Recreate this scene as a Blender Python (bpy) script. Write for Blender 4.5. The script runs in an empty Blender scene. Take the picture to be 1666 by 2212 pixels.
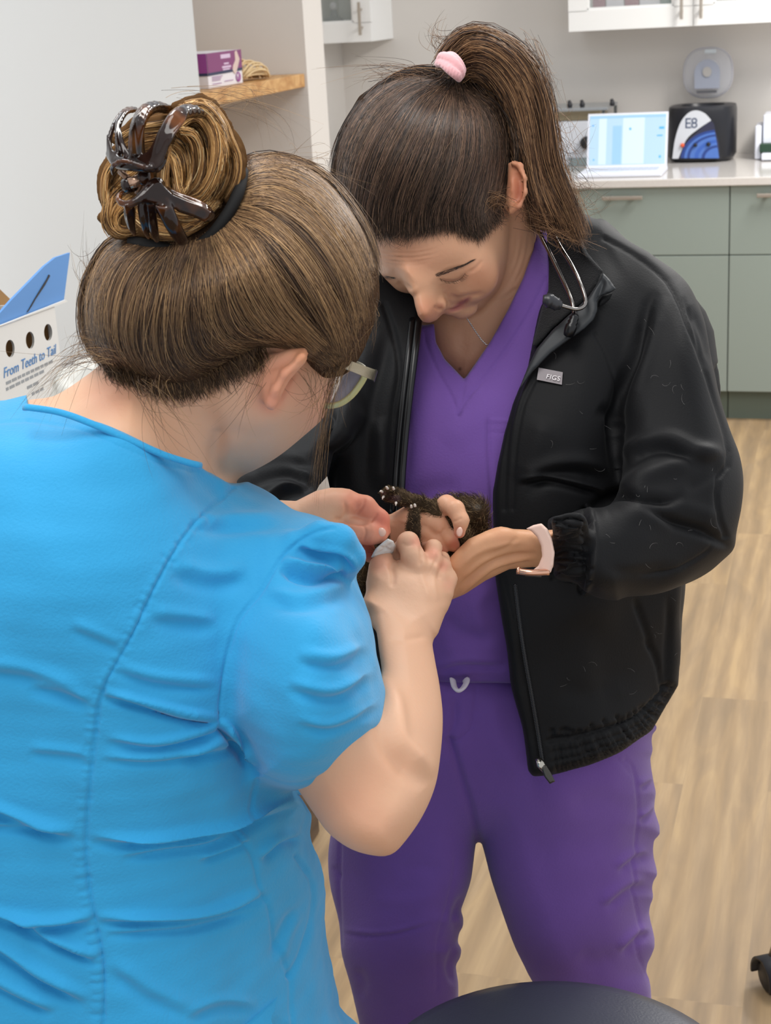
import bpy, bmesh, math, random
import numpy as np
from mathutils import Vector, Matrix
random.seed(7); RNG = np.random.default_rng(7)
SC = bpy.context.scene
COL = SC.collection

# ------------------------------------------------------------------ camera
F_PX = 3400.0; CX = 833.0; CY = 1106.0; CAM_H = 1.65
_up = np.array([-582.0, 10400.0, 3400.0]); _up /= np.linalg.norm(_up)   # world up seen in camera axes
_fw = np.array([0, 0, -1.0]); _yy = _fw - _fw.dot(_up) * _up; _yy /= np.linalg.norm(_yy)
_xx = np.cross(_yy, _up)
R_CW = np.array([_xx, _yy, _up])            # camera axes -> world
CAM = np.array([0.0, 0.0, CAM_H])
cam_d = bpy.data.cameras.new('camera'); cam = bpy.data.objects.new('camera', cam_d); COL.objects.link(cam)
M4 = Matrix.Identity(4)
for i in range(3):
    for j in range(3): M4[i][j] = R_CW[i][j]
    M4[i][3] = CAM[i]
cam.matrix_world = M4
cam_d.sensor_fit = 'HORIZONTAL'; cam_d.sensor_width = 36.0; cam_d.lens = F_PX / 1666.0 * 36.0
cam_d.clip_start = 0.05; cam_d.clip_end = 60
cam_d.dof.use_dof = True; cam_d.dof.focus_distance = 1.45; cam_d.dof.aperture_fstop = 26.0
SC.camera = cam

# ------------------------------------------------------------------ light and exposure
SC.view_settings.view_transform = 'Standard'; SC.view_settings.look = 'None'
SC.view_settings.gamma = 1.0; SC.view_settings.use_curve_mapping = False
SC.view_settings.exposure = 0.0
wd = bpy.data.worlds.new('world'); SC.world = wd; wd.use_nodes = True
wd.node_tree.nodes['Background'].inputs[0].default_value = (0.93, 0.96, 1.0, 1)
wd.node_tree.nodes['Background'].inputs[1].default_value = 0.9
def area(name, loc, target, sx, sy, power, color=(1, 1, 1)):
    l = bpy.data.lights.new(name, 'AREA'); l.shape = 'RECTANGLE'; l.size = sx; l.size_y = sy
    l.energy = power; l.color = color
    o = bpy.data.objects.new(name, l); COL.objects.link(o); o.location = loc
    d = Vector(target) - Vector(loc); o.rotation_euler = d.to_track_quat('-Z', 'Y').to_euler()
    return o
area('ceiling_light_near', (-0.3, 0.7, 2.68), (-0.3, 0.7, 0), 0.6, 1.2, 17, (1.0, 0.975, 0.94))
area('ceiling_light_middle', (0.9, 2.6, 2.68), (0.9, 2.6, 0), 0.6, 1.2, 26, (1.0, 0.97, 0.93))
area('ceiling_light_far', (2.2, 4.9, 2.68), (2.2, 4.9, 0), 0.6, 1.2, 80, (1.0, 0.965, 0.92))
area('ceiling_light_left', (-0.55, 2.2, 2.68), (-0.55, 2.2, 0), 0.5, 0.9, 12, (0.95, 0.98, 1.0))

# ------------------------------------------------------------------ coordinate helpers
def ray(px, py):
    v = np.array([(px - CX) / F_PX, -(py - CY) / F_PX, -1.0])
    return R_CW @ v                          # scaled so that depth along the axis = 1
def P(px, py, d): return CAM + ray(px, py) * d
YAW = math.radians(16.0)
U_AX = np.array([math.cos(YAW), -math.sin(YAW), 0]); V_AX = np.array([math.sin(YAW), math.cos(YAW), 0])
def room(u, v, z): return Vector(U_AX * u + V_AX * v + np.array([0, 0, z]))
def to_uvz(p): return (float(np.dot(p, U_AX)), float(np.dot(p, V_AX)), float(p[2]))
def hit_v(px, py, V):
    r = ray(px, py); t = V / r.dot(V_AX); return to_uvz(CAM + r * t)
def hit_z(px, py, Z):
    r = ray(px, py); t = (Z - CAM_H) / r[2]; return to_uvz(CAM + r * t)
def hit_u(px, py, Uu):
    r = ray(px, py); t = Uu / r.dot(U_AX); return to_uvz(CAM + r * t)
def cs2w(A):
    """A: N x 3 of (px, py, d) -> world"""
    A = np.asarray(A, float); v = np.stack([(A[:, 0] - CX) / F_PX * A[:, 2], -(A[:, 1] - CY) / F_PX * A[:, 2], -A[:, 2]], 1)
    return v @ R_CW.T + CAM
def w2cs(W):
    v = (np.asarray(W, float) - CAM) @ R_CW
    d = -v[:, 2]; return np.stack([v[:, 0] / d * F_PX + CX, -v[:, 1] / d * F_PX + CY, d], 1)

# ------------------------------------------------------------------ colours / materials
def lin(c):
    if isinstance(c, str): c = [int(c[i:i + 2], 16) for i in (0, 2, 4)]
    c = [x / 255.0 for x in c]
    return tuple(x / 12.92 if x <= 0.04045 else ((x + 0.055) / 1.055) ** 2.4 for x in c)
MATS = {}
def mat(name, col, rough=0.5, metal=0.0, bump=0.0, bscale=200.0, var=0.0, vscale=8.0, emit=None, emits=0.0, alpha=1.0,
        trans=0.0, ior=1.45, sss=0.0, sheen=0.0, coat=0.0, attr=False, spec=0.5, stretch=None, sssr=(1.0, 0.35, 0.2)):
    if name in MATS: return MATS[name]
    m = bpy.data.materials.new(name); m.use_nodes = True; nt = m.node_tree; b = nt.nodes['Principled BSDF']
    c = lin(col)
    b.inputs['Base Color'].default_value = (*c, 1); b.inputs['Roughness'].default_value = rough
    b.inputs['Metallic'].default_value = metal; b.inputs['IOR'].default_value = ior
    b.inputs['Specular IOR Level'].default_value = spec
    b.inputs['Transmission Weight'].default_value = trans; b.inputs['Coat Weight'].default_value = coat
    b.inputs['Sheen Weight'].default_value = sheen
    b.inputs['Alpha'].default_value = alpha
    if sss:
        b.inputs['Subsurface Weight'].default_value = sss; b.inputs['Subsurface Radius'].default_value = sssr
        b.inputs['Subsurface Scale'].default_value = 0.006
    if emit:
        b.inputs['Emission Color'].default_value = (*lin(emit), 1); b.inputs['Emission Strength'].default_value = emits
    N = nt.nodes.new; L = nt.links.new
    tc = N('ShaderNodeTexCoord'); mp = N('ShaderNodeMapping'); L(tc.outputs['Object'], mp.inputs[0])
    if stretch: mp.inputs['Scale'].default_value = stretch
    src = None
    if attr:
        a = N('ShaderNodeAttribute'); a.attribute_name = 'Col'
        src = a.outputs['Color']
        L(src, b.inputs['Base Color'])
    if var:
        n = N('ShaderNodeTexNoise'); n.inputs['Scale'].default_value = vscale; n.inputs['Detail'].default_value = 5
        L(mp.outputs[0], n.inputs['Vector'])
        hsv = N('ShaderNodeHueSaturation'); mr = N('ShaderNodeMapRange')
        mr.inputs[1].default_value = 0.3; mr.inputs[2].default_value = 0.7; mr.inputs[3].default_value = 1 - var; mr.inputs[4].default_value = 1 + var
        L(n.outputs[0], mr.inputs[0]); L(mr.outputs[0], hsv.inputs['Value'])
        if src: L(src, hsv.inputs['Color'])
        else: hsv.inputs['Color'].default_value = (*c, 1)
        L(hsv.outputs[0], b.inputs['Base Color'])
    if bump:
        n = N('ShaderNodeTexNoise'); n.inputs['Scale'].default_value = bscale; n.inputs['Detail'].default_value = 4
        L(mp.outputs[0], n.inputs['Vector'])
        bp = N('ShaderNodeBump'); bp.inputs['Strength'].default_value = bump; bp.inputs['Distance'].default_value = 0.002
        L(n.outputs[0], bp.inputs['Height']); L(bp.outputs[0], b.inputs['Normal'])
    MATS[name] = m; return m

# ------------------------------------------------------------------ object helpers
def tag(o, label=None, cat=None, group=None, kind=None):
    if label: o['label'] = label
    if cat: o['category'] = cat
    if group: o['group'] = group
    if kind: o['kind'] = kind
    return o
def empty(name, loc=(0, 0, 0), label=None, cat=None, group=None):
    o = bpy.data.objects.new(name, None); COL.objects.link(o); o.location = loc; o.empty_display_size = 0.05
    return tag(o, label, cat, group)
def link(name, me, m=None, parent=None, smooth=True):
    o = bpy.data.objects.new(name, me); COL.objects.link(o)
    if m: me.materials.append(m)
    if smooth and len(me.polygons): me.polygons.foreach_set('use_smooth', [True] * len(me.polygons))
    if parent:
        o.parent = parent; bpy_inv = Matrix.Translation(parent.location).inverted(); o.matrix_parent_inverse = Matrix.Identity(4)
        o.location = -Vector(parent.location) if parent.type == 'EMPTY' else (0, 0, 0)
    return o
def np_mesh(name, V, faces, col=None):
    """V world coords Nx3, faces Mx3 or Mx4 array"""
    me = bpy.data.meshes.new(name); V = np.asarray(V, np.float32); faces = np.asarray(faces, np.int32)
    k = faces.shape[1]
    me.vertices.add(len(V)); me.vertices.foreach_set('co', V.ravel())
    me.loops.add(faces.size); me.loops.foreach_set('vertex_index', faces.ravel())
    me.polygons.add(len(faces)); me.polygons.foreach_set('loop_start', np.arange(0, faces.size, k, dtype=np.int32))
    try: me.polygons.foreach_set('loop_total', np.full(len(faces), k, np.int32))
    except Exception: pass
    me.update(calc_edges=True); me.validate()
    if col is not None:
        a = me.color_attributes.new('Col', 'FLOAT_COLOR', 'POINT')
        c4 = np.ones((len(V), 4), np.float32); c4[:, :3] = col; a.data.foreach_set('color', c4.ravel())
    return me
class MB:
    """collects boxes, prisms, tubes in world coordinates"""
    def __init__(s): s.bm = bmesh.new()
    def hexa(s, pts, bevel=0.0, seg=2):
        v = [s.bm.verts.new(p) for p in pts]
        fs = [(0, 3, 2, 1), (4, 5, 6, 7), (0, 1, 5, 4), (1, 2, 6, 5), (2, 3, 7, 6), (3, 0, 4, 7)]
        F = [s.bm.faces.new([v[i] for i in f]) for f in fs]
        if bevel > 0:
            ed = list({e for f in F for e in f.edges})
            bmesh.ops.bevel(s.bm, geom=ed, offset=bevel, segments=seg, affect='EDGES', profile=0.5)
        return s
    def rbox(s, u0, u1, v0, v1, z0, z1, bevel=0.0, seg=2):
        return s.hexa([room(u0, v0, z0), room(u1, v0, z0), room(u1, v1, z0), room(u0, v1, z0),
                       room(u0, v0, z1), room(u1, v0, z1), room(u1, v1, z1), room(u0, v1, z1)], bevel, seg)
    def box(s, M, x0, x1, y0, y1, z0, z1, bevel=0.0, seg=2):
        return s.hexa([M @ Vector(p) for p in ((x0, y0, z0), (x1, y0, z0), (x1, y1, z0), (x0, y1, z0), (x0, y0, z1), (x1, y0, z1), (x1, y1, z1), (x0, y1, z1))], bevel, seg)
    def tube(s, pts, r, n=10, closed=False, flat=None, caps=True):
        pts = [Vector(p) for p in pts]; N = len(pts)
        rs = r if hasattr(r, '__len__') else [r] * N
        rings = []; prev = None
        for i, p in enumerate(pts):
            if closed: t = (pts[(i + 1) % N] - pts[i - 1])
            else: t = pts[min(i + 1, N - 1)] - pts[max(i - 1, 0)]
            t.normalize()
            if prev is None: a = t.orthogonal().normalized()
            else: a = (prev - t * prev.dot(t)).normalized()
            prev = a; b = t.cross(a)
            rings.append([s.bm.verts.new(p + (a * math.cos(2 * math.pi * k / n) + b * math.sin(2 * math.pi * k / n) * (flat or 1)) * rs[i]) for k in range(n)])
        for i in range(N if closed else N - 1):
            A = rings[i]; B = rings[(i + 1) % N]
            for k in range(n): s.bm.faces.new([A[k], A[(k + 1) % n], B[(k + 1) % n], B[k]])
        if caps and not closed:
            s.bm.faces.new(list(reversed(rings[0]))); s.bm.faces.new(rings[-1])
        return s
    def prism(s, ring, off):
        """planar ring of points extruded by vector off"""
        off = Vector(off); a = [s.bm.verts.new(Vector(p)) for p in ring]; b = [s.bm.verts.new(Vector(p) + off) for p in ring]
        s.bm.faces.new(list(reversed(a))); s.bm.faces.new(b); n = len(a)
        for i in range(n): s.bm.faces.new([a[i], a[(i + 1) % n], b[(i + 1) % n], b[i]])
        return s
    def loft(s, rings, cap=True):
        R = [[s.bm.verts.new(Vector(p)) for p in ring] for ring in rings]; n = len(R[0])
        for A, B in zip(R[:-1], R[1:]):
            for k in range(n): s.bm.faces.new([A[k], A[(k + 1) % n], B[(k + 1) % n], B[k]])
        if cap: s.bm.faces.new(list(reversed(R[0]))); s.bm.faces.new(R[-1])
        return s
    def build(s, name, m, parent=None, smooth=False):
        bmesh.ops.recalc_face_normals(s.bm, faces=s.bm.faces)
        me = bpy.data.meshes.new(name); s.bm.to_mesh(me); s.bm.free()
        o = link(name, me, m, parent, smooth)
        return o
def smooth_by_angle(o, ang=40):
    me = o.data; me.polygons.foreach_set('use_smooth', [True] * len(me.polygons))
    try:
        me.set_sharp_from_angle(angle=math.radians(ang))
    except Exception: pass
def struct(o): o['kind'] = 'structure'; return o
def spline(pts, n=60, closed=False):
    """Catmull-Rom through points (any dim) resampled to n points evenly"""
    p = np.asarray(pts, float)
    if len(p) < 3 and not closed:
        t = np.linspace(0, 1, n)[:, None]; return p[0] * (1 - t) + p[-1] * t
    q = np.vstack([p[-1], p, p[0], p[1]]) if closed else np.vstack([2 * p[0] - p[1], p, 2 * p[-1] - p[-2]])
    out = []; m = 12
    for i in range(1, len(q) - 2):
        t = np.linspace(0, 1, m, endpoint=False)[:, None]
        a, b, c, d = q[i - 1], q[i], q[i + 1], q[i + 2]
        out.append(0.5 * (2 * b + (c - a) * t + (2 * a - 5 * b + 4 * c - d) * t ** 2 + (3 * b - a - 3 * c + d) * t ** 3))
    out = np.vstack(out + ([] if closed else [p[-1:]]))
    if closed: out = np.vstack([out, out[:1]])
    L = np.r_[0, np.cumsum(np.linalg.norm(np.diff(out[:, :2], axis=0), axis=1) + 1e-9)]
    t = np.linspace(0, L[-1], n + 1)[:-1] if closed else np.linspace(0, L[-1], n)
    return np.stack([np.interp(t, L, out[:, k]) for k in range(out.shape[1])], 1)

# ------------------------------------------------------------------ implicit modelling in a view-aligned lattice
def smin(a, b, k):
    if k <= 0: return np.minimum(a, b)
    h = np.clip(0.5 + 0.5 * (b - a) / k, 0, 1); return b + (a - b) * h - k * h * (1 - h)
def poly_sd(poly, gx, gy):
    """signed distance (positive inside) of px polygon on grid"""
    X, Y = np.meshgrid(gx, gy, indexing='ij'); X = X.astype(np.float32); Y = Y.astype(np.float32)
    d = np.full(X.shape, 1e9, np.float32); inside = np.zeros(X.shape, bool); n = len(poly)
    for i in range(n):
        ax, ay = poly[i]; bx, by = poly[(i + 1) % n]; ex, ey = bx - ax, by - ay; L = ex * ex + ey * ey
        if L < 1e-9: continue
        t = np.clip(((X - ax) * ex + (Y - ay) * ey) / L, 0, 1)
        d = np.minimum(d, (X - ax - t * ex) ** 2 + (Y - ay - t * ey) ** 2)
        c = ((ay > Y) != (by > Y)) & (X < (bx - ax) * (Y - ay) / ((by - ay) if by != ay else 1e-9) + ax)
        inside ^= c
    d = np.sqrt(d); return np.where(inside, d, -d)
def rbf(ctrl, gx, gy, smooth=1e-3):
    c = np.asarray(ctrl, float)
    if len(c) == 1: return np.full((len(gx), len(gy)), c[0, 2], np.float32)
    S = 500.0; x = c[:, :2] / S; n = len(c)
    def K(r2): return np.where(r2 > 0, r2 * np.log(np.maximum(r2, 1e-12)) * 0.5, 0)
    A = K(((x[:, None] - x[None]) ** 2).sum(-1)) + smooth * np.eye(n)
    Pm = np.c_[np.ones(n), x]
    if n < 4:
        w = np.linalg.lstsq(Pm, c[:, 2], rcond=None)[0]; X, Y = np.meshgrid(gx, gy, indexing='ij'); return (w[0] + w[1] * X / S + w[2] * Y / S).astype(np.float32)
    M = np.block([[A, Pm], [Pm.T, np.zeros((3, 3))]]); w = np.linalg.solve(M, np.r_[c[:, 2], 0, 0, 0])
    X, Y = np.meshgrid(gx, gy, indexing='ij'); X = X / S; Y = Y / S; out = w[n] + w[n + 1] * X + w[n + 2] * Y
    for i in range(n): out = out + w[i] * K((X - x[i, 0]) ** 2 + (Y - x[i, 1]) ** 2)
    return out.astype(np.float32)
def rotm(rz=0, rx=0, ry=0):
    a, b, c = map(math.radians, (rz, rx, ry))
    Rz = np.array([[math.cos(a), -math.sin(a), 0], [math.sin(a), math.cos(a), 0], [0, 0, 1]])
    Rx = np.array([[1, 0, 0], [0, math.cos(b), -math.sin(b)], [0, math.sin(b), math.cos(b)]])
    Ry = np.array([[math.cos(c), 0, math.sin(c)], [0, 1, 0], [-math.sin(c), 0, math.cos(c)]])
    return Rz @ Rx @ Ry
class Lat:
    def __init__(s, x0, x1, y0, y1, d0, d1, st=4.0, sd=0.004):
        s.gx = np.arange(x0, x1 + st, st, dtype=np.float32); s.gy = np.arange(y0, y1 + st, st, dtype=np.float32)
        s.gd = np.arange(d0, d1 + sd, sd, dtype=np.float32); s.st, s.sd = st, sd
        s.F = np.full((len(s.gx), len(s.gy), len(s.gd)), 0.2, np.float32)
    def _sl(s, lo, hi, d0, d1):
        i0, i1 = np.searchsorted(s.gx, [lo[0], hi[0]]); j0, j1 = np.searchsorted(s.gy, [lo[1], hi[1]]); k0, k1 = np.searchsorted(s.gd, [d0, d1])
        return slice(max(i0 - 1, 0), i1 + 1), slice(max(j0 - 1, 0), j1 + 1), slice(max(k0 - 1, 0), k1 + 1)
    def _xyz(s, sl):
        D = s.gd[sl[2]][None, None, :]
        return (s.gx[sl[0]][:, None, None] - CX) / F_PX * D, (s.gy[sl[1]][None, :, None] - CY) / F_PX * D, D
    def _put(s, sl, f, k, op):
        g = s.F[sl]
        if op == 'add': s.F[sl] = smin(g, f.astype(np.float32), k)
        elif op == 'sub': s.F[sl] = -smin(-g, f.astype(np.float32), k)
    def cap(s, a, b, ra, rb, k=0.006, op='add', flat=1.0):
        """tapered capsule; a,b=(px,py,d); radii px"""
        if min(a[2], b[2]) <= 0: return s
        m = (max(ra, rb) + k * F_PX / a[2] * 1.5 + 6)
        lo = (min(a[0], b[0]) - m, min(a[1], b[1]) - m); hi = (max(a[0], b[0]) + m, max(a[1], b[1]) + m)
        rm = m * max(a[2], b[2]) / F_PX
        sl = s._sl(lo, hi, min(a[2], b[2]) - rm, max(a[2], b[2]) + rm)
        if 0 in s.F[sl].shape: return s
        X, Y, Z = s._xyz(sl)
        A = np.array([(a[0] - CX) / F_PX * a[2], (a[1] - CY) / F_PX * a[2], a[2]]); B = np.array([(b[0] - CX) / F_PX * b[2], (b[1] - CY) / F_PX * b[2], b[2]])
        e = B - A; L = e.dot(e) + 1e-12; t = np.clip(((X - A[0]) * e[0] + (Y - A[1]) * e[1] + (Z - A[2]) * e[2]) / L, 0, 1)
        r = (ra * a[2] * (1 - t) + rb * b[2] * t) / F_PX
        d = np.sqrt((X - A[0] - t * e[0]) ** 2 + (Y - A[1] - t * e[1]) ** 2 + ((Z - A[2] - t * e[2]) / flat) ** 2) - r
        s._put(sl, d, k, op); return s
    def chain(s, pts, k=0.006, kk=0.004, op='add', flat=1.0):
        """pts: (px,py,d,r)"""
        for a, b in zip(pts[:-1], pts[1:]): s.cap(a[:3], b[:3], a[3], b[3], k, op, flat)
        return s
    def ell(s, c, r, rz=0, rx=0, ry=0, k=0.01, op='add'):
        """ellipsoid; centre (px,py,d), radii px (x,y,depth) before rotation"""
        m = max(r) + k * F_PX / c[2] * 1.5 + 6; rm = m * c[2] / F_PX
        sl = s._sl((c[0] - m, c[1] - m), (c[0] + m, c[1] + m), c[2] - rm, c[2] + rm)
        if 0 in s.F[sl].shape: return s
        X, Y, Z = s._xyz(sl); C = np.array([(c[0] - CX) / F_PX * c[2], (c[1] - CY) / F_PX * c[2], c[2]])
        R = rotm(rz, rx, ry).T; q = np.asarray(r, float) * c[2] / F_PX
        x, y, z = X - C[0], Y - C[1], Z - C[2]
        l = [R[i, 0] * x + R[i, 1] * y + R[i, 2] * z for i in range(3)]
        k0 = np.sqrt(sum((l[i] / q[i]) ** 2 for i in range(3))); k1 = np.sqrt(sum((l[i] / q[i] ** 2) ** 2 for i in range(3))) + 1e-9
        s._put(sl, k0 * (k0 - 1) / k1, k, op); return s
    def infl(s, poly, front, T, R, k=0.008, op='add', n=0, closed=True, pw=2.0):
        """volume with the given px outline, front depth field and half thickness T (m); R px = edge rounding"""
        if n: poly = spline(poly, n, True)
        poly = np.asarray(poly, float); m = k * F_PX * 1.2 + 8; lo = poly.min(0) - m; hi = poly.max(0) + m
        i0, i1 = np.searchsorted(s.gx, [lo[0], hi[0]]); j0, j1 = np.searchsorted(s.gy, [lo[1], hi[1]])
        si, sj = slice(max(i0 - 1, 0), i1 + 1), slice(max(j0 - 1, 0), j1 + 1)
        gx, gy = s.gx[si], s.gy[sj]
        if not len(gx) or not len(gy): return s
        sd = poly_sd(poly, gx, gy); fr = rbf(front, gx, gy) if not callable(front) else front(gx, gy)
        Tm = rbf(T, gx, gy) if hasattr(T, '__len__') else T
        u = np.clip(1 - sd / R, 0, None)[:, :, None]; Z = s.gd[None, None, :]; D = (fr + Tm)[:, :, None]
        v = np.abs(Z - D) / (Tm[:, :, None] if hasattr(Tm, 'shape') else Tm)
        sc = min(R * float(np.median(fr)) / F_PX, float(np.min(Tm)))
        f = ((u ** pw + v ** pw) ** (1 / pw) - 1) * sc
        s._put((si, sj, slice(0, len(s.gd))), f, k, op); return s
    def cut(s, poly, k=0.002, n=0, d0=None, d1=None):
        """remove the px polygon prism between depths d0..d1"""
        if n: poly = spline(poly, n, True)
        sd = poly_sd(np.asarray(poly, float), s.gx, s.gy)[:, :, None]; Z = s.gd[None, None, :]
        f = -sd * Z / F_PX
        if d0 is not None: f = np.maximum(f, d0 - Z)
        if d1 is not None: f = np.maximum(f, Z - (d1[:, :, None] if hasattr(d1, 'shape') else d1))
        s.F = -smin(-s.F, f.astype(np.float32), k) if False else np.maximum(s.F, -f.astype(np.float32)); return s
    def keep(s, poly, n=0):
        if n: poly = spline(poly, n, True)
        sd = poly_sd(np.asarray(poly, float), s.gx, s.gy)[:, :, None]; s.F = np.maximum(s.F, -sd * s.gd[None, None, :] / F_PX); return s
    def depthmap(s):
        """first depth at which the ray enters (nan when it misses)"""
        neg = s.F < 0; hit = neg.any(2); k = neg.argmax(2); d = s.gd[k]; k1 = np.clip(k - 1, 0, None)
        I, J = np.indices(k.shape); f1 = s.F[I, J, k]; f0 = s.F[I, J, k1]; t = np.where(f0 > f1, f0 / np.maximum(f0 - f1, 1e-9), 0)
        d = s.gd[k1] + np.clip(t, 0, 1) * (d - s.gd[k1]); d[~hit] = np.nan; return d
    def mesh(s, smooth=2, lam=0.5):
        F = s.F.copy(); F[0] = F[-1] = 0.1; F[:, 0] = F[:, -1] = 0.1; F[:, :, 0] = F[:, :, -1] = 0.1
        V, Q = surf_nets(F)
        C = np.stack([s.gx[0] + V[:, 0] * s.st, s.gy[0] + V[:, 1] * s.st, s.gd[0] + V[:, 2] * s.sd], 1)
        # drop the caps made by the lattice sides only when they are outside the frame: kept closed
        W = cs2w(C); W = relax(W, Q, smooth, lam)
        return W, Q
def relax(W, Q, it=2, lam=0.5):
    if not it: return W
    E = np.vstack([Q[:, [0, 1]], Q[:, [1, 2]], Q[:, [2, 3]], Q[:, [3, 0]]]) if Q.shape[1] == 4 else np.vstack([Q[:, [0, 1]], Q[:, [1, 2]], Q[:, [2, 0]]])
    n = len(W); deg = np.bincount(E[:, 0], minlength=n) + np.bincount(E[:, 1], minlength=n)
    for _ in range(it):
        A = np.stack([np.bincount(E[:, 0], W[E[:, 1], c], n) + np.bincount(E[:, 1], W[E[:, 0], c], n) for c in range(3)], 1) / np.maximum(deg, 1)[:, None]
        W = W + lam * (A - W)
    return W
def surf_nets(F):
    S = F < 0; nx, ny, nz = F.shape
    A = np.zeros((nx - 1, ny - 1, nz - 1), np.uint8)
    for i in (0, 1):
        for j in (0, 1):
            for k in (0, 1): A += S[i:nx - 1 + i, j:ny - 1 + j, k:nz - 1 + k]
    I = np.argwhere((A > 0) & (A < 8)); idx = np.full(A.shape, -1, np.int32); idx[I[:, 0], I[:, 1], I[:, 2]] = np.arange(len(I))
    co = {(i, j, k): F[I[:, 0] + i, I[:, 1] + j, I[:, 2] + k] for i in (0, 1) for j in (0, 1) for k in (0, 1)}
    acc = np.zeros((len(I), 3)); cnt = np.zeros(len(I))
    for a in co:
        for ax in range(3):
            if a[ax] == 0:
                b = list(a); b[ax] = 1; b = tuple(b); fa, fb = co[a], co[b]; m = (fa < 0) != (fb < 0)
                t = fa[m] / (fa[m] - fb[m]); p = np.tile(np.array(a, float), (m.sum(), 1)); p[:, ax] = t
                acc[m] += p; cnt[m] += 1
    V = I + acc / cnt[:, None]
    Qs = []
    for ax in range(3):
        o1, o2 = [(1, 2), (2, 0), (0, 1)][ax]
        sl = [slice(None)] * 3; sl2 = [slice(None)] * 3; sl[ax] = slice(0, -1); sl2[ax] = slice(1, None)
        X = S[tuple(sl)] != S[tuple(sl2)]; E = np.argwhere(X)
        E = E[(E[:, o1] > 0) & (E[:, o2] > 0) & (E[:, o1] < F.shape[o1] - 1) & (E[:, o2] < F.shape[o2] - 1)]
        if not len(E): continue
        def g(d1, d2):
            e = E.copy(); e[:, o1] += d1; e[:, o2] += d2; return idx[e[:, 0], e[:, 1], e[:, 2]]
        q = np.stack([g(-1, -1), g(0, -1), g(0, 0), g(-1, 0)], 1); inside = S[E[:, 0], E[:, 1], E[:, 2]]
        q[inside] = q[inside][:, ::-1]; Qs.append(q)
    Q = np.vstack(Qs)
    return V, Q
def normals(W, Q):
    n = np.cross(W[Q[:, 2]] - W[Q[:, 0]], W[Q[:, 3]] - W[Q[:, 1]]) if Q.shape[1] == 4 else np.cross(W[Q[:, 1]] - W[Q[:, 0]], W[Q[:, 2]] - W[Q[:, 0]])
    N = np.zeros_like(W)
    for c in range(Q.shape[1]):
        for a in range(3): N[:, a] += np.bincount(Q[:, c], n[:, a], len(W))
    N /= np.linalg.norm(N, axis=1)[:, None] + 1e-12
    # outward = away from inside; surf nets orientation checked against camera: front facing verts exist either way
    return N
def fix_orient(W, Q):
    vol = (np.cross(W[Q[:, 0]], W[Q[:, 1]]) * W[Q[:, 2]]).sum() + (np.cross(W[Q[:, 0]], W[Q[:, 2]]) * W[Q[:, 3]]).sum()
    return Q if vol > 0 else Q[:, ::-1]
def pl_dist(px, py, line):
    """distance to px polyline, arclength fraction, side"""
    line = np.asarray(line, float)[:, :2]; best = np.full(len(px), 1e9); tt = np.zeros(len(px)); sg = np.zeros(len(px))
    L = np.r_[0, np.cumsum(np.linalg.norm(np.diff(line, axis=0), axis=1))]
    for i in range(len(line) - 1):
        a, e = line[i], line[i + 1] - line[i]; l2 = e @ e + 1e-9
        t = np.clip(((px - a[0]) * e[0] + (py - a[1]) * e[1]) / l2, 0, 1); dx = px - a[0] - t * e[0]; dy = py - a[1] - t * e[1]
        d = np.hypot(dx, dy); m = d < best; best[m] = d[m]; tt[m] = ((L[i] + t * math.sqrt(l2)) / L[-1])[m]; sg[m] = np.sign(e[0] * dy - e[1] * dx)[m]
    return best, tt, sg
def creases(W, Q, items, facing=0.05, lim=.03):
    """items: (polyline px, width px, depth mm [+ = out], kind, taper) applied to camera-facing vertices"""
    N = normals(W, Q); C = w2cs(W); view = CAM - W; view /= np.linalg.norm(view, axis=1)[:, None]; fc = np.clip(((N * view).sum(1) - facing) / 0.25, 0, 1)
    disp = np.zeros(len(W))
    for it in items:
        line, w, dep = it[0], it[1], it[2]; kind = it[3] if len(it) > 3 else 'g'; taper = it[4] if len(it) > 4 else True
        line = spline(line, 24) if len(line) > 2 else np.asarray(line, float)
        lo, hi = line[:, :2].min(0) - 4 * w, line[:, :2].max(0) + 4 * w
        m = np.nonzero((C[:, 0] > lo[0]) & (C[:, 0] < hi[0]) & (C[:, 1] > lo[1]) & (C[:, 1] < hi[1]) & (fc > 0))[0]
        if not len(m): continue
        d, t, sg = pl_dist(C[m, 0], C[m, 1], line)
        if kind == 'g': g = np.exp(-(d / w) ** 2)
        elif kind == 's':   # asymmetric fold: valley on one side, ridge on the other
            x = d * sg / w; g = x * np.exp(-x * x) * 2.33
        elif kind == 'pos': x = d * sg / w; g = 1 / (1 + np.exp(-4 * x)) * np.exp(-(np.maximum(x, 0) / 3) ** 2)
        if taper: g = g * np.clip(np.sin(np.pi * np.clip(t, 0.0, 1)) * 1.6, 0, 1)
        disp[m] += g * dep * 0.001
    return W + N * (np.clip(disp, -lim, lim) * fc)[:, None]
def vnoise(p, seed=0):
    """cheap smooth noise from summed sines, p Nx3"""
    r = np.random.default_rng(seed); out = np.zeros(len(p))
    for _ in range(7):
        k = r.normal(size=3); k *= r.uniform(0.6, 1.6) / np.linalg.norm(k); out += np.sin(p @ k * 6.283 + r.uniform(0, 6.28))
    return out / 3.7
def paint(W, base, items):
    """pigment map: items (px,py,rx,ry,rot,color,strength)"""
    C = w2cs(W); col = np.tile(np.array(lin(base)), (len(W), 1))
    for px, py, rx, ry, rot, c, st in items:
        a = math.radians(rot); dx, dy = C[:, 0] - px, C[:, 1] - py
        u = (dx * math.cos(a) + dy * math.sin(a)) / rx; v = (-dx * math.sin(a) + dy * math.cos(a)) / ry
        w = (np.exp(-(u * u + v * v) ** 1.5) * st)[:, None]; col = col * (1 - w) + np.array(lin(c)) * w
    return col
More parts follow.
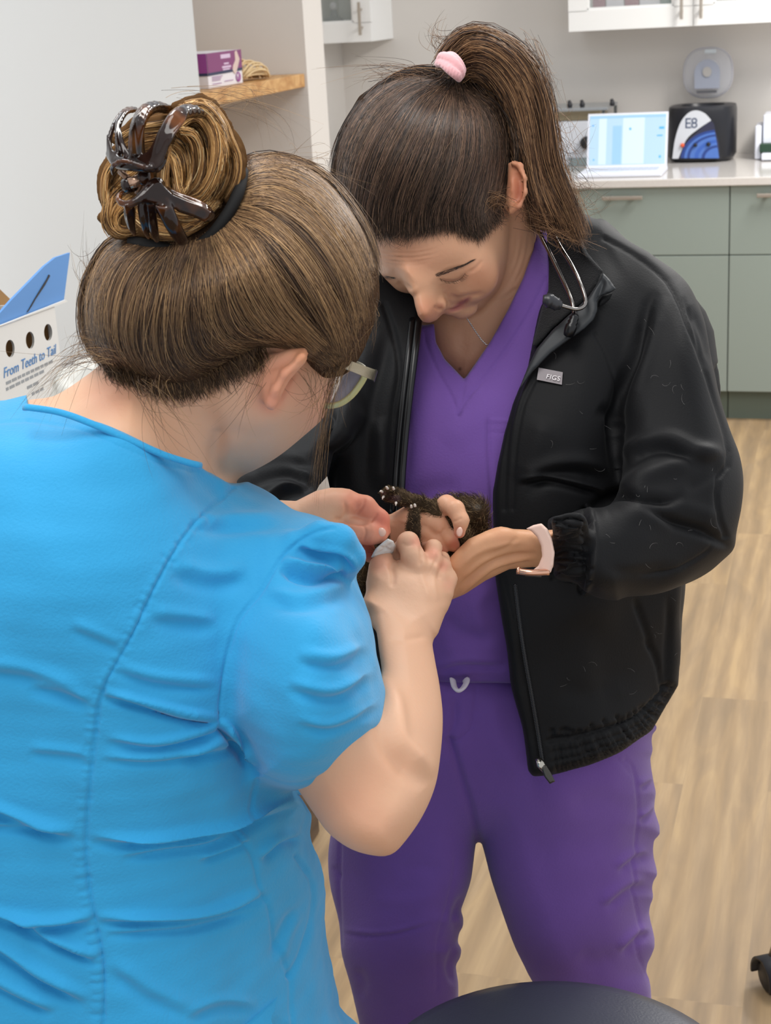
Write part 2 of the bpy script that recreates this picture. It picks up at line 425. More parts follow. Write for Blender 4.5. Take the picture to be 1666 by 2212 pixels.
def sdf_obj(name, W, Q, m, parent=None, col=None, origin=None):
    Q = fix_orient(W, Q); return link(name, np_mesh(name, W, Q, col), m, parent)
def join_np(parts):
    Vs, Qs, Cs = [], [], []; o = 0
    for W, Q, c in parts:
        Vs.append(W); Qs.append(fix_orient(W, Q) + o); Cs.append(c); o += len(W)
    return np.vstack(Vs), np.vstack(Qs), np.vstack(Cs)
def samp(dm, lat, px, py):
    """bilinear sample of a depth map"""
    x = np.clip((px - lat.gx[0]) / lat.st, 0, len(lat.gx) - 1.001); y = np.clip((py - lat.gy[0]) / lat.st, 0, len(lat.gy) - 1.001)
    i, j = x.astype(int), y.astype(int); fx, fy = x - i, y - j
    return dm[i, j] * (1 - fx) * (1 - fy) + dm[i + 1, j] * fx * (1 - fy) + dm[i, j + 1] * (1 - fx) * fy + dm[i + 1, j + 1] * fx * fy
def strands(S, rad, cols, name, m, parent, tip=0.25, sides=3):
    """S: n x k x 3 (px,py,d); rad n (metres); cols n x 3 or n x k x 3"""
    n, k, _ = S.shape; W = cs2w(S.reshape(-1, 3)).reshape(n, k, 3)
    T = np.gradient(W, axis=1); T /= np.linalg.norm(T, axis=2)[..., None] + 1e-12
    view = CAM - W; A = np.cross(T, view); A /= np.linalg.norm(A, axis=2)[..., None] + 1e-12; B = np.cross(A, T)
    t = np.linspace(0, 1, k)[None, :]; r = np.asarray(rad)[:, None] * np.clip(1.15 - t ** 3 * (1 - tip) - 0.15, 0.05, 1)
    ring = []
    for q in range(sides):
        a = 2 * math.pi * q / sides + math.pi / 2
        ring.append(W + (A * math.cos(a) + B * math.sin(a)) * r[..., None])
    R = np.stack(ring, 2)                       # n,k,sides,3
    V = R.reshape(-1, 3); base = (np.arange(n)[:, None] * k + np.arange(k - 1)[None, :]).ravel() * sides
    Q = []
    for q in range(sides):
        q2 = (q + 1) % sides; Q.append(np.stack([base + q, base + q2, base + sides + q2, base + sides + q], 1))
    Q = np.vstack(Q)
    c = np.asarray(cols)
    if c.ndim == 2: c = np.repeat(c[:, None, :], k, 1)
    c = np.repeat(c[:, :, None, :], sides, 2).reshape(-1, 3)
    return link(name, np_mesh(name, V, Q, c), m, parent)
def comb(guides, n, k=16, jit=5.0, wob=4.0, seed=1, ends=0.0, clump=0.5, dm=None, lat=None, lift=(0.0005, 0.004), fixed_d=None, nclump=40, start=0.0, hang=0.0):
    """n strands interpolated between neighbouring px guides, laid on a depth map or with guide depths"""
    r = np.random.default_rng(seed); G = np.stack([spline(g, k) for g in guides])
    cu = np.sort(r.uniform(0, len(guides) - 1, nclump)); u = r.uniform(0, len(guides) - 1, n)
    near = cu[np.abs(u[:, None] - cu[None]).argmin(1)]; u0 = u.copy()
    t = np.linspace(0, 1, k)[None, :]
    uu = u[:, None] + (near - u)[:, None] * clump * np.sin(np.pi * np.clip(t, 0, 1)) ** 0.7
    i = np.clip(uu.astype(int), 0, len(guides) - 2); f = (uu - i)[..., None]; kk = np.arange(k)[None, :].repeat(n, 0)
    S = G[i, kk] * (1 - f) + G[i + 1, kk] * f
    T = np.gradient(S[..., :2], axis=1); T /= np.linalg.norm(T, axis=2)[..., None] + 1e-9; Nn = np.stack([-T[..., 1], T[..., 0]], 2)
    off = r.normal(0, jit, n)[:, None] + wob * np.sin(t * r.uniform(1.5, 6, n)[:, None] + r.uniform(0, 6.28, n)[:, None]) * r.normal(0, 1, n)[:, None]
    XY = S[..., :2] + Nn * off[..., None] + T * r.normal(0, ends, n)[:, None, None]
    if start: # trim random starts/ends
        a = r.uniform(0, start, n)[:, None]; b = 1 - r.uniform(0, start, n)[:, None]; tt = a + (b - a) * t
        x = tt * (k - 1); i0 = np.clip(x.astype(int), 0, k - 2); ff = (x - i0)[..., None]; ar = np.arange(n)[:, None]
        XY = XY[ar, i0] * (1 - ff) + XY[ar, i0 + 1] * ff; S = S[ar, i0] * (1 - ff) + S[ar, i0 + 1] * ff
    li = r.uniform(lift[0], lift[1], n)[:, None] * np.sin(np.pi * np.clip(t, 0.02, 0.98)) ** 0.5
    if S.shape[2] == 3: D = S[..., 2] + r.normal(0, fixed_d or 0.004, n)[:, None]
    else:
        D = samp(dm, lat, XY[..., 0], XY[..., 1])
        for row in D:                         # fill the gaps beyond the silhouette
            bad = np.isnan(row)
            if bad.all(): row[:] = 0
            elif bad.any(): g = np.nonzero(~bad)[0]; row[bad] = np.interp(np.nonzero(bad)[0], g, row[g])
        # smooth along
        D[:, 1:-1] = (D[:, :-2] + D[:, 1:-1] * 2 + D[:, 2:]) / 4
        D = D - li
    out = np.concatenate([XY, D[..., None]], 2); ok = D.min(1) > 0.3
    return out[ok], u0[ok]
# ================================================================== THE ROOM
YAW = math.radians(17.0)
U_AX = np.array([math.cos(YAW), -math.sin(YAW), 0]); V_AX = np.array([math.sin(YAW), math.cos(YAW), 0])
V_WALL = 6.93; V_UP = 6.60; V_BASE = 6.09; U_L = -1.658; Z_TOP = 0.945; Z_CAB = 1.478
m_wall = mat('wall_paint', 'd4cfc9', 0.75, bump=0.08, bscale=60, var=0.015, vscale=1.5)
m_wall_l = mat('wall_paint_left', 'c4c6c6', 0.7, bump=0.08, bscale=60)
m_white = mat('cabinet_white', 'eeeeec', 0.35)
m_green = mat('cabinet_sage', '8e9992', 0.45, bump=0.02)
m_toe = mat('toe_kick', '626d62', 0.6)
m_steel = mat('brushed_nickel', 'b8aea2', 0.35, metal=0.8)
m_top = mat('quartz', 'd4cfca', 0.12, var=0.03, vscale=90, spec=0.6)
m_black = mat('black_plastic', '1b1c22', 0.35)
m_dark = mat('dark_rubber', '26262a', 0.45)

def floor_mat():
    m = bpy.data.materials.new('floor_vinyl_oak'); m.use_nodes = True; nt = m.node_tree; N = nt.nodes.new; L = nt.links.new
    b = nt.nodes['Principled BSDF']; b.inputs['Roughness'].default_value = 0.42; b.inputs['Specular IOR Level'].default_value = 0.35
    tc = N('ShaderNodeTexCoord'); mp = N('ShaderNodeMapping'); mp.inputs['Rotation'].default_value = (0, 0, YAW - math.pi / 2)
    mp.inputs['Location'].default_value = (0.12, 0.05, 0)
    L(tc.outputs['Object'], mp.inputs[0])
    br = N('ShaderNodeTexBrick'); br.inputs['Scale'].default_value = 1.0; br.inputs['Brick Width'].default_value = 1.22; br.inputs['Row Height'].default_value = 0.178
    br.inputs['Mortar Size'].default_value = 0.0006; br.inputs['Color1'].default_value = (0, 0, 0, 1); br.inputs['Color2'].default_value = (1, 1, 1, 1); br.inputs['Bias'].default_value = 0.0
    br.offset = 0.37; br.inputs['Mortar'].default_value = (0.35, 0.35, 0.35, 1)
    L(mp.outputs[0], br.inputs['Vector'])
    # per plank offset so that the grain breaks at the joints
    mul = N('ShaderNodeVectorMath'); mul.operation = 'SCALE'; mul.inputs['Scale'].default_value = 7.3
    L(br.outputs['Color'], mul.inputs[0])
    add = N('ShaderNodeVectorMath'); add.operation = 'ADD'; L(mp.outputs[0], add.inputs[0]); L(mul.outputs[0], add.inputs[1])
    m2 = N('ShaderNodeMapping'); m2.inputs['Scale'].default_value = (1.3, 8.0, 1.0); m2.inputs['Rotation'].default_value = (0, 0, 0.03); L(add.outputs[0], m2.inputs[0])
    n1 = N('ShaderNodeTexNoise'); n1.inputs['Scale'].default_value = 1.6; n1.inputs['Detail'].default_value = 6; n1.inputs['Distortion'].default_value = 1.2; n1.inputs['Roughness'].default_value = 0.55
    L(m2.outputs[0], n1.inputs['Vector'])
    m3 = N('ShaderNodeMapping'); m3.inputs['Scale'].default_value = (4.0, 60.0, 1.0); L(add.outputs[0], m3.inputs[0])
    n2 = N('ShaderNodeTexNoise'); n2.inputs['Scale'].default_value = 1.5; n2.inputs['Detail'].default_value = 4; L(m3.outputs[0], n2.inputs['Vector'])
    wv = N('ShaderNodeTexWave'); wv.inputs['Scale'].default_value = 1.6; wv.inputs['Distortion'].default_value = 9.0; wv.inputs['Detail'].default_value = 2.5; wv.inputs['Detail Scale'].default_value = 0.7; wv.bands_direction = 'Y'
    m4 = N('ShaderNodeMapping'); m4.inputs['Scale'].default_value = (0.5, 3.0, 1.0); L(add.outputs[0], m4.inputs[0]); L(m4.outputs[0], wv.inputs['Vector'])
    r = N('ShaderNodeValToRGB'); e = r.color_ramp.elements
    e[0].position = 0.33; e[0].color = (*lin('937b5d'), 1); e[1].position = 0.67; e[1].color = (*lin('b99d77'), 1)
    x = r.color_ramp.elements.new(0.5); x.color = (*lin('a58a68'), 1)
    mx = N('ShaderNodeMix'); mx.data_type = 'FLOAT'; mx.inputs[0].default_value = 0.2; L(n1.outputs[0], mx.inputs[2]); L(wv.outputs[0], mx.inputs[3])
    mx2 = N('ShaderNodeMix'); mx2.data_type = 'FLOAT'; mx2.inputs[0].default_value = 0.25; L(mx.outputs[0], mx2.inputs[2]); L(n2.outputs[0], mx2.inputs[3])
    L(mx2.outputs[0], r.inputs[0])
    hs = N('ShaderNodeHueSaturation'); L(r.outputs[0], hs.inputs['Color'])
    mr = N('ShaderNodeMapRange'); mr.inputs[3].default_value = 0.85; mr.inputs[4].default_value = 0.98; L(br.outputs['Color'], mr.inputs[0]); L(mr.outputs[0], hs.inputs['Value'])
    mr2 = N('ShaderNodeMapRange'); mr2.inputs[3].default_value = 0.85; mr2.inputs[4].default_value = 1.1; L(n1.outputs[0], mr2.inputs[0]); L(mr2.outputs[0], hs.inputs['Saturation'])
    L(hs.outputs[0], b.inputs['Base Color'])
    bp = N('ShaderNodeBump'); bp.inputs['Strength'].default_value = 0.15; bp.inputs['Distance'].default_value = 0.001; L(n2.outputs[0], bp.inputs['Height']); L(bp.outputs[0], b.inputs['Normal'])
    return m
struct(MB().rbox(-2.6, 2.4, -0.6, V_WALL + 0.1, -0.05, 0).build('floor', floor_mat()))
struct(MB().rbox(-2.6, 2.4, V_WALL, V_WALL + 0.1, 0, 2.7).build('wall_back', m_wall))
# left wall with its shelving recess: near leaf, stub, back of the recess
b = MB(); b.rbox(-2.05, U_L, -0.6, 3.97, 0, 2.7)
struct(b.build('wall_left', m_wall_l))
b = MB(); b.rbox(-2.05, U_L, 4.845, 5.03, 0, 2.7); b.rbox(-2.15, -2.05, 3.5, 5.03, 0, 2.7)
struct(b.build('wall_left_recess', m_wall))
struct(MB().rbox(-2.3, -2.2, 5.03, V_WALL, 0, 2.7).build('wall_far_left', m_wall))

# ---------------------------------------------------------------- base cabinets
def handle_h(u0, u1, v, z, parent, name='handle'):
    b = MB(); b.rbox(u0, u1, v - 0.034, v - 0.022, z - 0.007, z + 0.007, 0.002)
    for uu in (u0 + 0.03, u1 - 0.042): b.rbox(uu, uu + 0.012, v - 0.024, v, z - 0.005, z + 0.005)
    return b.build(name, m_steel, parent)
def base_cab(u0, u1, label, hu=None):
    c = room((u0 + u1) / 2, V_BASE, 0)
    t = empty('base_cabinet', c, label, 'cabinet', None)
    MB().rbox(u0 + 0.002, u1 - 0.002, V_BASE + 0.02, V_WALL - 0.005, 0.12, Z_TOP - 0.03).build('carcass', m_green, t)
    MB().rbox(u0 + 0.002, u1 - 0.002, V_BASE + 0.055, V_BASE + 0.07, 0.0, 0.12).build('toe_kick', m_toe, t)
    d = MB().rbox(u0 + 0.002, u1 - 0.002, V_BASE, V_BASE + 0.019, 0.655, Z_TOP - 0.032, 0.0015).build('drawer', m_green, t)
    handle_h(*(hu or (u0 + 0.1, u0 + 0.26)), V_BASE, 0.878, d)
    MB().rbox(u0 + 0.002, u1 - 0.002, V_BASE, V_BASE + 0.019, 0.122, 0.651, 0.0015).build('door', m_green, t)
    return t
us = hit_v(1576, 500, V_BASE)[0]; hL = hit_v(1303, 421, V_BASE)[0]; hR = hit_v(1390, 421, V_BASE)[0]
base_cab(us - 0.66, us, 'sage green base cabinet with a drawer pull, below the open laptop', (hL, hR))
base_cab(us, us + 0.6, 'sage green base cabinet at the right edge of the photo')
base_cab(us - 1.26, us - 0.66, 'sage green base cabinet hidden behind the person in the black jacket')
o = MB().rbox(us - 1.5, us + 0.8, V_BASE - 0.022, V_WALL - 0.001, Z_TOP - 0.03, Z_TOP, 0.003).build('countertop', m_top)
tag(o, 'pale glossy stone worktop on the sage green cabinets', 'countertop')

# ---------------------------------------------------------------- wall cabinets
m_glass = mat('cabinet_glass', 'c8d0cc', 0.05, alpha=0.22, spec=0.6)
def handle_v(u, v, z0, z1, parent):
    b = MB(); b.rbox(u - 0.006, u + 0.006, v - 0.034, v - 0.024, z0, z1, 0.002)
    for z in (z0 + 0.025, z1 - 0.035): b.rbox(u - 0.005, u + 0.005, v - 0.026, v, z, z + 0.01)
    b.build('handle', m_steel, parent)
def glass_door(u0, u1, v, z0, z1, parent, hu):
    fr = 0.075; b = MB()
    b.rbox(u0, u1, v, v + 0.02, z0, z0 + fr + 0.005, 0.001); b.rbox(u0, u1, v, v + 0.02, z1 - fr, z1, 0.001)
    b.rbox(u0, u0 + fr, v, v + 0.02, z0 + fr, z1 - fr); b.rbox(u1 - fr, u1, v, v + 0.02, z0 + fr, z1 - fr)
    # bevelled inner moulding
    for (a0, a1, c0, c1) in ((u0 + fr, u1 - fr, z0 + fr, z0 + fr + 0.014), (u0 + fr, u0 + fr + 0.01, z0 + fr, z1 - fr), (u1 - fr - 0.01, u1 - fr, z0 + fr, z1 - fr)):
        b.rbox(a0, a1, v + 0.005, v + 0.018, c0, c1, 0.002)
    d = b.build('door', m_white, parent)
    MB().rbox(u0 + fr, u1 - fr, v + 0.009, v + 0.013, z0 + fr, z1 - fr).build('glass_pane', m_glass, d)
    handle_v(hu, v, Z_CAB + 0.028, Z_CAB + 0.16, d)
def wall_cab(u0, u1, label, handles, split=None):
    t = empty('wall_cabinet', room((u0 + u1) / 2, V_UP, Z_CAB), label, 'cabinet'); z1 = Z_CAB + 0.75; b = MB()
    b.rbox(u0, u0 + 0.018, V_UP + 0.02, V_WALL - 0.001, Z_CAB, z1); b.rbox(u1 - 0.018, u1, V_UP + 0.02, V_WALL - 0.001, Z_CAB, z1)
    b.rbox(u0 + 0.018, u1 - 0.018, V_UP + 0.02, V_WALL - 0.001, Z_CAB, Z_CAB + 0.018); b.rbox(u0 + 0.018, u1 - 0.018, V_UP + 0.02, V_WALL - 0.001, z1 - 0.018, z1)
    b.rbox(u0 + 0.018, u1 - 0.018, V_WALL - 0.012, V_WALL - 0.001, Z_CAB + 0.018, z1 - 0.018)
    b.build('carcass', m_white, t)
    e = [u0] + ([split] if split else []) + [u1]
    for (a, c), h in zip(zip(e[:-1], e[1:]), handles): glass_door(a + 0.0015, c - 0.0015, V_UP, Z_CAB, z1, t, h)
    return t
cu0 = hit_v(1228, 68, V_UP)[0]; cu1 = hit_v(1498, 57, V_UP)[0]; hA = hit_v(1474, 20, V_UP)[0]; hB = hit_v(1516, 20, V_UP)[0]
wall_cab(cu0, cu1 + 0.5, 'white wall cabinet with two glazed doors above the laptop', (hA, hB), cu1)
lu1 = hit_v(804, 86, V_UP)[0]; hC = hit_v(781, 40, V_UP)[0]
wall_cab(lu1 - 0.42, lu1, 'white wall cabinet with one glazed door beside the stub wall', (hC,))
m_mag = mat('carton_magenta', '8a2350', 0.5); m_cream = mat('carton_cream', 'd8d4dc', 0.5); m_teal = mat('carton_teal', '58746f', 0.5)
x = cu0 + 0.09
for i, (w, mm, lb) in enumerate(((0.055, m_mag, 'magenta carton at the left end of the row behind the cabinet glass'), (0.075, m_cream, 'pale carton between the two magenta cartons in the wall cabinet'),
                                 (0.06, m_mag, 'magenta carton in the middle of the row behind the cabinet glass'), (0.085, m_cream, 'pale carton right of the middle magenta carton in the wall cabinet'), (0.055, m_teal, 'grey green carton at the right end of the row behind the glass'))):
    b = MB().rbox(x, x + w - 0.004, V_UP + 0.06, V_UP + 0.16, Z_CAB + 0.0185, Z_CAB + 0.19, 0.002)
    o = b.build('carton', mm); tag(o, lb, 'carton', 'cartons in the wall cabinet'); x += w
# small grey stand with a pale knob in the left cabinet
g = room(lu1 - 0.20, V_UP + 0.12, Z_CAB + 0.0185); ring = lambda r, z: [g + Vector((r * math.cos(a), r * math.sin(a), z)) for a in np.linspace(0, 2 * math.pi, 20, endpoint=False)]
t = empty('ornament', g, 'small grey cone shaped stand with a pale ball behind the left cabinet glass', 'ornament')
MB().loft([ring(0.04, 0), ring(0.04, 0.075), ring(0.02, 0.09), ring(0.012, 0.115)]).build('stand', mat('grey_plastic', '55555f', 0.4), t)
MB().loft([ring(0.006, 0.113), ring(0.014, 0.12), ring(0.017, 0.13), ring(0.012, 0.142), ring(0.004, 0.147)]).build('ball', m_cream, t, True)

# ---------------------------------------------------------------- shelf and what stands on it
def plane_poly_v(px, V): return [room(*hit_v(x, y, V)) for x, y in px]
m_wood = mat('shelf_pine', 'c79c62', 0.45, var=0.16, vscale=7, stretch=(1, 1, 6))
def wood_mat(name, a, b_, sc=(3, 3, 40)):
    m = mat(name, a, 0.45); nt = m.node_tree; N = nt.nodes.new; L = nt.links.new; bs = nt.nodes['Principled BSDF']
    tc = N('ShaderNodeTexCoord'); mp = N('ShaderNodeMapping'); mp.inputs['Scale'].default_value = sc; mp.inputs['Rotation'].default_value = (0, 0, YAW); L(tc.outputs['Object'], mp.inputs[0])
    n = N('ShaderNodeTexNoise'); n.inputs['Scale'].default_value = 2.0; n.inputs['Detail'].default_value = 5; n.inputs['Distortion'].default_value = 0.8; L(mp.outputs[0], n.inputs['Vector'])
    r = N('ShaderNodeValToRGB'); r.color_ramp.elements[0].position = 0.35; r.color_ramp.elements[0].color = (*lin(b_), 1); r.color_ramp.elements[1].position = 0.65; r.color_ramp.elements[1].color = (*lin(a), 1)
    L(n.outputs[0], r.inputs[0]); L(r.outputs[0], bs.inputs['Base Color']); return m
m_wood = wood_mat('shelf_wood', 'cfa46c', 'b07f48', (30, 3, 14))
o = MB().rbox(-2.048, U_L - 0.008, 3.72, 4.843, 1.397, 1.437, 0.002).build('wooden_shelf', m_wood); tag(o, 'thick light wooden shelf in the recess of the left wall', 'shelf')
m_plum = mat('glove_box_plum', '7d3a6c', 0.45); m_navy = mat('print_navy', '27304f', 0.5); m_paper = mat('print_white', 'dcd8dc', 0.5); m_hand = mat('print_hand', 'cdb7ae', 0.55); m_pr = mat('print_purple', '8a3d86', 0.5)
t = empty('glove_box', room(-1.75, 4.2, 1.4375), 'purple and white box of disposable gloves on the wooden shelf', 'box')
gx0, gx1 = -1.90, U_L - 0.05; ZB = 1.4378; v0g, v1g = 4.155, 4.415; zt = ZB + 0.093
MB().rbox(gx0, gx1, v0g, v1g, ZB, zt, 0.001).build('carton', m_paper, t)
fu = gx1 + 0.0008; fv = v0g - 0.0008
def slab_u(pts, m, name, parent, th=0.0008, u=None):   # panel on the long side, pts (v,z) 0..1
    uu = u if u is not None else fu; return MB().prism([room(uu, v0g + a * (v1g - v0g), ZB + c * (zt - ZB)) for a, c in pts], room(1, 0, 0) * th).build(name, m, parent)
def slab_v(pts, m, name, parent, th=0.0008):
    return MB().prism([room(gx0 + a * (gx1 - gx0), fv, ZB + c * (zt - ZB)) for a, c in pts], room(0, -1, 0) * th).build(name, m, parent)
slab_u([(0, .42), (1, .42), (1, 1), (0, 1)], m_plum, 'long_side_print', t); slab_v([(0, .42), (1, .42), (1, 1), (0, 1)], m_pr, 'end_print', t)
slab_u([(0, .36), (1, .38), (1, .46), (0, .44)], m_navy, 'navy_band', t, 0.0012); slab_v([(0, .36), (1, .36), (1, .44), (0, .44)], m_navy, 'navy_band', t, 0.0012)
slab_u([(.70, .42), (.76, .30), (.80, .34), (.86, .5), (.93, .72), (.86, .98), (.80, .95), (.80, .70), (.72, .55)], m_hand, 'printed_hand', t, 0.0016)
slab_v([(.45, .40), (.58, .36), (.72, .46), (.72, .7), (.60, .92), (.50, .95), (.52, .7)], m_hand, 'printed_hand', t, 0.0016)
def disc_u(c, r, m, name, parent, th, n=20, ry=None):
    return slab_u([(c[0] + r * math.cos(a), c[1] + (ry or r) * math.sin(a)) for a in np.linspace(0, 2 * math.pi, n, endpoint=False)], m, name, parent, th)
disc_u((.86, .2), .07, m_pr, 'size_disc', t, 0.0014, ry=.15)
slab_v([(.68 + .11 * math.cos(a), .2 + .16 * math.sin(a)) for a in np.linspace(0, 6.28, 20, endpoint=False)], m_pr, 'size_disc', t, 0.0014)
def text(s, org, xd, yd, size, m, parent, name='lettering', ext=0.0004, align='LEFT', shear=0.0, spacing=1.0):
    c = bpy.data.curves.new(name, 'FONT'); c.body = s; c.size = size; c.extrude = ext; c.align_x = align; c.shear = shear; c.space_character = spacing; c.resolution_u = 3
    o = bpy.data.objects.new(name, c); COL.objects.link(o); bpy.context.view_layer.update()
    me = bpy.data.meshes.new_from_object(o); bpy.data.objects.remove(o); bpy.data.curves.remove(c)
    xd = Vector(xd).normalized(); yd = Vector(yd); yd = (yd - xd * yd.dot(xd)).normalized(); zd = xd.cross(yd); M = Matrix((xd, yd, zd)).transposed().to_4x4(); M.translation = Vector(org)
    me.transform(M); me.materials.clear(); me.name = name; return link(name, me, m, parent, False)
vx = room(0, 1, 0); ux = room(1, 0, 0); zx = Vector((0, 0, 1))
gp = lambda a, c, off=0.0022: room(gx1 + off, v0g + a * (v1g - v0g), ZB + c * (zt - ZB))
text('M', gp(.80, .13), vx, zx, 0.024, m_paper, t); text('M', room(gx0 + .61 * (gx1 - gx0), fv - 0.002, ZB + .12 * (zt - ZB)), ux, zx, 0.022, m_paper, t)
m_lil = mat('print_lilac', 'cdb6cf', 0.5)
for a0, a1, c0, c1 in ((.38, .66, .80, .92), (.46, .60, .62, .67), (.40, .66, .52, .58), (.42, .62, .46, .50)): slab_u([(a0, c0), (a1, c0), (a1, c1), (a0, c1)], m_lil, 'print_block', t, 0.0014)
for a0, a1, c in ((.1, .4, .30), (.1, .36, .25), (.1, .33, .20), (.1, .35, .10), (.45, .7, .13)): slab_u([(a0, c), (a1, c), (a1, c + .015), (a0, c + .015)], m_pr, 'print_line', t, 0.0012)
b = MB(); rr = random.Random(3)
for i in range(34):
    a0 = rr.uniform(0, 1); hgt = 0.012 + 0.045 * rr.random(); du = rr.uniform(-0.16, -0.05)
    pts = [room(U_L + du, 4.44 + 0.02 * rr.random(), 1.441 + hgt * 0.4), room(U_L + du + 0.01, 4.50, 1.441 + hgt), room(U_L + du + 0.02, 4.57, 1.441 + hgt * 0.85), room(U_L + du + 0.02 * rr.random(), 4.61 + 0.04 * rr.random(), 1.4415)]
    b.tube(spline([tuple(p) for p in pts], 9), 0.0028, 5)
o = b.build('rubber_band_bundle', mat('straw', 'd6bb8e', 0.6), None, True); tag(o, 'loose bundle of straw coloured strands lying behind the glove box', 'bundle', kind='stuff')

# ---------------------------------------------------------------- laptop
m_lap = mat('laptop_white', 'e3e6f0', 0.35); t = empty('laptop', room(-0.87, 6.4, Z_TOP), 'open white laptop with a bright light blue screen on the worktop', 'laptop')
A = hit_z(1249, 384, Z_TOP); B_ = hit_z(1428, 383, Z_TOP); C_ = hit_z(1266, 357, Z_TOP); 
lu0, lu1_, lv0 = A[0], B_[0], (A[1] + B_[1]) / 2; lv1 = lv0 + 0.21
MB().rbox(lu0, lu1_, lv0, lv1, Z_TOP + 0.001, Z_TOP + 0.016, 0.004, 3).build('keyboard_base', m_lap, t)
mk = mat('laptop_keys', 'c4cad8', 0.5); b = MB()
for r_ in range(5):
    for c_ in range(13):
        w = (lu1_ - lu0 - 0.05) / 13; b.rbox(lu0 + 0.025 + c_ * w, lu0 + 0.025 + c_ * w + w * 0.86, lv0 + 0.095 + r_ * 0.02, lv0 + 0.095 + r_ * 0.02 + 0.017, Z_TOP + 0.0165, Z_TOP + 0.018)
o = b.build('keys', mk, t); tag(o, kind='stuff')
SB = 0.19; tilt = 0.28; sn, cs_ = math.sin(tilt), math.cos(tilt)
def scr(a, c, off=0): # a,c in metres on the screen; off toward viewer
    return room(lu0 + 0.004 + a, lv1 + c * sn - off * cs_, Z_TOP + 0.014 + c * cs_ + off * sn)
SW = lu1_ - lu0 - 0.008; SH = 0.215
def sq(a0, a1, c0, c1, th, m, name, par, off=0.0): return MB().hexa([scr(a0, c0, off), scr(a1, c0, off), scr(a1, c0, off - th), scr(a0, c0, off - th), scr(a0, c1, off), scr(a1, c1, off), scr(a1, c1, off - th), scr(a0, c1, off - th)]).build(name, m, par)
lid = sq(0, SW, 0, SH, 0.006, m_lap, 'screen_lid', t)
m_scr = mat('screen_glow', '7a8fa0', 0.3, emit='c4e4fc', emits=.62); m_scr2 = mat('screen_glow_pale', '8a98a0', 0.3, emit='def2fd', emits=.68); m_sb = mat('screen_blue', '4a98e6', 0.3, emit='4f9cec', emits=.5); m_sl = mat('screen_sky', '6a8aa0', .3, emit='aad6f8', emits=.6)
sc_ = sq(0.008, SW - 0.008, 0.012, SH - 0.008, 0.0, m_scr, 'display', lid, 0.0012) if False else sq(0.008, SW - 0.008, 0.012, SH - 0.008, 0.001, m_scr, 'display', lid, 0.0012)
sq(0.045, 0.075, 0.014, SH - 0.02, 0.0005, m_scr2, 'screen_column', lid, 0.0018); sq(0.14, 0.225, 0.014, SH - 0.02, 0.0005, m_scr2, 'screen_column', lid, 0.0018)
sq(0.1, 0.135, 0.014, SH - 0.05, 0.0005, m_sl, 'screen_column', lid, 0.0018)
sq(0.008, SW - 0.008, SH - 0.02, SH - 0.011, 0.0005, m_sl, 'screen_bar', lid, 0.0019)
for a0, a1, c0, c1 in ((SW - 0.034, SW - 0.014, 0.148, 0.157), (SW - 0.042, SW - 0.02, 0.120, 0.125), (0.165, 0.173, 0.147, 0.156), (0.018, 0.024, 0.165, 0.171), (SW - 0.032, SW - 0.024, 0.035, 0.045), (0.024, 0.03, 0.03, 0.036)): sq(a0, a1, c0, c1, 0.0005, m_sb, 'screen_button', lid, 0.0024)

# ---------------------------------------------------------------- centrifuge marked E8
t = empty('centrifuge', room(-0.6, 6.7, Z_TOP), 'black bench centrifuge marked E8 with its clear lid standing open', 'lab machine')
cu, cv = (hit_v(1437, 300, 6.62)[0] + hit_v(1590, 300, 6.66)[0]) / 2, 6.735; hw = 0.136; hd = 0.135; H0 = Z_TOP + 0.012; H1 = hit_v(1515, 232, 6.6)[2]
def sup(w, d, z, n=44, e=3.4): 
    out = []
    for a in np.linspace(0, 2 * math.pi, n, endpoint=False):
        c, s_ = math.cos(a), math.sin(a); out.append(room(cu + w * math.copysign(abs(c) ** (2 / e), c), cv + d * math.copysign(abs(s_) ** (2 / e), s_), z))
    return out
zt2 = H1 + 0.0
o = MB().loft([sup(hw - .01, hd - .01, H0 - 0.006), sup(hw, hd, H0 + 0.01), sup(hw, hd, zt2 - 0.02), sup(hw - .004, hd - .004, zt2 - 0.002), sup(hw - 0.012, hd - .012, zt2), sup(hw * .66, hd * .66, zt2 + 0.001, e=2.2), sup(hw * .6, hd * .6, zt2 - 0.02, e=2.2), sup(hw * .5, hd * .5, zt2 - 0.08, e=2.2)]).build('housing', m_black, t, True); smooth_by_angle(o, 35)
for a, c in ((-.09, -.09), (.09, -.09), (-.09, .09), (.09, .09)): MB().rbox(cu + a - .012, cu + a + .012, cv + c - .012, cv + c + .012, Z_TOP + 0.0005, H0 - 0.005).build('foot', m_dark, t)
VF = cv - hd - 0.0012
def face(px, m, name, th=0.001, par=None, V=None): return MB().prism(plane_poly_v(px, V or VF), room(0, -1, 0) * th).build(name, m, par or t)
m_lab = mat('panel_white', 'cfd2d8', 0.3); m_b1 = mat('panel_blue', '2d4486', 0.3); m_b2 = mat('panel_blue_light', '4f74bd', 0.3)
fz = lambda x, y: (1420 + x / 6.772, 90 + y / 6.772)
def arcpts(pl): return [tuple(q) for q in spline([fz(*p) for p in pl], 30)]
outer = arcpts([(222, 1712), (262, 1430), (345, 1180), (460, 1040), (580, 1005), (700, 1050), (785, 1140)])
face(outer + [fz(785, 1160)] + [tuple(q) for q in spline([fz(*p) for p in [(770, 1165), (600, 1280), (430, 1430), (310, 1712)]], 14)], m_lab, 'white_panel')
face([tuple(q) for q in spline([fz(*p) for p in [(315, 1706), (400, 1500), (560, 1340), (790, 1160), (860, 1330), (905, 1500), (912, 1700)]], 30)], mat('panel_slate', '35364a', .3), 'blue_panel', 0.0008)
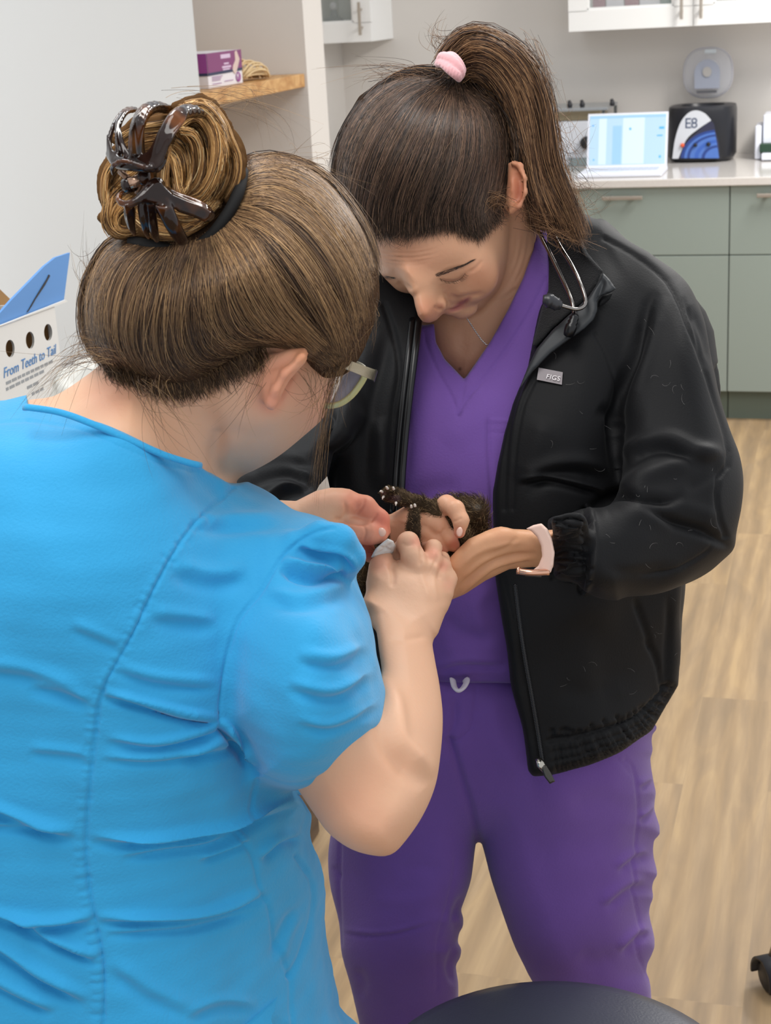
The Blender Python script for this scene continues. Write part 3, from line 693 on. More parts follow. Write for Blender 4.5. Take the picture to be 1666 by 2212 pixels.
for i, (s_, mm) in enumerate(((0.95, m_b1), (0.87, m_b2), (0.80, m_b1), (0.73, m_b2), (0.62, mat('panel_blue_mid', '3c62b4', .3)), (0.52, m_b2), (0.44, m_b1), (.36, m_b2))):
    c0 = (910, 1704); pts = []
    for a in np.linspace(math.pi, math.pi / 2 * 1.08, 14): pts.append(fz(c0[0] + 590 * s_ * math.cos(a), c0[1] - 440 * s_ * math.sin(a)))
    face(pts + [fz(880, 1500), fz(908, 1704)], mm, 'arc_print', 0.0012 + i * 0.0004)
text('E8', room(*hit_v(*fz(398, 1268), VF - 0.0014)), ux, zx, 0.058, mat('print_slate', '3c4a66', .4), t, spacing=.85)
for (x, y), mm, r_ in (((370, 1515), mat('button_orange', 'e0603a', .35), 0.0082), ((560, 1512), m_black, 0.0075), ((752, 1500), m_black, 0.0085)):
    c = hit_v(*fz(x, y), VF - 0.004); b = MB(); rg = lambda r, dv: [room(c[0] + r * math.cos(a), VF - 0.004 - dv, c[2] + r * math.sin(a)) for a in np.linspace(0, 6.283, 18, endpoint=False)]
    b.loft([rg(r_, -0.003), rg(r_, 0.006), rg(r_ * .7, 0.009)]); b.build('knob', mm, t, True)
m_clear = mat('clear_plastic', 'd6d8e0', 0.08, alpha=0.32); lid_c = (hit_v(1530, 157, 6.83)); 
def lring(r, z_, dv, e=2.5, n=40): return [room(lid_c[0] + r * math.copysign(abs(math.cos(a)) ** (2 / e), math.cos(a)), 6.83 + dv, lid_c[2] + z_ * math.copysign(abs(math.sin(a)) ** (2 / e), math.sin(a))) for a in np.linspace(0, 6.2832, n, endpoint=False)]
L_ = MB().loft([lring(.098, .098, 0), lring(.1, .1, -.012), lring(.088, .088, -.03), lring(.03, .03, -.034)]).build('clear_lid', m_clear, t, True)
MB().tube([Vector(p) for p in lring(.099, .099, -.004)], 0.004, 6, closed=True).build('lid_rim', mat('rim_clear', 'c9c8cf', .2, alpha=.8), L_)
m_pad = mat('lid_pad', 'a9afbf', .4, alpha=.75)
b = MB(); b.prism([room(lid_c[0] + x, 6.79, lid_c[2] + z) for x, z in [(-.05, -.06), (.05, -.06), (.052, .0)] + [(.052 * math.cos(a), .055 * math.sin(a)) for a in np.linspace(0.1, 3.04, 14)] + [(-.052, 0)]], room(0, -1, 0) * 0.004); b.build('lid_pad', m_pad, L_)
MB().prism([room(lid_c[0] + .018 * math.cos(a), 6.784, lid_c[2] + .006 + .02 * math.sin(a)) for a in np.linspace(0, 6.283, 18, endpoint=False)], room(0, -1, 0) * 0.003).build('lid_boss', mat('boss', 'aaa7a4', .5), L_)
MB().rbox(lid_c[0] - .042, lid_c[0] + .04, 6.782, 6.785, lid_c[2] - .078, lid_c[2] - .068).build('lid_marking', mat('dkgrey', '55555a', .5), L_)
MB().rbox(lid_c[0] - .012, lid_c[0] + .034, 6.79, 6.80, lid_c[2] + .078, lid_c[2] + .094, .003).build('lid_latch', mat('latch', 'c4ccd2', .25), L_)

# ---------------------------------------------------------------- white instrument left of the laptop
t = empty('anaesthesia_machine', room(-1.15, 6.6, Z_TOP), 'pale grey bench instrument with black knobs and a metal top shelf, left of the laptop', 'lab machine')
iu0 = hit_v(1100, 300, 6.62)[0]; iu1 = hit_v(1309, 240, 6.62)[0]; zI = hit_v(1250, 262, 6.6)[2]; zS = hit_v(1250, 233, 6.6)[2]
MB().rbox(iu0, iu1 - .01, 6.60, 6.88, Z_TOP + .03, zI, .004).build('body', mat('instrument_grey', 'd3d6dd', .35), t)
MB().rbox(iu0, iu1 - .02, 6.59, 6.87, Z_TOP + .001, Z_TOP + .03).build('plinth', mat('instrument_plinth', '8d9a9c', .4), t)
MB().rbox(iu0, iu1 - .03, 6.66, 6.86, zI, zS - .012).build('tan_drawer', mat('tan_panel', 'c9b896', .5), t)
MB().rbox(iu0, iu1 + .012, 6.58, 6.88, zS - .012, zS, .002).build('top_shelf', mat('shelf_metal', 'a9adb0', .25, metal=.6), t)
for uu, vv in ((iu1 - .006, 6.6), (iu1 + .004, 6.87)): MB().rbox(uu - .006, uu + .006, vv - .006, vv + .006, zI - .02, zS - .012).build('shelf_post', mat('post', '6d706f', .3, metal=.5), t)
for px_ in (1231, 1258, 1323):
    c = hit_v(px_, 222, 6.64); b = MB(); b.tube([room(c[0], 6.64, zS), room(c[0], 6.64, zS + .008), room(c[0], 6.64, zS + .018), room(c[0] - .004, 6.64, zS + .028)], [.009, .012, .009, .006], 10); b.build('shelf_knob', m_dark, t, True)
c = hit_v(1268, 308, 6.6); MB().tube([room(c[0], 6.6, c[2]), room(c[0], 6.585, c[2]), room(c[0], 6.57, c[2])], [.026, .026, .018], 18).build('control_knob', m_dark, t, True)
# crumpled clear bag by the instrument
def blob(name, c, r, m, label, cat, seed=0, amp=.25, sub=4):
    bm = bmesh.new(); bmesh.ops.create_icosphere(bm, subdivisions=sub, radius=1); rg = random.Random(seed); vs = np.array([v.co[:] for v in bm.verts]); n = vnoise(vs * 1.1, seed) + .6 * np.abs(vnoise(vs * 2.3, seed + 5))
    for v, k in zip(bm.verts, n):
        s_ = 1 + amp * float(k); v.co = Vector((v.co.x * r[0] * s_, v.co.y * r[1] * s_, max(v.co.z * r[2] * s_, -r[2] * .6))); v.co = Vector(c) + v.co
    me = bpy.data.meshes.new(name); bm.to_mesh(me); bm.free(); o = link(name, me, m); return tag(o, label, cat)
c = hit_z(1212, 358, Z_TOP); blob('plastic_bag', room(c[0] - .02, c[1] - .12, Z_TOP + .028), (.06, .03, .036), mat('bag_clear', 'dcdde2', .2, alpha=.55), 'crumpled clear plastic bag on the worktop left of the laptop', 'bag', 4)
c = hit_z(726, 392, Z_TOP)
# white and green device at the right edge
t = empty('label_printer', room(-0.3, 6.7, Z_TOP), 'white device with dark green parts on the worktop at the right photo edge', 'device')
eu = hit_v(1632, 320, 6.7)[0]
MB().rbox(eu, eu + .025, 6.66, 6.84, Z_TOP + .002, Z_TOP + .135, .006, 3).build('side_panel', m_lap, t)
MB().rbox(eu + .03, eu + .3, 6.68, 6.86, Z_TOP + .06, Z_TOP + .175, .006, 3).build('rear_case', m_lap, t)
MB().rbox(eu + .02, eu + .3, 6.64, 6.84, Z_TOP + .03, Z_TOP + .065, .004).build('green_tray', mat('dark_green', '24402f', .4), t)
MB().rbox(eu + .03, eu + .3, 6.60, 6.70, Z_TOP + .004, Z_TOP + .03, .004).build('front_tray', m_lap, t)

# ---------------------------------------------------------------- dark cabinet, carrier and bag at the left
m_dw = wood_mat('dark_walnut', '5a4636', '3f3026', (4, 4, 30))
t = empty('low_cabinet', room(-1.3, 2.0, 0), 'dark brown wooden floor cabinet glimpsed under the bent elbow', 'cabinet')
MB().rbox(U_L + .001, -1.04, 1.2, 2.748, .001, .86).build('carcass', m_dw, t)
MB().rbox(-1.039, -1.022, 1.99, 2.744, .003, .855, .001).build('door', m_dw, t); MB().rbox(-1.039, -1.022, 1.22, 1.985, .003, .855, .001).build('door', m_dw, t)
MB().rbox(U_L + .001, -1.01, 1.18, 2.76, .861, .90, .002).build('cabinet_top', m_white, t)
UC = -1.14; p_ = lambda x, y, u=UC: room(*hit_u(x, y, u))
t = empty('cardboard_pet_carrier', room(-1.25, 1.9, .901), 'white and blue cardboard pet carrier with round air holes beside the left wall', 'pet carrier')
m_cw = mat('carrier_white', 'd6d4cf', .55); m_cb = mat('carrier_blue', '5a8bc4', .5); m_kraft = mat('kraft', '9a7444', .7)
TL = hit_u(-90, 736, UC); TR = hit_u(120, 662, UC); zt_ = (hit_u(0, 704, UC)[2] + hit_u(120, 662, UC)[2]) / 2; v1c = hit_u(127, 740, UC)[1]; v0c = v1c - .36
# long side with punched holes
bm = bmesh.new()
holes = [hit_u(22, 753, UC), hit_u(65, 735, UC), hit_u(104, 718, UC)]
def holed_panel(u, v0, v1, z0, z1, holes, rv, rz, th, seg=20):
    b = MB(); bm = b.bm; edges = sorted([v0] + [x for h in holes for x in (h[1] - rv * 1.5, h[1] + rv * 1.5)] + [v1])
    hz0 = min(h[2] for h in holes) - rz * 1.8; hz1 = max(h[2] for h in holes) + rz * 1.8
    b.rbox(u, u + th, v0, v1, z0, hz0); b.rbox(u, u + th, v0, v1, hz1, z1)
    e = edges
    for i in range(0, len(e) - 1, 2): b.rbox(u, u + th, e[i], e[i + 1], hz0, hz1)
    for h in holes:
        q0, q1 = h[1] - rv * 1.5, h[1] + rv * 1.5; n = seg
        for uu in (u, u + th):
            inn = []; out = []
            for k in range(n):
                a = 2 * math.pi * k / n + math.pi / 4; c, s_ = math.cos(a), math.sin(a); inn.append(bm.verts.new(room(uu, h[1] + rv * c, h[2] + rz * s_)))
                m_ = max(abs(c), abs(s_)); out.append(bm.verts.new(room(uu, (q0 + q1) / 2 + (q1 - q0) / 2 * c / m_, (hz0 + hz1) / 2 + (hz1 - hz0) / 2 * s_ / m_)))
            for k in range(n): bm.faces.new([inn[k], inn[(k + 1) % n], out[(k + 1) % n], out[k]])
    return b
holed_panel(UC - .003, v0c, v1c, .902, zt_, holes, .0125, .0125, .003).build('long_side', m_cw, t)
MB().rbox(UC - .26, UC - .257, v0c, v1c, .902, zt_).build('long_side', m_cw, t)
MB().rbox(UC - .257, UC - .003, v1c - .003, v1c, .902, zt_).build('end_side', m_cw, t); MB().rbox(UC - .257, UC - .003, v0c, v0c + .003, .902, zt_).build('end_side', m_cw, t)
MB().rbox(UC - .257, UC - .003, v0c + .003, v1c - .003, .902, .905).build('bottom', m_kraft, t)
MB().rbox(UC - .016, UC - .013, v0c + .004, v1c - .004, .906, zt_ - .004).build('inner_liner', m_kraft, t)
gz = lambda x, y: (x / 5.819, 520 + y / 5.819)
flap = [gz(-60, 1075), gz(0, 1062), gz(805, 740), gz(880, 150), gz(700, 210), gz(560, 320), gz(150, 740), gz(0, 910), gz(-60, 960)]
MB().prism([p_(x, y, UC - .004) for x, y in flap], -ux * .004).build('blue_gable_flap', m_cb, t)
MB().prism([p_(x, y, UC - .001) for x, y in [gz(-60, 1085), gz(0, 1066), gz(830, 765), gz(805, 742), gz(0, 1058), gz(-60, 1075)]], ux * .003).build('folded_lip', m_cw, t)
MB().prism([p_(x, y, UC - .0035) for x, y in [gz(350, 890), gz(395, 820), gz(440, 740), gz(560, 560), gz(625, 440), gz(610, 425), gz(590, 470), gz(480, 650), gz(420, 750), gz(365, 850), gz(335, 895)]], ux * .001).build('flap_slot', m_dark, t)
MB().prism([p_(x, y, UC - .09) for x, y in [gz(-250, 460), gz(0, 610), gz(140, 745), gz(0, 900), gz(-200, 1000)]], -ux * .004).build('kraft_gable_flap', m_kraft, t)
a_ = Vector(p_(*gz(45, 1730), UC + .0006)); b_ = Vector(p_(*gz(430, 1530), UC + .0006))
text('From Teeth to Tail', a_, vx, zx, .0205, mat('print_blue', '4a7fb5', .6), t, shear=.3, ext=.0002)
m_gp = mat('print_grey', '8f9294', .6)
for i, (x0, y0, x1, y1) in enumerate(((75, 1795, 650, 1520), (75, 1870, 560, 1650), (340, 1850, 480, 1790), (400, 1930, 520, 1880))):
    a_ = hit_u(*gz(x0, y0), UC); b_ = hit_u(*gz(x1, y1), UC); z = a_[2]; n = int((b_[1] - a_[1]) / .008); rr = random.Random(i); v = a_[1]
    bb = MB()
    while v < b_[1]:
        w = rr.uniform(.006, .016); bb.rbox(UC, UC + .0004, v, v + w, z - .0022, z + .0022); v += w + .003
    bb.build('small_print', m_gp, t)
blob('paper_sack', P(205, 865, 2.05), (.055, .05, .055), mat('sack_white', 'd3d0c8', .5, alpha=.9, bump=.3, bscale=30), 'rumpled off-white sack between the pet carrier and the neck of the person in blue', 'bag', 9, .12)
# ---------------------------------------------------------------- stool seat and caster
def ringz(c, r, z, n=72): return [Vector((c[0] + r * math.cos(a), c[1] + r * math.sin(a), z)) for a in np.linspace(0, 2 * math.pi, n, endpoint=False)]
zs = .645; bk = CAM + ray(1195, 2096) * ((zs - CAM_H) / ray(1195, 2096)[2]); R_ = .20; dr = np.array([bk[0], bk[1]]) / np.hypot(bk[0], bk[1]); sc0 = np.array([bk[0], bk[1]]) - dr * R_
t = empty('round_stool', (sc0[0], sc0[1], 0), 'round stool with a black vinyl seat in the bottom foreground', 'stool')
m_vin = mat('black_vinyl', '42454f', .36, bump=.12, bscale=350, spec=.5)
o = MB().loft([ringz(sc0, .17, zs - .075), ringz(sc0, .20, zs - .072), ringz(sc0, R_ - .004, zs - .06), ringz(sc0, R_, zs - .04), ringz(sc0, R_ - .002, zs - .018), ringz(sc0, R_ - .012, zs - .005), ringz(sc0, R_ - .03, zs + .001), ringz(sc0, .12, zs + .006), ringz(sc0, .01, zs + .008)]).build('seat', m_vin, t, True)
MB().tube([p for p in ringz(sc0, R_ + .0005, zs - .058)], .0035, 6, closed=True).build('piping', m_dark, t, True)
m_chr = mat('chrome', 'c9c4bd', .15, metal=1.0)
MB().loft([ringz(sc0, .028, .10, 24), ringz(sc0, .028, .32, 24), ringz(sc0, .018, .325, 24), ringz(sc0, .018, zs - .074, 24)]).build('gas_column', m_chr, t, True)
for k in range(5):
    a = 2 * math.pi * k / 5 + .3; e = (sc0[0] + .24 * math.cos(a), sc0[1] + .24 * math.sin(a)); d_ = Vector((math.cos(a), math.sin(a), 0))
    lg = MB().tube([Vector((sc0[0], sc0[1], .12)) + d_ * .02, Vector((e[0], e[1], .075))], [.022, .014], 10).build('leg', m_chr, t, True)
    b = MB(); s_ = d_.cross(Vector((0, 0, 1)))
    for sd in (-.018, .018):
        b.tube([Vector((e[0], e[1], .026)) + s_ * (sd - .006), Vector((e[0], e[1], .026)) + s_ * (sd + .006)], .025, 18)
    b.build('caster_wheel', m_dark, t, True)
# caster of a second chair, entering at the right edge
cp = CAM + ray(1652, 2110) * ((.03 - CAM_H) / ray(1652, 2110)[2]); C0 = Vector(cp)
t = empty('office_chair', (cp[0], cp[1], 0), 'chair base with a black hooded caster at the lower right photo edge', 'chair')
ax = Vector((1, .25, 0)).normalized(); fw_ = Vector((-.25, 1, 0)).normalized()
for i_, s_ in enumerate((-.001, .042)):
    o = MB().tube([C0 + ax * s_, C0 + ax * (s_ + .004), C0 + ax * (s_ + .016), C0 + ax * (s_ + .020)], [.022, .029, .029, .022], 26).build('wheel', m_dark, t, True)
def fan(off, th):
    pts = []
    for a in np.linspace(-.25, math.pi + .35, 20): pts.append(C0 + ax * off + fw_ * (.036 * math.cos(a)) + Vector((0, 0, .036 * math.sin(a))))
    for a in np.linspace(math.pi + .35, -.25, 20): pts.append(C0 + ax * off + fw_ * (.031 * math.cos(a)) + Vector((0, 0, .031 * math.sin(a))))
    return pts
MB().prism(fan(-.008, 0), ax * .076).build('caster_hood', m_dark, t, True)
m_nk = mat('leg_nickel', 'b7a58d', .3, metal=.7)
MB().tube(spline([tuple(C0 + ax * .022 + Vector((0, 0, .03))), tuple(C0 + ax * .035 + Vector((0, 0, .07))), tuple(C0 + ax * .075 + Vector((0, 0, .092))), tuple(C0 + ax * .16 + Vector((0, 0, .098))), tuple(C0 + ax * .30 + Vector((0, 0, .11)))], 24), .011, 12, flat=1.5).build('base_arm', m_nk, t, True)
MB().tube([C0 + ax * .03 + Vector((0, 0, .0)), C0 + ax * .03 + Vector((0, 0, .055))], .007, 10).build('caster_pin', m_chr, t, True)
# ================================================================== PERSON IN BLUE (seen from behind)
pb = empty('person', (0, 0, 0), 'person in bright blue scrub top seen from behind, bun in a claw clip, wearing glasses', 'person')
_fl = P(250, 2212, 1.4); pb.location = (_fl[0], _fl[1], 0)
m_skinb = mat('skin_fair', 'dcb79c', .5, sss=.12, attr=True, bump=.12, bscale=260, spec=.3)
SK = 'd9ab8c'
# ---- garment form shared by skin and cloth
TORSO = [(-140, 868), (-60, 872), (0, 884), (62, 880), (110, 884), (150, 862), (210, 815), (300, 790), (400, 860), (452, 985), (470, 1030), (505, 1050), (560, 1076), (610, 1120), (640, 1250), (625, 1450), (600, 1600), (610, 1690), (652, 1718), (660, 1760), (656, 1790), (662, 1825), (674, 1850), (686, 1890), (692, 1930), (690, 1990), (697, 2060), (712, 2120), (722, 2180), (734, 2290), (-140, 2290)]
T_FR = [(-100, 900, 1.17), (60, 890, 1.165), (250, 900, 1.165), (400, 980, 1.185), (500, 1060, 1.215), (50, 1150, 1.125), (300, 1200, 1.135), (550, 1250, 1.20), (50, 1600, 1.15), (300, 1650, 1.155), (600, 1650, 1.23), (50, 2100, 1.19), (300, 2100, 1.20), (650, 2050, 1.32), (50, 2290, 1.2), (400, 2290, 1.22), (700, 2290, 1.35)]
def torso_b(L): return L.infl(TORSO, T_FR, .10, 150, k=.01, n=170)
def neck_b(L):
    L.cap((300, 1010, 1.285), (400, 830, 1.265), 165, 140, .03); L.cap((400, 830, 1.265), (500, 720, 1.25), 140, 130, .03)
    L.cap((320, 960, 1.28), (120, 960, 1.27), 120, 70, .04); return L
ARM = [(600, 1640), (640, 1560), (780, 1500), (822, 1470), (818, 1400), (808, 1330), (800, 1290), (960, 1300), (950, 1330), (934, 1375), (940, 1425), (950, 1480), (957, 1550), (952, 1630), (940, 1700), (912, 1765), (872, 1822), (845, 1846), (812, 1849), (760, 1835), (712, 1802), (680, 1760), (640, 1700)]
def arm_b(L): return L.infl(ARM, [(650, 1700, 1.19), (700, 1560, 1.16), (800, 1750, 1.165), (880, 1700, 1.19), (900, 1550, 1.235), (880, 1400, 1.322), (870, 1320, 1.374), (870, 1290, 1.39), (930, 1600, 1.23)], .042, 70, k=.01, n=130)
SLEEVE = [(470, 1040), (505, 1050), (560, 1072), (620, 1098), (680, 1112), (720, 1130), (756, 1162), (779, 1200), (781, 1222), (770, 1246), (776, 1268), (790, 1300), (804, 1345), (811, 1400), (822, 1455), (833, 1515), (834, 1560), (822, 1590), (790, 1625), (745, 1665), (700, 1694), (650, 1711), (612, 1709), (575, 1699), (549, 1688), (546, 1655), (520, 1600), (480, 1550), (460, 1400), (440, 1200)]
S_FR = [(500, 1080, 1.225), (600, 1130, 1.20), (700, 1160, 1.215), (770, 1220, 1.24), (560, 1300, 1.165), (680, 1350, 1.135), (790, 1400, 1.165), (500, 1500, 1.165), (650, 1550, 1.125), (780, 1540, 1.155), (600, 1680, 1.165), (700, 1660, 1.15)]

# ---- scrub top
L = Lat(-70, 850, 840, 2240, 1.08, 1.5, 4, .0045)
torso_b(L); neck_b(L); L.F -= .0045
L.infl(SLEEVE, S_FR, .075, 85, k=.016, n=150)
L.ell((735, 1190, 1.21), (40, 34, 30), rz=35, k=.02)
L.chain([(640, 1165, 1.196, 18), (690, 1152, 1.196, 22), (735, 1165, 1.20, 24), (762, 1205, 1.215, 22), (755, 1240, 1.235, 16)], k=.012)
L.cut([(432, 1004), (380, 988), (350, 976), (280, 946), (200, 911), (130, 887), (90, 880), (62, 876), (50, 800), (300, 600), (900, 700), (900, 1000), (640, 1010), (520, 1046), (500, 1046), (462, 1026)])
L.cut([(640, 1716), (700, 1702), (760, 1668), (810, 1622), (838, 1575), (850, 1560), (900, 1800), (700, 1800)], d0=1.0)
W, Q = L.mesh(2)
Q = fix_orient(W, Q)
cr = []
def fold(pts, w, d, kind='s', taper=True): cr.append((pts, w, d, kind, taper))
# seams: yoke/princess, armhole, side, neckline stitch
for pts, d in (([(505, 1052), (450, 1100), (400, 1155), (345, 1245), (305, 1330), (270, 1400), (235, 1460), (217, 1505), (205, 1600), (192, 1720), (186, 1810), (188, 1880), (205, 1985), (222, 2060), (226, 2140), (222, 2240)], -2.2),
               ([(720, 1140), (680, 1150), (640, 1175), (605, 1210), (560, 1280), (515, 1340), (490, 1420), (478, 1480), (471, 1556)], -2.0),
               ([(555, 1690), (545, 1760), (538, 1800)], -1.6), ([(520, 1808), (545, 1850), (560, 1920), (580, 1960), (590, 2020), (610, 2070), (628, 2110), (630, 2170), (636, 2240)], -1.6)):
    fold(pts, 4.5, d, 'g', False)
fold([(62, 905), (130, 915), (200, 940), (280, 975), (350, 1003), (410, 1018), (430, 1020)], 4, -.9, 'g', False)
fold([(-20, 912), (62, 905)], 4, -.7, 'g', False)
# raised piping by the princess seam
fold([(490, 1065), (435, 1120), (385, 1175), (330, 1260), (290, 1345), (255, 1415), (222, 1470), (203, 1510), (192, 1600), (178, 1720), (172, 1810), (173, 1880), (188, 1985), (205, 2060), (210, 2140), (206, 2240)], 11, 1.0, 'g', False)
# puckers across that band
rg = random.Random(5)
band = spline([(470, 1085), (385, 1170), (325, 1265), (285, 1345), (245, 1430), (205, 1505), (190, 1600), (178, 1720), (172, 1810), (173, 1880), (186, 1985), (205, 2080), (206, 2230)], 60)
for i in range(2, 58):
    p, q = band[i], band[i + 1]; t_ = (q - p) / np.linalg.norm(q - p); n_ = np.array([-t_[1], t_[0]]); c = p + t_ * rg.uniform(-6, 6); s_ = rg.uniform(14, 34)
    fold([tuple(c + n_ * s_ * -.9), tuple(c + n_ * s_ * .5)], 5.5, -rg.uniform(.5, 1.3), 'g')
# body folds (long drag lines)
for pts, w, d in (([(218, 1500), (300, 1520), (390, 1545), (471, 1558)], 13, 4.0), ([(225, 1600), (330, 1610), (420, 1590), (490, 1565)], 14, 3.0), ([(215, 1640), (330, 1642), (430, 1625), (500, 1590)], 12, 2.0), ([(390, 1640), (470, 1620), (540, 1600)], 16, 2.5),
                  ([(190, 1812), (300, 1822), (400, 1812), (520, 1790), (600, 1750), (655, 1735)], 15, 5.5), ([(260, 1850), (360, 1838), (450, 1825), (530, 1800)], 12, 3.5), ([(430, 1860), (500, 1835), (545, 1815)], 10, 2.5),
                  ([(560, 1860), (600, 1820), (655, 1800)], 14, 3.5), ([(205, 1985), (300, 1990), (420, 1985), (520, 1955), (580, 1925)], 14, 5.0), ([(225, 2015), (330, 2010), (430, 2000), (560, 1960)], 12, 3.0),
                  ([(-60, 1735), (20, 1765), (100, 1795), (165, 1805)], 17, 4.5), ([(-60, 1780), (40, 1790), (120, 1800)], 12, 2.0), ([(-60, 1960), (20, 1990), (100, 2000), (205, 1985)], 16, 4.5), ([(20, 1985), (80, 2020), (150, 2050), (215, 2075)], 14, 4.0),
                  ([(-60, 2020), (20, 2070), (100, 2120), (160, 2150), (190, 2165)], 18, 4.5), ([(-60, 2100), (40, 2150), (120, 2185)], 16, 3.0), ([(60, 1480), (140, 1500), (200, 1520)], 18, 2.5), ([(-40, 1440), (60, 1455), (180, 1500)], 22, 2.5), ([(60, 1620), (140, 1630), (195, 1640)], 16, 1.6),
                  ([(230, 2080), (330, 2150), (420, 2190)], 24, 2.0), ([(400, 2200), (480, 2170), (560, 2180)], 18, 2.0), ([(640, 1960), (610, 2030), (600, 2080)], 14, 2.0)):
    fold(pts, w * .85, -d * 1.35)
# armhole / sleeve folds
for pts, w, d in (([(605, 1215), (650, 1235), (700, 1240), (745, 1230)], 15, 6.0), ([(640, 1180), (690, 1190), (740, 1200), (770, 1235)], 10, 3.0), ([(570, 1285), (640, 1300), (700, 1290), (760, 1270)], 20, 2.5), ([(640, 1420), (720, 1430), (800, 1400)], 18, 2.5), ([(620, 1480), (720, 1500), (815, 1455)], 18, 3.0), ([(640, 1560), (720, 1570), (828, 1520)], 14, 1.8),
                  ([(471, 1558), (500, 1590), (530, 1625), (548, 1660)], 12, 6.0), ([(420, 1135), (520, 1130), (620, 1120)], 20, 2.5), ([(370, 1230), (460, 1250), (540, 1240)], 24, 2.5), ([(320, 1330), (400, 1340), (470, 1350)], 20, 1.8), ([(240, 1440), (340, 1470), (470, 1480)], 16, 2.0), ([(150, 1350), (220, 1380), (270, 1400)], 16, 1.4)):
    fold(pts, w * .9, -d * 1.3)
fold([(555, 1672), (610, 1690), (650, 1690), (700, 1673), (745, 1645), (790, 1608), (826, 1565)], 3.5, -1.0, 'g', False)
fold([(640, 1850), (675, 1900), (678, 1960), (655, 2040), (628, 2108)], 6, -3.5, 'g', False)
W = creases(W, Q, cr)
n_ = vnoise(W * 9, 3) * .0016 + vnoise(W * np.array([20, 20, 45]), 4) * .0006
W = W + normals(W, Q) * n_[:, None]
m_blue = mat('scrub_blue', '2f9bd0', .75, bump=.25, bscale=420, sheen=.25, var=.05, vscale=18, spec=.25)
top_b = sdf_obj('scrub_top', W, Q, m_blue, pb)
# neck binding as a rolled edge
MB().tube(list(cs2w(spline([(52, 880, 1.158), (62, 880, 1.156), (130, 891, 1.151), (200, 916, 1.148), (280, 951, 1.152), (350, 981, 1.16), (405, 999, 1.17), (434, 1006, 1.178)], 40))), .0028, 8, flat=.8).build('neck_binding', m_blue, top_b, True)

# ---- skin: head/neck, near arm and hand, far hand (one mesh)
parts = []
L = Lat(40, 790, 690, 1120, 1.12, 1.5, 3.5, .004)
torso_b(L); neck_b(L)
FACE = [(430, 640), (700, 620), (765, 700), (752, 770), (735, 798), (722, 825), (716, 862), (699, 902), (655, 943), (600, 987), (545, 1018), (505, 1031), (478, 1030), (452, 1010), (420, 950), (400, 850)]
L.infl(FACE, [(450, 800, 1.20), (560, 820, 1.185), (680, 800, 1.215), (640, 900, 1.215), (560, 980, 1.225), (480, 1010, 1.235)], .075, 85, k=.012, n=90)
L.ell((545, 835, 1.215), (70, 60, 40), k=.02)
# ear seen from behind
EAR = [(556, 800), (562, 778), (585, 765), (622, 753), (660, 750), (667, 762), (662, 782), (645, 800), (626, 822), (612, 848), (602, 872), (592, 888), (578, 884), (566, 862), (558, 830)]
L.infl(EAR, [(560, 800, 1.178), (600, 800, 1.168), (655, 765, 1.162), (590, 870, 1.172)], .007, 11, k=.006)
L.chain([(582, 872, 1.176, 9), (596, 842, 1.168, 9), (618, 806, 1.162, 10), (652, 770, 1.158, 10)], k=.004)
DSK, LSK = L.depthmap(), L
W, Q = L.mesh(2); Q = fix_orient(W, Q)
W = creases(W, Q, [([(470, 940), (462, 985), (470, 1025)], 14, -3, 'g', False), ([(645, 800), (625, 822), (612, 850), (604, 878)], 6, -2.5, 'g'), ([(575, 800), (600, 790), (640, 772)], 7, -1.5, 'g'), ([(130, 885), (200, 850), (260, 835)], 14, -1, 'g')])
col = paint(W, SK, [(600, 820, 50, 80, 35, 'd98e70', .75), (585, 870, 26, 26, 0, 'd98468', .6), (655, 765, 25, 20, 0, 'e0956c', .6), (680, 880, 60, 60, 0, 'd99a82', .5), (240, 850, 60, 50, 0, 'd8957c', .45), (560, 930, 120, 90, -20, 'cf9f86', .3)])
parts.append((W, Q, col))
L = Lat(560, 1000, 1130, 1870, 1.1, 1.52, 3.0, .0035)
arm_b(L)
# near hand: back of a loose fist
L.infl([(800, 1235), (797, 1262), (800, 1305), (810, 1350), (940, 1362), (958, 1320), (975, 1285), (979, 1262), (974, 1240), (962, 1226), (945, 1214), (915, 1208), (875, 1208), (830, 1215)], [(870, 1250, 1.398), (850, 1320, 1.378), (930, 1320, 1.386), (930, 1270, 1.40), (880, 1200, 1.418), (960, 1240, 1.425)], .026, 52, k=.016)
L.chain([(900, 1248, 1.424, 29), (893, 1205, 1.422, 25), (882, 1172, 1.428, 22.5), (868, 1188, 1.447, 19), (848, 1196, 1.455, 16)], k=.005)         # index, bent
L.chain([(926, 1248, 1.43, 26), (934, 1210, 1.432, 20), (937, 1183, 1.440, 17), (920, 1190, 1.462, 18), (895, 1198, 1.475, 14)], k=.0045)       # middle
L.ell((903, 1222, 1.414), (17, 15, 10), k=.006); L.ell((932, 1228, 1.420), (14, 13, 9), k=.006); L.ell((955, 1246, 1.428), (12, 12, 9), k=.006)
L.chain([(950, 1255, 1.437, 23), (957, 1222, 1.440, 17), (955, 1208, 1.455, 16), (935, 1210, 1.472, 16)], k=.004)      # ring
L.chain([(955, 1275, 1.435, 24), (968, 1250, 1.443, 17), (962, 1238, 1.458, 15), (945, 1236, 1.47, 14)], k=.007)      # little
L.chain([(835, 1300, 1.41, 30), (822, 1255, 1.413, 24), (820, 1222, 1.42, 19), (834, 1204, 1.43, 15)], k=.007)          # thumb
W, Q = L.mesh(2); Q = fix_orient(W, Q)
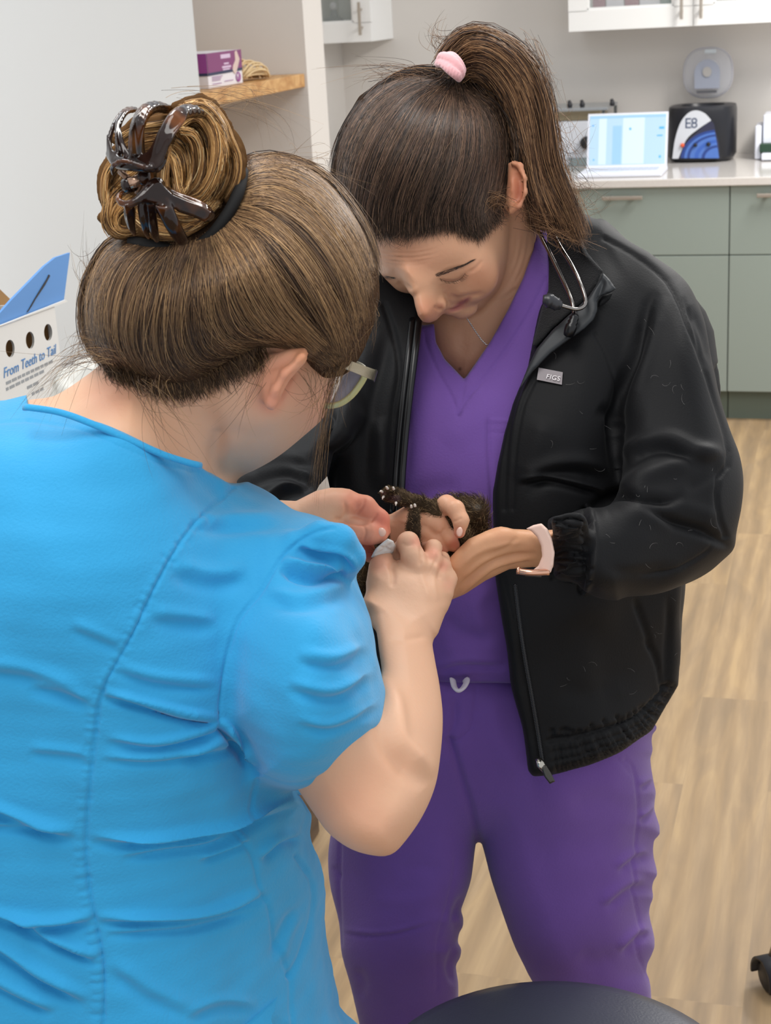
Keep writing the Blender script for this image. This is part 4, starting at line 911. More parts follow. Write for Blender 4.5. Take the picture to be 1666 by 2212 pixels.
W = creases(W, Q, [([(908, 1178), (912, 1200), (906, 1225)], 5, -2.2, 'g'), ([(945, 1195), (940, 1215), (930, 1240)], 4, -1.8, 'g'), ([(958, 1218), (950, 1240), (945, 1255)], 4, -1.4, 'g'), ([(842, 1215), (850, 1240), (848, 1270)], 6, -2.2, 'g'),
                   ([(930, 1300), (915, 1260), (905, 1230)], 6, .8, 'g'), ([(945, 1300), (938, 1260), (935, 1230)], 5, .7, 'g'), ([(800, 1460), (835, 1520), (850, 1600), (880, 1640), (930, 1690)], 26, -5, 's'), ([(835, 1375), (870, 1382), (925, 1372)], 8, -1, 'g'),
                   ([(865, 1172), (880, 1178), (897, 1172)], 4, -.8, 'g')])
col = paint(W, SK, [(905, 1170, 22, 14, 0, 'dc8f78', .6), (935, 1195, 16, 16, 0, 'dc8f78', .6), (958, 1222, 14, 14, 0, 'dc8f78', .55), (970, 1262, 14, 16, 0, 'd99a82', .5), (822, 1215, 24, 24, 0, 'dd947c', .5), (760, 1760, 110, 60, 20, 'cc9274', .5), (880, 1300, 60, 60, 0, 'dcb294', .4), (780, 1690, 90, 50, -30, 'cf9272', .35)])
parts.append((W, Q, col))
# far hand reaching in from the left, thumb and fingertips pinching
L = Lat(520, 870, 1030, 1230, 1.33, 1.56, 2.2, .0025)
L.infl([(480, 1060), (600, 1080), (640, 1082), (683, 1060), (716, 1053), (756, 1057), (785, 1075), (780, 1110), (745, 1128), (740, 1150), (765, 1178), (700, 1190), (620, 1160), (480, 1120)], [(600, 1120, 1.36), (680, 1100, 1.385), (740, 1080, 1.40), (720, 1150, 1.40)], .024, 40, k=.008)
L.chain([(735, 1085, 1.425, 28), (788, 1095, 1.423, 24), (820, 1122, 1.425, 21), (829, 1148, 1.43, 16)], k=.004)
L.chain([(740, 1105, 1.45, 26), (780, 1116, 1.452, 22), (806, 1135, 1.452, 19), (815, 1155, 1.45, 15)], k=.004)
L.chain([(720, 1135, 1.42, 30), (765, 1148, 1.418, 27), (800, 1152, 1.418, 24), (819, 1154, 1.42, 20)], k=.005)
L.chain([(745, 1165, 1.455, 24), (785, 1184, 1.45, 22), (800, 1200, 1.452, 16)], k=.004)
W, Q = L.mesh(2); Q = fix_orient(W, Q)
W = creases(W, Q, [([(745, 1080), (748, 1105), (742, 1125)], 4, -1.6, 'g'), ([(790, 1075), (783, 1095), (768, 1112)], 3, -1.2, 'g'), ([(818, 1108), (808, 1118), (800, 1130)], 3, -1, 'g'), ([(784, 1130), (790, 1150), (784, 1170)], 3, -.8, 'g'), ([(720, 1120), (760, 1128), (800, 1132)], 5, -2.5, 'g')])
col = paint(W, SK, [(790, 1095, 60, 32, 30, 'dd8268', .8), (830, 1135, 24, 34, 0, 'd86f5a', .8), (775, 1150, 70, 24, 0, 'dd8c70', .65), (790, 1190, 40, 26, 0, 'c96252', .85), (690, 1075, 40, 22, 0, 'e0a488', .4)])
parts.append((W, Q, col))
V, F_, C_c = join_np(parts)
body_b = link('body', np_mesh('body', V, F_, C_c), m_skinb, pb)
# thumb nail
m_nail = mat('finger_nail', 'e2b5a2', .25, spec=.6)
def nail(c, r, rz, ry, parent, rx=0):
    L = Lat(c[0] - r[0] - 8, c[0] + r[0] + 8, c[1] - r[1] - 8, c[1] + r[1] + 8, c[2] - .012, c[2] + .012, 1.2, .0012); L.ell(c, r, rz, rx, ry, 0); W, Q = L.mesh(1); return sdf_obj('finger_nail', W, Q, m_nail, parent)
nail((822, 1150, 1.4135), (13, 11, 9), 0, -10, body_b)

# ---- glasses
m_fr = mat('glasses_frame', 'b3a58b', .3, coat=.4, bump=.3, bscale=900); m_frd = mat('frame_dark', '3a3a38', .3); m_lens = mat('lens', 'dcd6e8', .03, alpha=.18, spec=.8); m_rim = mat('rim_clear_olive', 'c3c08a', .15, alpha=.85, coat=.5)
gl = empty('eyeglasses', P(780, 800, 1.26), 'eyeglasses with clear olive rim and beige temple arm, worn by the person in blue', 'eyeglasses')
MB().prism(list(cs2w([(735, 772, 1.222), (745, 776, 1.226), (812, 800, 1.248), (806, 822, 1.250), (740, 795, 1.228)])), -R_CW[:, 2] * -.004).build('temple_arm', m_fr, gl)
MB().prism(list(cs2w([(812, 800, 1.2475), (816, 803, 1.252), (809, 826, 1.254), (803, 822, 1.2495)])), -R_CW[:, 2] * -.012).build('hinge_end', m_frd, gl)
rim = spline([(680, 872, 1.272), (708, 877, 1.270), (735, 872, 1.268), (758, 856, 1.266), (776, 834, 1.264), (788, 812, 1.262), (786, 796, 1.262), (760, 782, 1.266)], 40)
MB().tube(list(cs2w(rim)), .0019, 10, flat=1.8).build('rim', m_rim, gl, True)
MB().tube(list(cs2w(rim + np.array([1.5, -4.5, -.001]))), .0010, 8).build('rim_inner_edge', mat('rim_pale', 'cdc8b4', .2), gl, True)
MB().prism(list(cs2w([(q[0] - 2, q[1] - 3, q[2] + .0005) for q in rim] + [(720, 790, 1.27), (690, 830, 1.275)])), -R_CW[:, 2] * -.0012).build('lens', m_lens, gl)

# ---- hair of the person in blue
m_hair = mat('hair_brown', '5d4634', .4, attr=True, spec=.35)
m_hbase = mat('hair_under_layer', '4a382b', .95, attr=True, spec=.0)
def hair_cols(n, pal, wts, seed, var=.12):
    r = np.random.default_rng(seed); p = np.array([lin(c) for c in pal]); i = r.choice(len(pal), n, p=np.array(wts) / sum(wts)); return np.clip(p[i] * (1 + r.normal(0, var, (n, 1))), 0, 1)
H1 = [(190, 700), (189, 650), (203, 592), (230, 545), (262, 518), (330, 500), (430, 470), (490, 380), (540, 348), (600, 343), (650, 362), (700, 398), (745, 450), (782, 515), (804, 585), (806, 640), (793, 700), (772, 752), (752, 787), (735, 798), (700, 806), (672, 792), (645, 762), (600, 757), (560, 756), (520, 775), (470, 802), (420, 826), (380, 832), (330, 822), (280, 800), (235, 782), (205, 752)]
L = Lat(170, 830, 320, 850, 1.05, 1.42, 4, .004)
L.infl(H1, [(480, 600, 1.118), (250, 650, 1.135), (700, 600, 1.135), (480, 400, 1.15), (480, 780, 1.145)], .125, 210, k=.01)
L.infl(H1, [(480, 600, 1.15), (250, 650, 1.165), (330, 800, 1.168), (700, 600, 1.165), (700, 780, 1.192), (560, 740, 1.158), (480, 400, 1.19), (480, 780, 1.165)], .09, 45, k=.02)
W, Q = L.mesh(2); Q = fix_orient(W, Q); DMB, LB = L.depthmap(), L
GB = [[(500, 385), (556, 350), (620, 350), (696, 385), (752, 448), (792, 520), (812, 600)], [(500, 400), (560, 362), (620, 360), (690, 397), (745, 456), (785, 526), (806, 600)], [(500, 420), (570, 400), (640, 420), (700, 470), (750, 540), (785, 620), (797, 690)], [(500, 440), (570, 440), (640, 480), (700, 545), (745, 620), (770, 690), (778, 750)],
      [(490, 460), (560, 490), (620, 550), (670, 620), (710, 690), (740, 750), (748, 788)], [(480, 480), (530, 530), (570, 600), (610, 670), (660, 730), (710, 775), (732, 800)], [(460, 500), (490, 570), (520, 650), (560, 710), (620, 750), (670, 775), (700, 800)],
      [(440, 510), (450, 590), (460, 670), (490, 730), (540, 752), (600, 755), (655, 762)], [(425, 515), (415, 600), (410, 690), (425, 760), (470, 788), (520, 775)], [(400, 520), (370, 590), (350, 680), (350, 760), (370, 810), (400, 832)],
      [(370, 525), (320, 580), (290, 660), (285, 740), (310, 800), (340, 828)], [(330, 520), (270, 560), (235, 630), (225, 710), (240, 770), (280, 806)], [(300, 515), (245, 535), (206, 590), (191, 660), (198, 730), (230, 785)], [(290, 508), (236, 530), (198, 586), (183, 655), (190, 735), (226, 795)]]
def groove(W, Q, guides, n, w, d, seed):
    r = np.random.default_rng(seed); G = [spline(g, 14) for g in guides]; it = []
    for _ in range(n):
        u = r.uniform(0, len(G) - 1.001); i = int(u); f = u - i; it.append((G[i] * (1 - f) + G[i + 1] * f, r.uniform(.6, 1.4) * w, -r.uniform(.3, 1) * d, 'g', True))
    return creases(W, Q, it, facing=.2, lim=d * .0011)
W = groove(W, Q, GB, 46, 9, 4.5, 2)
hb = link('hair', np_mesh('hair', W, Q, np.tile(lin('4a382b'), (len(W), 1))), m_hbase, pb)
PALB = ['4a3729', '5e4735', '7a5e44', '9a7a58', '33261d', 'b8946a']
S, u = comb(GB, 6500, 16, jit=8, wob=5, seed=3, dm=DMB, lat=LB, lift=(-.0008, .0035), nclump=90, clump=.65, start=.12, ends=5)
strands(S, RNG.uniform(.00022, .0005, len(S)), hair_cols(len(S), PALB, [4, 6, 5, 2.2, 3, 1.0], 4), 'hair_strands', m_hair, hb)
# short wisps that soften the nape line
NW = [((225, 765), (232, 806)), ((270, 785), (285, 830)), ((330, 805), (345, 855)), ((380, 812), (395, 862)), ((430, 798), (446, 848)), ((480, 770), (506, 822)), ((530, 745), (556, 795)), ((548, 738), (560, 768))]
S, u = comb([[(a[0] * (1 - f) + b_[0] * f, a[1] * (1 - f) + b_[1] * f) for f in (0, .5, 1)] for a, b_ in NW], 2600, 8, jit=12, wob=5, seed=19, dm=DSK, lat=LSK, lift=(.0005, .003), ends=13, start=.2)
strands(S, RNG.uniform(.0001, .00026, len(S)), hair_cols(len(S), PALB, [4, 6, 5, 2.2, 3, 1.0], 20), 'nape_wisps', m_hair, hb)
S, u = comb(GB[:7], 1100, 16, jit=8, wob=4, seed=13, dm=DMB, lat=LB, lift=(.001, .0045), nclump=16, clump=.9, start=.1)
strands(S, RNG.uniform(.00022, .00045, len(S)), hair_cols(len(S), PALB, [0, 1, 3, 5, 0, 2.5], 5), 'hair_strands', m_hair, hb)
S, u = comb(GB, 260, 16, jit=16, wob=16, seed=27, dm=DMB, lat=LB, lift=(.003, .011), nclump=60, clump=.2, start=.25)
strands(S, RNG.uniform(.00010, .0002, len(S)), hair_cols(len(S), PALB, [0, 1, 3, 5, 0, 4], 28), 'hair_strands', m_hair, hb)
# stray hairs: nape, sides, crown, the lock hanging in front of the face
fly = []
rg = np.random.default_rng(8)
def flyaways(n, a, b, c, sa, sb, sc, seed, k=14):
    r = np.random.default_rng(seed); out = []
    for _ in range(n):
        p0 = np.array(a) + r.normal(0, 1, 3) * sa; p1 = np.array(b) + r.normal(0, 1, 3) * sb; p2 = np.array(c) + r.normal(0, 1, 3) * sc
        t = np.linspace(0, 1, k)[:, None]; out.append((1 - t) ** 2 * p0 + 2 * t * (1 - t) * p1 + t ** 2 * p2)
    return np.array(out)
Z3 = lambda x, y, z: np.array([x, y, z])
fl = [flyaways(46, (232, 775, 1.16), (150, 745, 1.17), (95, 850, 1.18), Z3(20, 14, .004), Z3(30, 22, .01), Z3(45, 50, .015), 1), flyaways(26, (215, 740, 1.2), (170, 700, 1.2), (150, 780, 1.2), Z3(12, 30, .004), Z3(16, 30, .01), Z3(24, 40, .01), 2),
      flyaways(30, (200, 640, 1.22), (178, 600, 1.22), (190, 540, 1.22), Z3(8, 45, .004), Z3(8, 40, .01), Z3(22, 50, .01), 3), flyaways(26, (330, 820, 1.15), (320, 880, 1.14), (380, 950, 1.15), Z3(40, 8, .004), Z3(40, 20, .006), Z3(40, 40, .008), 4),
      flyaways(50, (600, 350, 1.2), (650, 330, 1.2), (700, 400, 1.2), Z3(60, 14, .004), Z3(60, 22, .01), Z3(60, 50, .01), 5), flyaways(22, (690, 800, 1.19), (690, 880, 1.19), (660, 900, 1.195), Z3(40, 8, .004), Z3(20, 24, .006), Z3(40, 40, .008), 6),
      flyaways(42, (742, 770, 1.205), (700, 880, 1.225), (683, 1040, 1.24), Z3(14, 14, .002), Z3(14, 20, .004), Z3(9, 40, .005), 7), flyaways(60, (745, 700, 1.20), (745, 780, 1.205), (715, 850, 1.215), Z3(26, 14, .003), Z3(12, 20, .004), Z3(16, 40, .005), 9),
      flyaways(26, (800, 640, 1.23), (825, 700, 1.23), (790, 720, 1.23), Z3(6, 60, .003), Z3(12, 50, .004), Z3(16, 50, .005), 10), flyaways(30, (420, 225, 1.16), (520, 190, 1.16), (600, 270, 1.16), Z3(60, 20, .004), Z3(60, 30, .01), Z3(60, 50, .01), 11),
      flyaways(14, (560, 770, 1.17), (540, 830, 1.165), (500, 900, 1.18), Z3(30, 10, .002), Z3(24, 20, .004), Z3(30, 50, .006), 12)]
fl = np.concatenate(fl); strands(fl, RNG.uniform(.00007, .00017, len(fl)), hair_cols(len(fl), ['6b523c', '8a6c4c', 'b08c60', '4a3729'], [3, 3, 2, 2], 6), 'stray_hairs', m_hair, hb)
# ---- bun
L = Lat(195, 550, 195, 560, 1.03, 1.32, 3, .003)
for c, r, rz in (((430, 360, 1.185), (75, 105, 60), 12), ((355, 300, 1.19), (100, 70, 62), -10), ((260, 370, 1.205), (36, 60, 40), 0), ((262, 455, 1.20), (42, 56, 42), 0), ((340, 470, 1.185), (90, 58, 60), 10), ((485, 330, 1.205), (46, 70, 46), -20), ((350, 385, 1.19), (95, 90, 52), 0), ((440, 470, 1.185), (60, 42, 50), 0)): L.ell(c, r, rz, k=.01)
BUNG = [(([(375, 250), (420, 225), (468, 260), (480, 330), (455, 400), (420, 440), (385, 420)], [(385, 270), (425, 250), (455, 290), (458, 350), (440, 400), (405, 430)], [(390, 280), (420, 300), (430, 350), (420, 400), (395, 425)], [(365, 330), (380, 360), (385, 400), (380, 430)], [(355, 300), (360, 340), (352, 390), (365, 440), (400, 455), (440, 440)]), 1.150),
        (([(380, 232), (440, 215), (480, 255), (500, 300), (518, 340), (515, 390), (495, 430)], [(440, 240), (475, 290), (490, 340), (485, 390), (460, 430)]), 1.168), (([(250, 300), (300, 270), (360, 262)], [(255, 330), (300, 300), (365, 290)], [(270, 390), (320, 370), (375, 360)]), 1.165),
        (([(255, 330), (226, 370), (224, 420), (240, 460), (222, 470)], [(275, 410), (240, 440), (232, 480), (256, 505), (280, 500)], [(285, 440), (262, 470), (270, 495), (300, 490)]), 1.18), (([(290, 470), (330, 500), (380, 505), (430, 480)], [(345, 430), (370, 460), (420, 468), (465, 440)]), 1.155)]
for gs_, dd_ in BUNG:
    for j_, g_ in enumerate(gs_): L.chain([(x, y, dd_ + .004 * (j_ % 2), 13) for x, y in spline(g_, 12)], k=.002)
W, Q = L.mesh(1); Q = fix_orient(W, Q); DMN, LN = L.depthmap(), L
bun = link('hair_bun', np_mesh('hair_bun', W, Q, np.tile(lin('5f452c'), (len(W), 1))), m_hbase, pb)
PALN = ['7a5632', 'a27644', 'c4955a', 'dcb276', '4b3522', 'ecd09c']
def bunhair(gs, n, seed, jit=4, lift=(.0005, .005), w=None): 
    S, u = comb(gs, n, 16, jit=jit, wob=3, seed=seed, dm=DMN, lat=LN, lift=lift, nclump=12, clump=.8, start=.06, ends=3)
    strands(S, RNG.uniform(.00025, .0005, len(S)), hair_cols(len(S), PALN, w or [4, 5, 4, 2.4, 3, 1], seed), 'bun_strands', m_hair, bun)
bunhair([[(375, 250), (420, 225), (468, 260), (480, 330), (455, 400), (420, 440), (385, 420)], [(385, 270), (425, 250), (455, 290), (458, 350), (440, 400), (405, 430)], [(390, 280), (420, 300), (430, 350), (420, 400), (395, 425)], [(365, 330), (380, 360), (385, 400), (380, 430)], [(355, 300), (360, 340), (352, 390), (365, 440), (400, 455), (440, 440)]], 900, 21)
bunhair([[(380, 232), (440, 215), (480, 255), (500, 300), (518, 340), (515, 390), (495, 430)], [(440, 240), (475, 290), (490, 340), (485, 390), (460, 430)], [(470, 300), (480, 350), (465, 400), (440, 440)]], 500, 22)
bunhair([[(250, 300), (300, 270), (360, 262)], [(255, 330), (300, 300), (365, 290)], [(262, 360), (310, 330), (370, 325)], [(270, 390), (320, 370), (375, 360)]], 400, 23)
bunhair([[(255, 330), (226, 370), (224, 420), (240, 460), (222, 470)], [(262, 350), (240, 390), (236, 430), (226, 480), (240, 510)], [(275, 410), (240, 440), (232, 480), (256, 505), (280, 500)], [(285, 440), (262, 470), (270, 495), (300, 490)]], 450, 24)
bunhair([[(290, 470), (330, 500), (380, 505), (430, 480)], [(300, 450), (340, 480), (390, 485), (440, 460)], [(310, 490), (350, 515), (400, 512), (450, 485)]], 400, 25)
bunhair([[(350, 415), (370, 445), (410, 455), (450, 435), (470, 400)], [(345, 430), (370, 460), (420, 468), (465, 440)], [(360, 450), (400, 480), (445, 470), (480, 440)]], 350, 26)

# ---- claw clip
cz = lambda x, y, d, r: (200 + x / 4.628, 190 + y / 4.628, d, r / 4.628)
clip = empty('hair_claw_clip', P(310, 370, 1.12), 'glossy dark tortoiseshell claw clip holding the bun of the person in blue', 'hair clip')
def tort():
    m = bpy.data.materials.new('tortoiseshell'); m.use_nodes = True; nt = m.node_tree; b = nt.nodes['Principled BSDF']; N = nt.nodes.new; L_ = nt.links.new
    b.inputs['Roughness'].default_value = .1; b.inputs['Specular IOR Level'].default_value = .38
    tc = N('ShaderNodeTexCoord'); n = N('ShaderNodeTexNoise'); n.inputs['Scale'].default_value = 34; n.inputs['Detail'].default_value = 2; L_(tc.outputs['Object'], n.inputs['Vector'])
    r = N('ShaderNodeValToRGB'); r.color_ramp.elements[0].position = .52; r.color_ramp.elements[0].color = (*lin('21120d'), 1); r.color_ramp.elements[1].position = .78; r.color_ramp.elements[1].color = (*lin('7a420e'), 1); L_(n.outputs[0], r.inputs[0]); L_(r.outputs[0], b.inputs['Base Color']); return m
m_tort = tort()
def sdclip(name, chains, flat=1.0, ells=()):
    L = Lat(212, 490, 205, 545, 1.03, 1.26, 1.5, .0015)
    for ch in chains:
        p = spline([cz(*q) for q in ch], 16); L.chain([(q[0], q[1], q[2] - .004, q[3] * 1.3) for q in p], k=.0012)
    for pl, fr_ in ells: L.infl([cz(x, y, 0, 0)[:2] for x, y in pl], [cz(*q, 0)[:3] for q in fr_], .0028, 3.5, k=.002)
    W, Q = L.mesh(6, .6); return sdf_obj(name, W, Q, m_tort, clip)
dN = 1.105
sdclip('upper_jaw', [[(175, 690, 1.122, 22), (170, 520, 1.122, 20), (215, 370, 1.13, 20), (290, 260, 1.145, 22), (370, 210, 1.16, 22), (430, 225, 1.18, 18)],
                     [(270, 680, 1.11, 24), (250, 520, 1.112, 20), (262, 370, 1.12, 22), (330, 240, 1.14, 24), (430, 215, 1.165, 22)],
                     [(370, 690, 1.10, 20), (300, 560, 1.106, 18), (265, 430, 1.115, 18)],
                     [(425, 680, 1.095, 52), (430, 520, 1.095, 54), (455, 370, 1.10, 56), (520, 240, 1.115, 54), (630, 190, 1.14, 46), (760, 215, 1.17, 36)],
                     [(640, 700, 1.09, 66), (690, 560, 1.085, 62), (760, 420, 1.085, 62), (830, 310, 1.09, 62), (920, 240, 1.105, 56), (1030, 235, 1.125, 46), (1110, 275, 1.145, 30)],
                     [(190, 660, 1.125, 46), (260, 745, 1.11, 50), (380, 755, 1.10, 56), (520, 760, 1.095, 66), (640, 760, 1.092, 60)],
                     [(205, 860, 1.105, 16), (195, 800, 1.098, 18), (240, 748, 1.09, 20), (330, 735, 1.085, 20), (450, 765, 1.083, 20), (560, 805, 1.083, 20), (650, 820, 1.088, 22), (700, 760, 1.09, 22), (740, 640, 1.09, 20)]], ells=[
    ([(140, 470), (150, 600), (175, 720), (200, 770), (260, 725), (330, 715), (450, 750), (560, 790), (650, 815), (705, 760), (760, 600), (830, 470), (930, 330), (960, 240), (900, 195), (830, 210), (760, 270), (700, 380), (640, 520), (560, 620), (450, 700), (370, 715), (270, 690), (200, 610), (170, 520)], [(180, 650, 1.108), (400, 730, 1.088), (640, 720, 1.078), (760, 450, 1.074), (900, 240, 1.088)]),
    ([(375, 420), (375, 690), (540, 680), (525, 560), (520, 420), (560, 290), (640, 215), (600, 160), (500, 190), (420, 280)], [(440, 600, 1.085), (440, 400, 1.088), (560, 210, 1.112)]), ([(250, 640), (365, 690), (300, 540), (265, 420), (290, 300), (360, 230), (300, 225), (230, 320), (215, 450)], [(300, 620, 1.098), (250, 400, 1.108), (320, 250, 1.128)])])
sdclip('lower_jaw', [[(300, 1050, 1.10, 22), (258, 1095, 1.095, 22), (290, 1150, 1.09, 26), (370, 1160, 1.088, 30), (450, 1120, 1.088, 30), (520, 1040, 1.09, 30), (580, 970, 1.092, 32), (650, 935, 1.095, 34), (700, 960, 1.10, 26)],
                     [(500, 1120, 1.10, 46), (620, 1060, 1.10, 70), (720, 1060, 1.105, 60), (840, 1110, 1.112, 56), (980, 1160, 1.118, 56), (1090, 1215, 1.125, 58), (1160, 1270, 1.135, 50)],
                     [(370, 1170, 1.10, 40), (370, 1270, 1.105, 40), (390, 1380, 1.115, 30), (420, 1470, 1.13, 10)], [(480, 1170, 1.10, 26), (500, 1300, 1.105, 26), (530, 1420, 1.115, 24), (560, 1500, 1.13, 14)],
                     [(570, 1170, 1.10, 44), (590, 1300, 1.103, 40), (615, 1420, 1.113, 34), (640, 1520, 1.13, 22)], [(690, 1150, 1.10, 62), (750, 1270, 1.10, 60), (820, 1400, 1.108, 56), (880, 1500, 1.122, 48), (900, 1545, 1.135, 36)],
                     [(480, 1150, 1.102, 20), (560, 1120, 1.10, 40), (680, 1130, 1.10, 50)]], ells=[
    ([(480, 1150), (500, 1070), (600, 950), (680, 930), (720, 980), (800, 1060), (960, 1130), (1100, 1180), (1195, 1240), (1170, 1310), (1120, 1345), (1000, 1290), (850, 1240), (800, 1190), (640, 1160)], [(600, 1080, 1.086), (800, 1130, 1.096), (1100, 1240, 1.112)]),
    ([(620, 1170), (800, 1200), (860, 1330), (950, 1500), (940, 1560), (860, 1575), (790, 1480), (700, 1330)], [(740, 1260, 1.09), (880, 1520, 1.114)]), ([(310, 1170), (420, 1180), (430, 1300), (425, 1480), (380, 1430), (340, 1320)], [(380, 1250, 1.092), (410, 1450, 1.118)]), ([(540, 1160), (620, 1170), (640, 1330), (665, 1530), (600, 1500), (560, 1340)], [(590, 1250, 1.09), (630, 1500, 1.115)])])
MB().tube(list(cs2w([cz(330, 985, 1.105, 1)[:3], cz(400, 960, 1.102, 1)[:3]])), .0055, 12).build('hinge_barrel', m_tort, clip, True)
MB().tube(list(cs2w([cz(370, 960, 1.10, 1)[:3], cz(480, 915, 1.10, 1)[:3]])), .0042, 12).build('spring_pin', mat('pin_brass', 'c9a48c', .25, metal=.8), clip, True)
MB().tube(list(cs2w([cz(480, 930, 1.106, 1)[:3], cz(520, 900, 1.10, 1)[:3], cz(572, 900, 1.098, 1)[:3]])), [.004, .006, .005], 12).build('hinge_barrel', m_tort, clip, True)
for a, b_ in (((275, 835, 1.115), (350, 900, 1.108)), ((450, 1060, 1.108), (490, 950, 1.104))): MB().tube(list(cs2w([cz(*a, 1)[:3], cz(*b_, 1)[:3]])), .0022, 8).build('spring_wire', mat('spring', '8a6a55', .3, metal=.6), clip, True)
el_ = MB().tube(list(cs2w(spline([(285, 520, 1.185), (330, 532, 1.165), (400, 540, 1.155), (450, 515, 1.155), (490, 465, 1.155), (515, 415, 1.162), (525, 370, 1.18)], 30))), .0045, 10).build('hair_elastic', mat('elastic_black', '0e0d0d', .8), None, True); tag(el_, 'black hair elastic under the bun of the person in blue', 'hair elastic')
# ---- trousers below the frame, so that the figure stands on the floor
fl0 = P(230, 2212, 1.36); b = MB()
for s_ in (-1, 1):
    c0 = Vector(P(200 + s_ * 150, 2230, 1.36)); rr_ = []
    for z, r_ in ((c0.z + .06, .115), (c0.z - .2, .10), (.45, .075), (.02, .07)): rr_.append([Vector((c0.x + r_ * math.cos(a), c0.y + r_ * 1.05 * math.sin(a), z)) for a in np.linspace(0, 6.2832, 28, endpoint=False)])
    b.loft(rr_)
b.build('trousers', m_blue, pb, True)
# ================================================================== PERSON IN BLACK JACKET AND PURPLE SCRUBS
pp = empty('person', (0, 0, 0), 'smiling person in purple scrubs and open black jacket, brown ponytail, looking down at the kitten', 'person')
_fl = P(1060, 2212, 1.8); pp.location = (_fl[0], _fl[1], 0)
m_skinp = mat('skin_tan', 'c08e70', .45, sss=.12, attr=True, bump=.14, bscale=260, spec=.35)
SP = 'c79676'
parts = []
# ---- head, neck, chest
L = Lat(780, 1225, 320, 860, 1.49, 1.84, 3, .0035)
L.infl([(890, 640), (1000, 560), (1100, 470), (1190, 440), (1215, 560), (1120, 780), (1003, 850), (920, 790)], [(960, 760, 1.668), (1000, 720, 1.662), (1060, 660, 1.668), (1140, 540, 1.686), (1180, 480, 1.70), (1120, 760, 1.665)], .05, 70)
L.cap((1085, 640, 1.712), (1085, 450, 1.668), 72, 74, .02)
FP = [(805, 470), (870, 400), (1000, 400), (1095, 420), (1110, 470), (1106, 520), (1098, 570), (1082, 622), (1056, 652), (1038, 671), (1014, 683), (992, 684), (966, 674), (950, 662), (925, 655), (895, 636), (880, 634), (860, 628), (843, 613), (822, 590), (808, 558), (802, 520)]
L.infl(FP, [(900, 450, 1.535), (1000, 455, 1.556), (1060, 440, 1.58), (880, 540, 1.543), (930, 595, 1.555), (840, 590, 1.562), (1000, 540, 1.552), (1060, 500, 1.578), (1040, 585, 1.567), (1080, 580, 1.59), (995, 620, 1.578), (1000, 665, 1.592), (960, 640, 1.572)], .075, 62, k=.008, n=110)
L.ell((1030, 605, 1.592), (32, 28, 20), rz=-30, k=.03)                       # cheek
L.ell((955, 585, 1.572), (50, 14, 14), rz=-14, k=.014)                         # brow ridge
L.ell((984, 598, 1.585), (28, 15, 16), rz=-16, k=.006)                          # eyelid
L.infl([(880, 585), (945, 590), (958, 625), (966, 650), (966, 666), (955, 680), (943, 692), (928, 698), (913, 695), (903, 682), (897, 662), (893, 641), (884, 630)], [(915, 595, 1.556), (912, 630, 1.549), (920, 670, 1.541), (928, 690, 1.546), (955, 655, 1.567)], .03, 32, k=.016)
L.ell((952, 660, 1.574), (13, 13, 13), k=.006)
L.ell((994, 657, 1.602), (30, 10, 14), rz=-28, k=.006)                          # upper lip
L.ell((988, 669, 1.604), (24, 9, 12), rz=-18, k=.005)                          # lower lip
L.ell((1006, 674, 1.612), (26, 14, 18), rz=-20, k=.008)
# ear
L.infl([(1098, 352), (1112, 346), (1124, 350), (1132, 372), (1139, 400), (1136, 428), (1120, 454), (1103, 466), (1094, 448), (1092, 425), (1096, 390)], [(1095, 400, 1.600), (1132, 400, 1.592), (1110, 350, 1.598), (1105, 460, 1.602)], .009, 10, k=.006)
L.chain([(1108, 352, 1.594, 6), (1124, 358, 1.590, 7), (1132, 385, 1.588, 7), (1133, 415, 1.589, 7), (1121, 444, 1.594, 7), (1104, 458, 1.60, 7)], k=.003)
W, Q = L.mesh(2); Q = fix_orient(W, Q)
cs_p = [([(812, 540), (850, 546), (900, 546), (950, 536)], 3.2, -.6, 'g'), ([(812, 549), (850, 556), (900, 556), (950, 546)], 3, -.75, 'g'), ([(815, 559), (850, 565), (900, 565), (940, 557)], 3, -.65, 'g'), ([(820, 568), (860, 573), (905, 572), (935, 565)], 3, -.5, 'g'), ([(825, 533), (860, 537), (900, 537), (930, 530)], 3, -.35, 'g'),
        ([(946, 600), (962, 608), (983, 608), (998, 601), (1008, 588)], 3, -1.6, 'g'), ([(950, 592), (965, 585), (985, 580), (1003, 577)], 4, -1.0, 'g'), ([(958, 672), (978, 670), (994, 664), (1008, 652), (1018, 644)], 3.2, -2.2, 'g'), ([(968, 637), (990, 645), (1012, 640), (1050, 634)], 6, -1.6, 'g'),
        ([(1010, 590), (1030, 578), (1045, 560)], 4, -.8, 'g'), ([(960, 628), (967, 645), (972, 660)], 4, -1.4, 'g'), ([(938, 660), (948, 668), (960, 668)], 4, -1.6, 'g'), ([(1105, 480), (1104, 530), (1096, 590), (1075, 640), (1048, 666)], 10, -1.6, 'g', True),
        ([(1130, 500), (1128, 540), (1112, 590), (1088, 630)], 5, -1.4, 'g'), ([(1142, 500), (1140, 545), (1125, 590), (1100, 625)], 5, -1.2, 'g'), ([(1118, 500), (1116, 540), (1104, 585)], 4, -1.0, 'g'), ([(1070, 655), (1095, 640), (1120, 620)], 5, -1.2, 'g'), ([(1066, 668), (1090, 655), (1112, 640)], 4, -.8, 'g'),
        ([(1116, 372), (1122, 395), (1120, 425), (1110, 440)], 7, -4.5, 'g'), ([(1106, 385), (1108, 405), (1104, 420)], 4, 1.2, 'g'), ([(1000, 700), (1000, 760), (1003, 815)], 14, -1.2, 'g'), ([(858, 610), (880, 620), (892, 632)], 6, -1.5, 'g')]
W = creases(W, Q, cs_p)
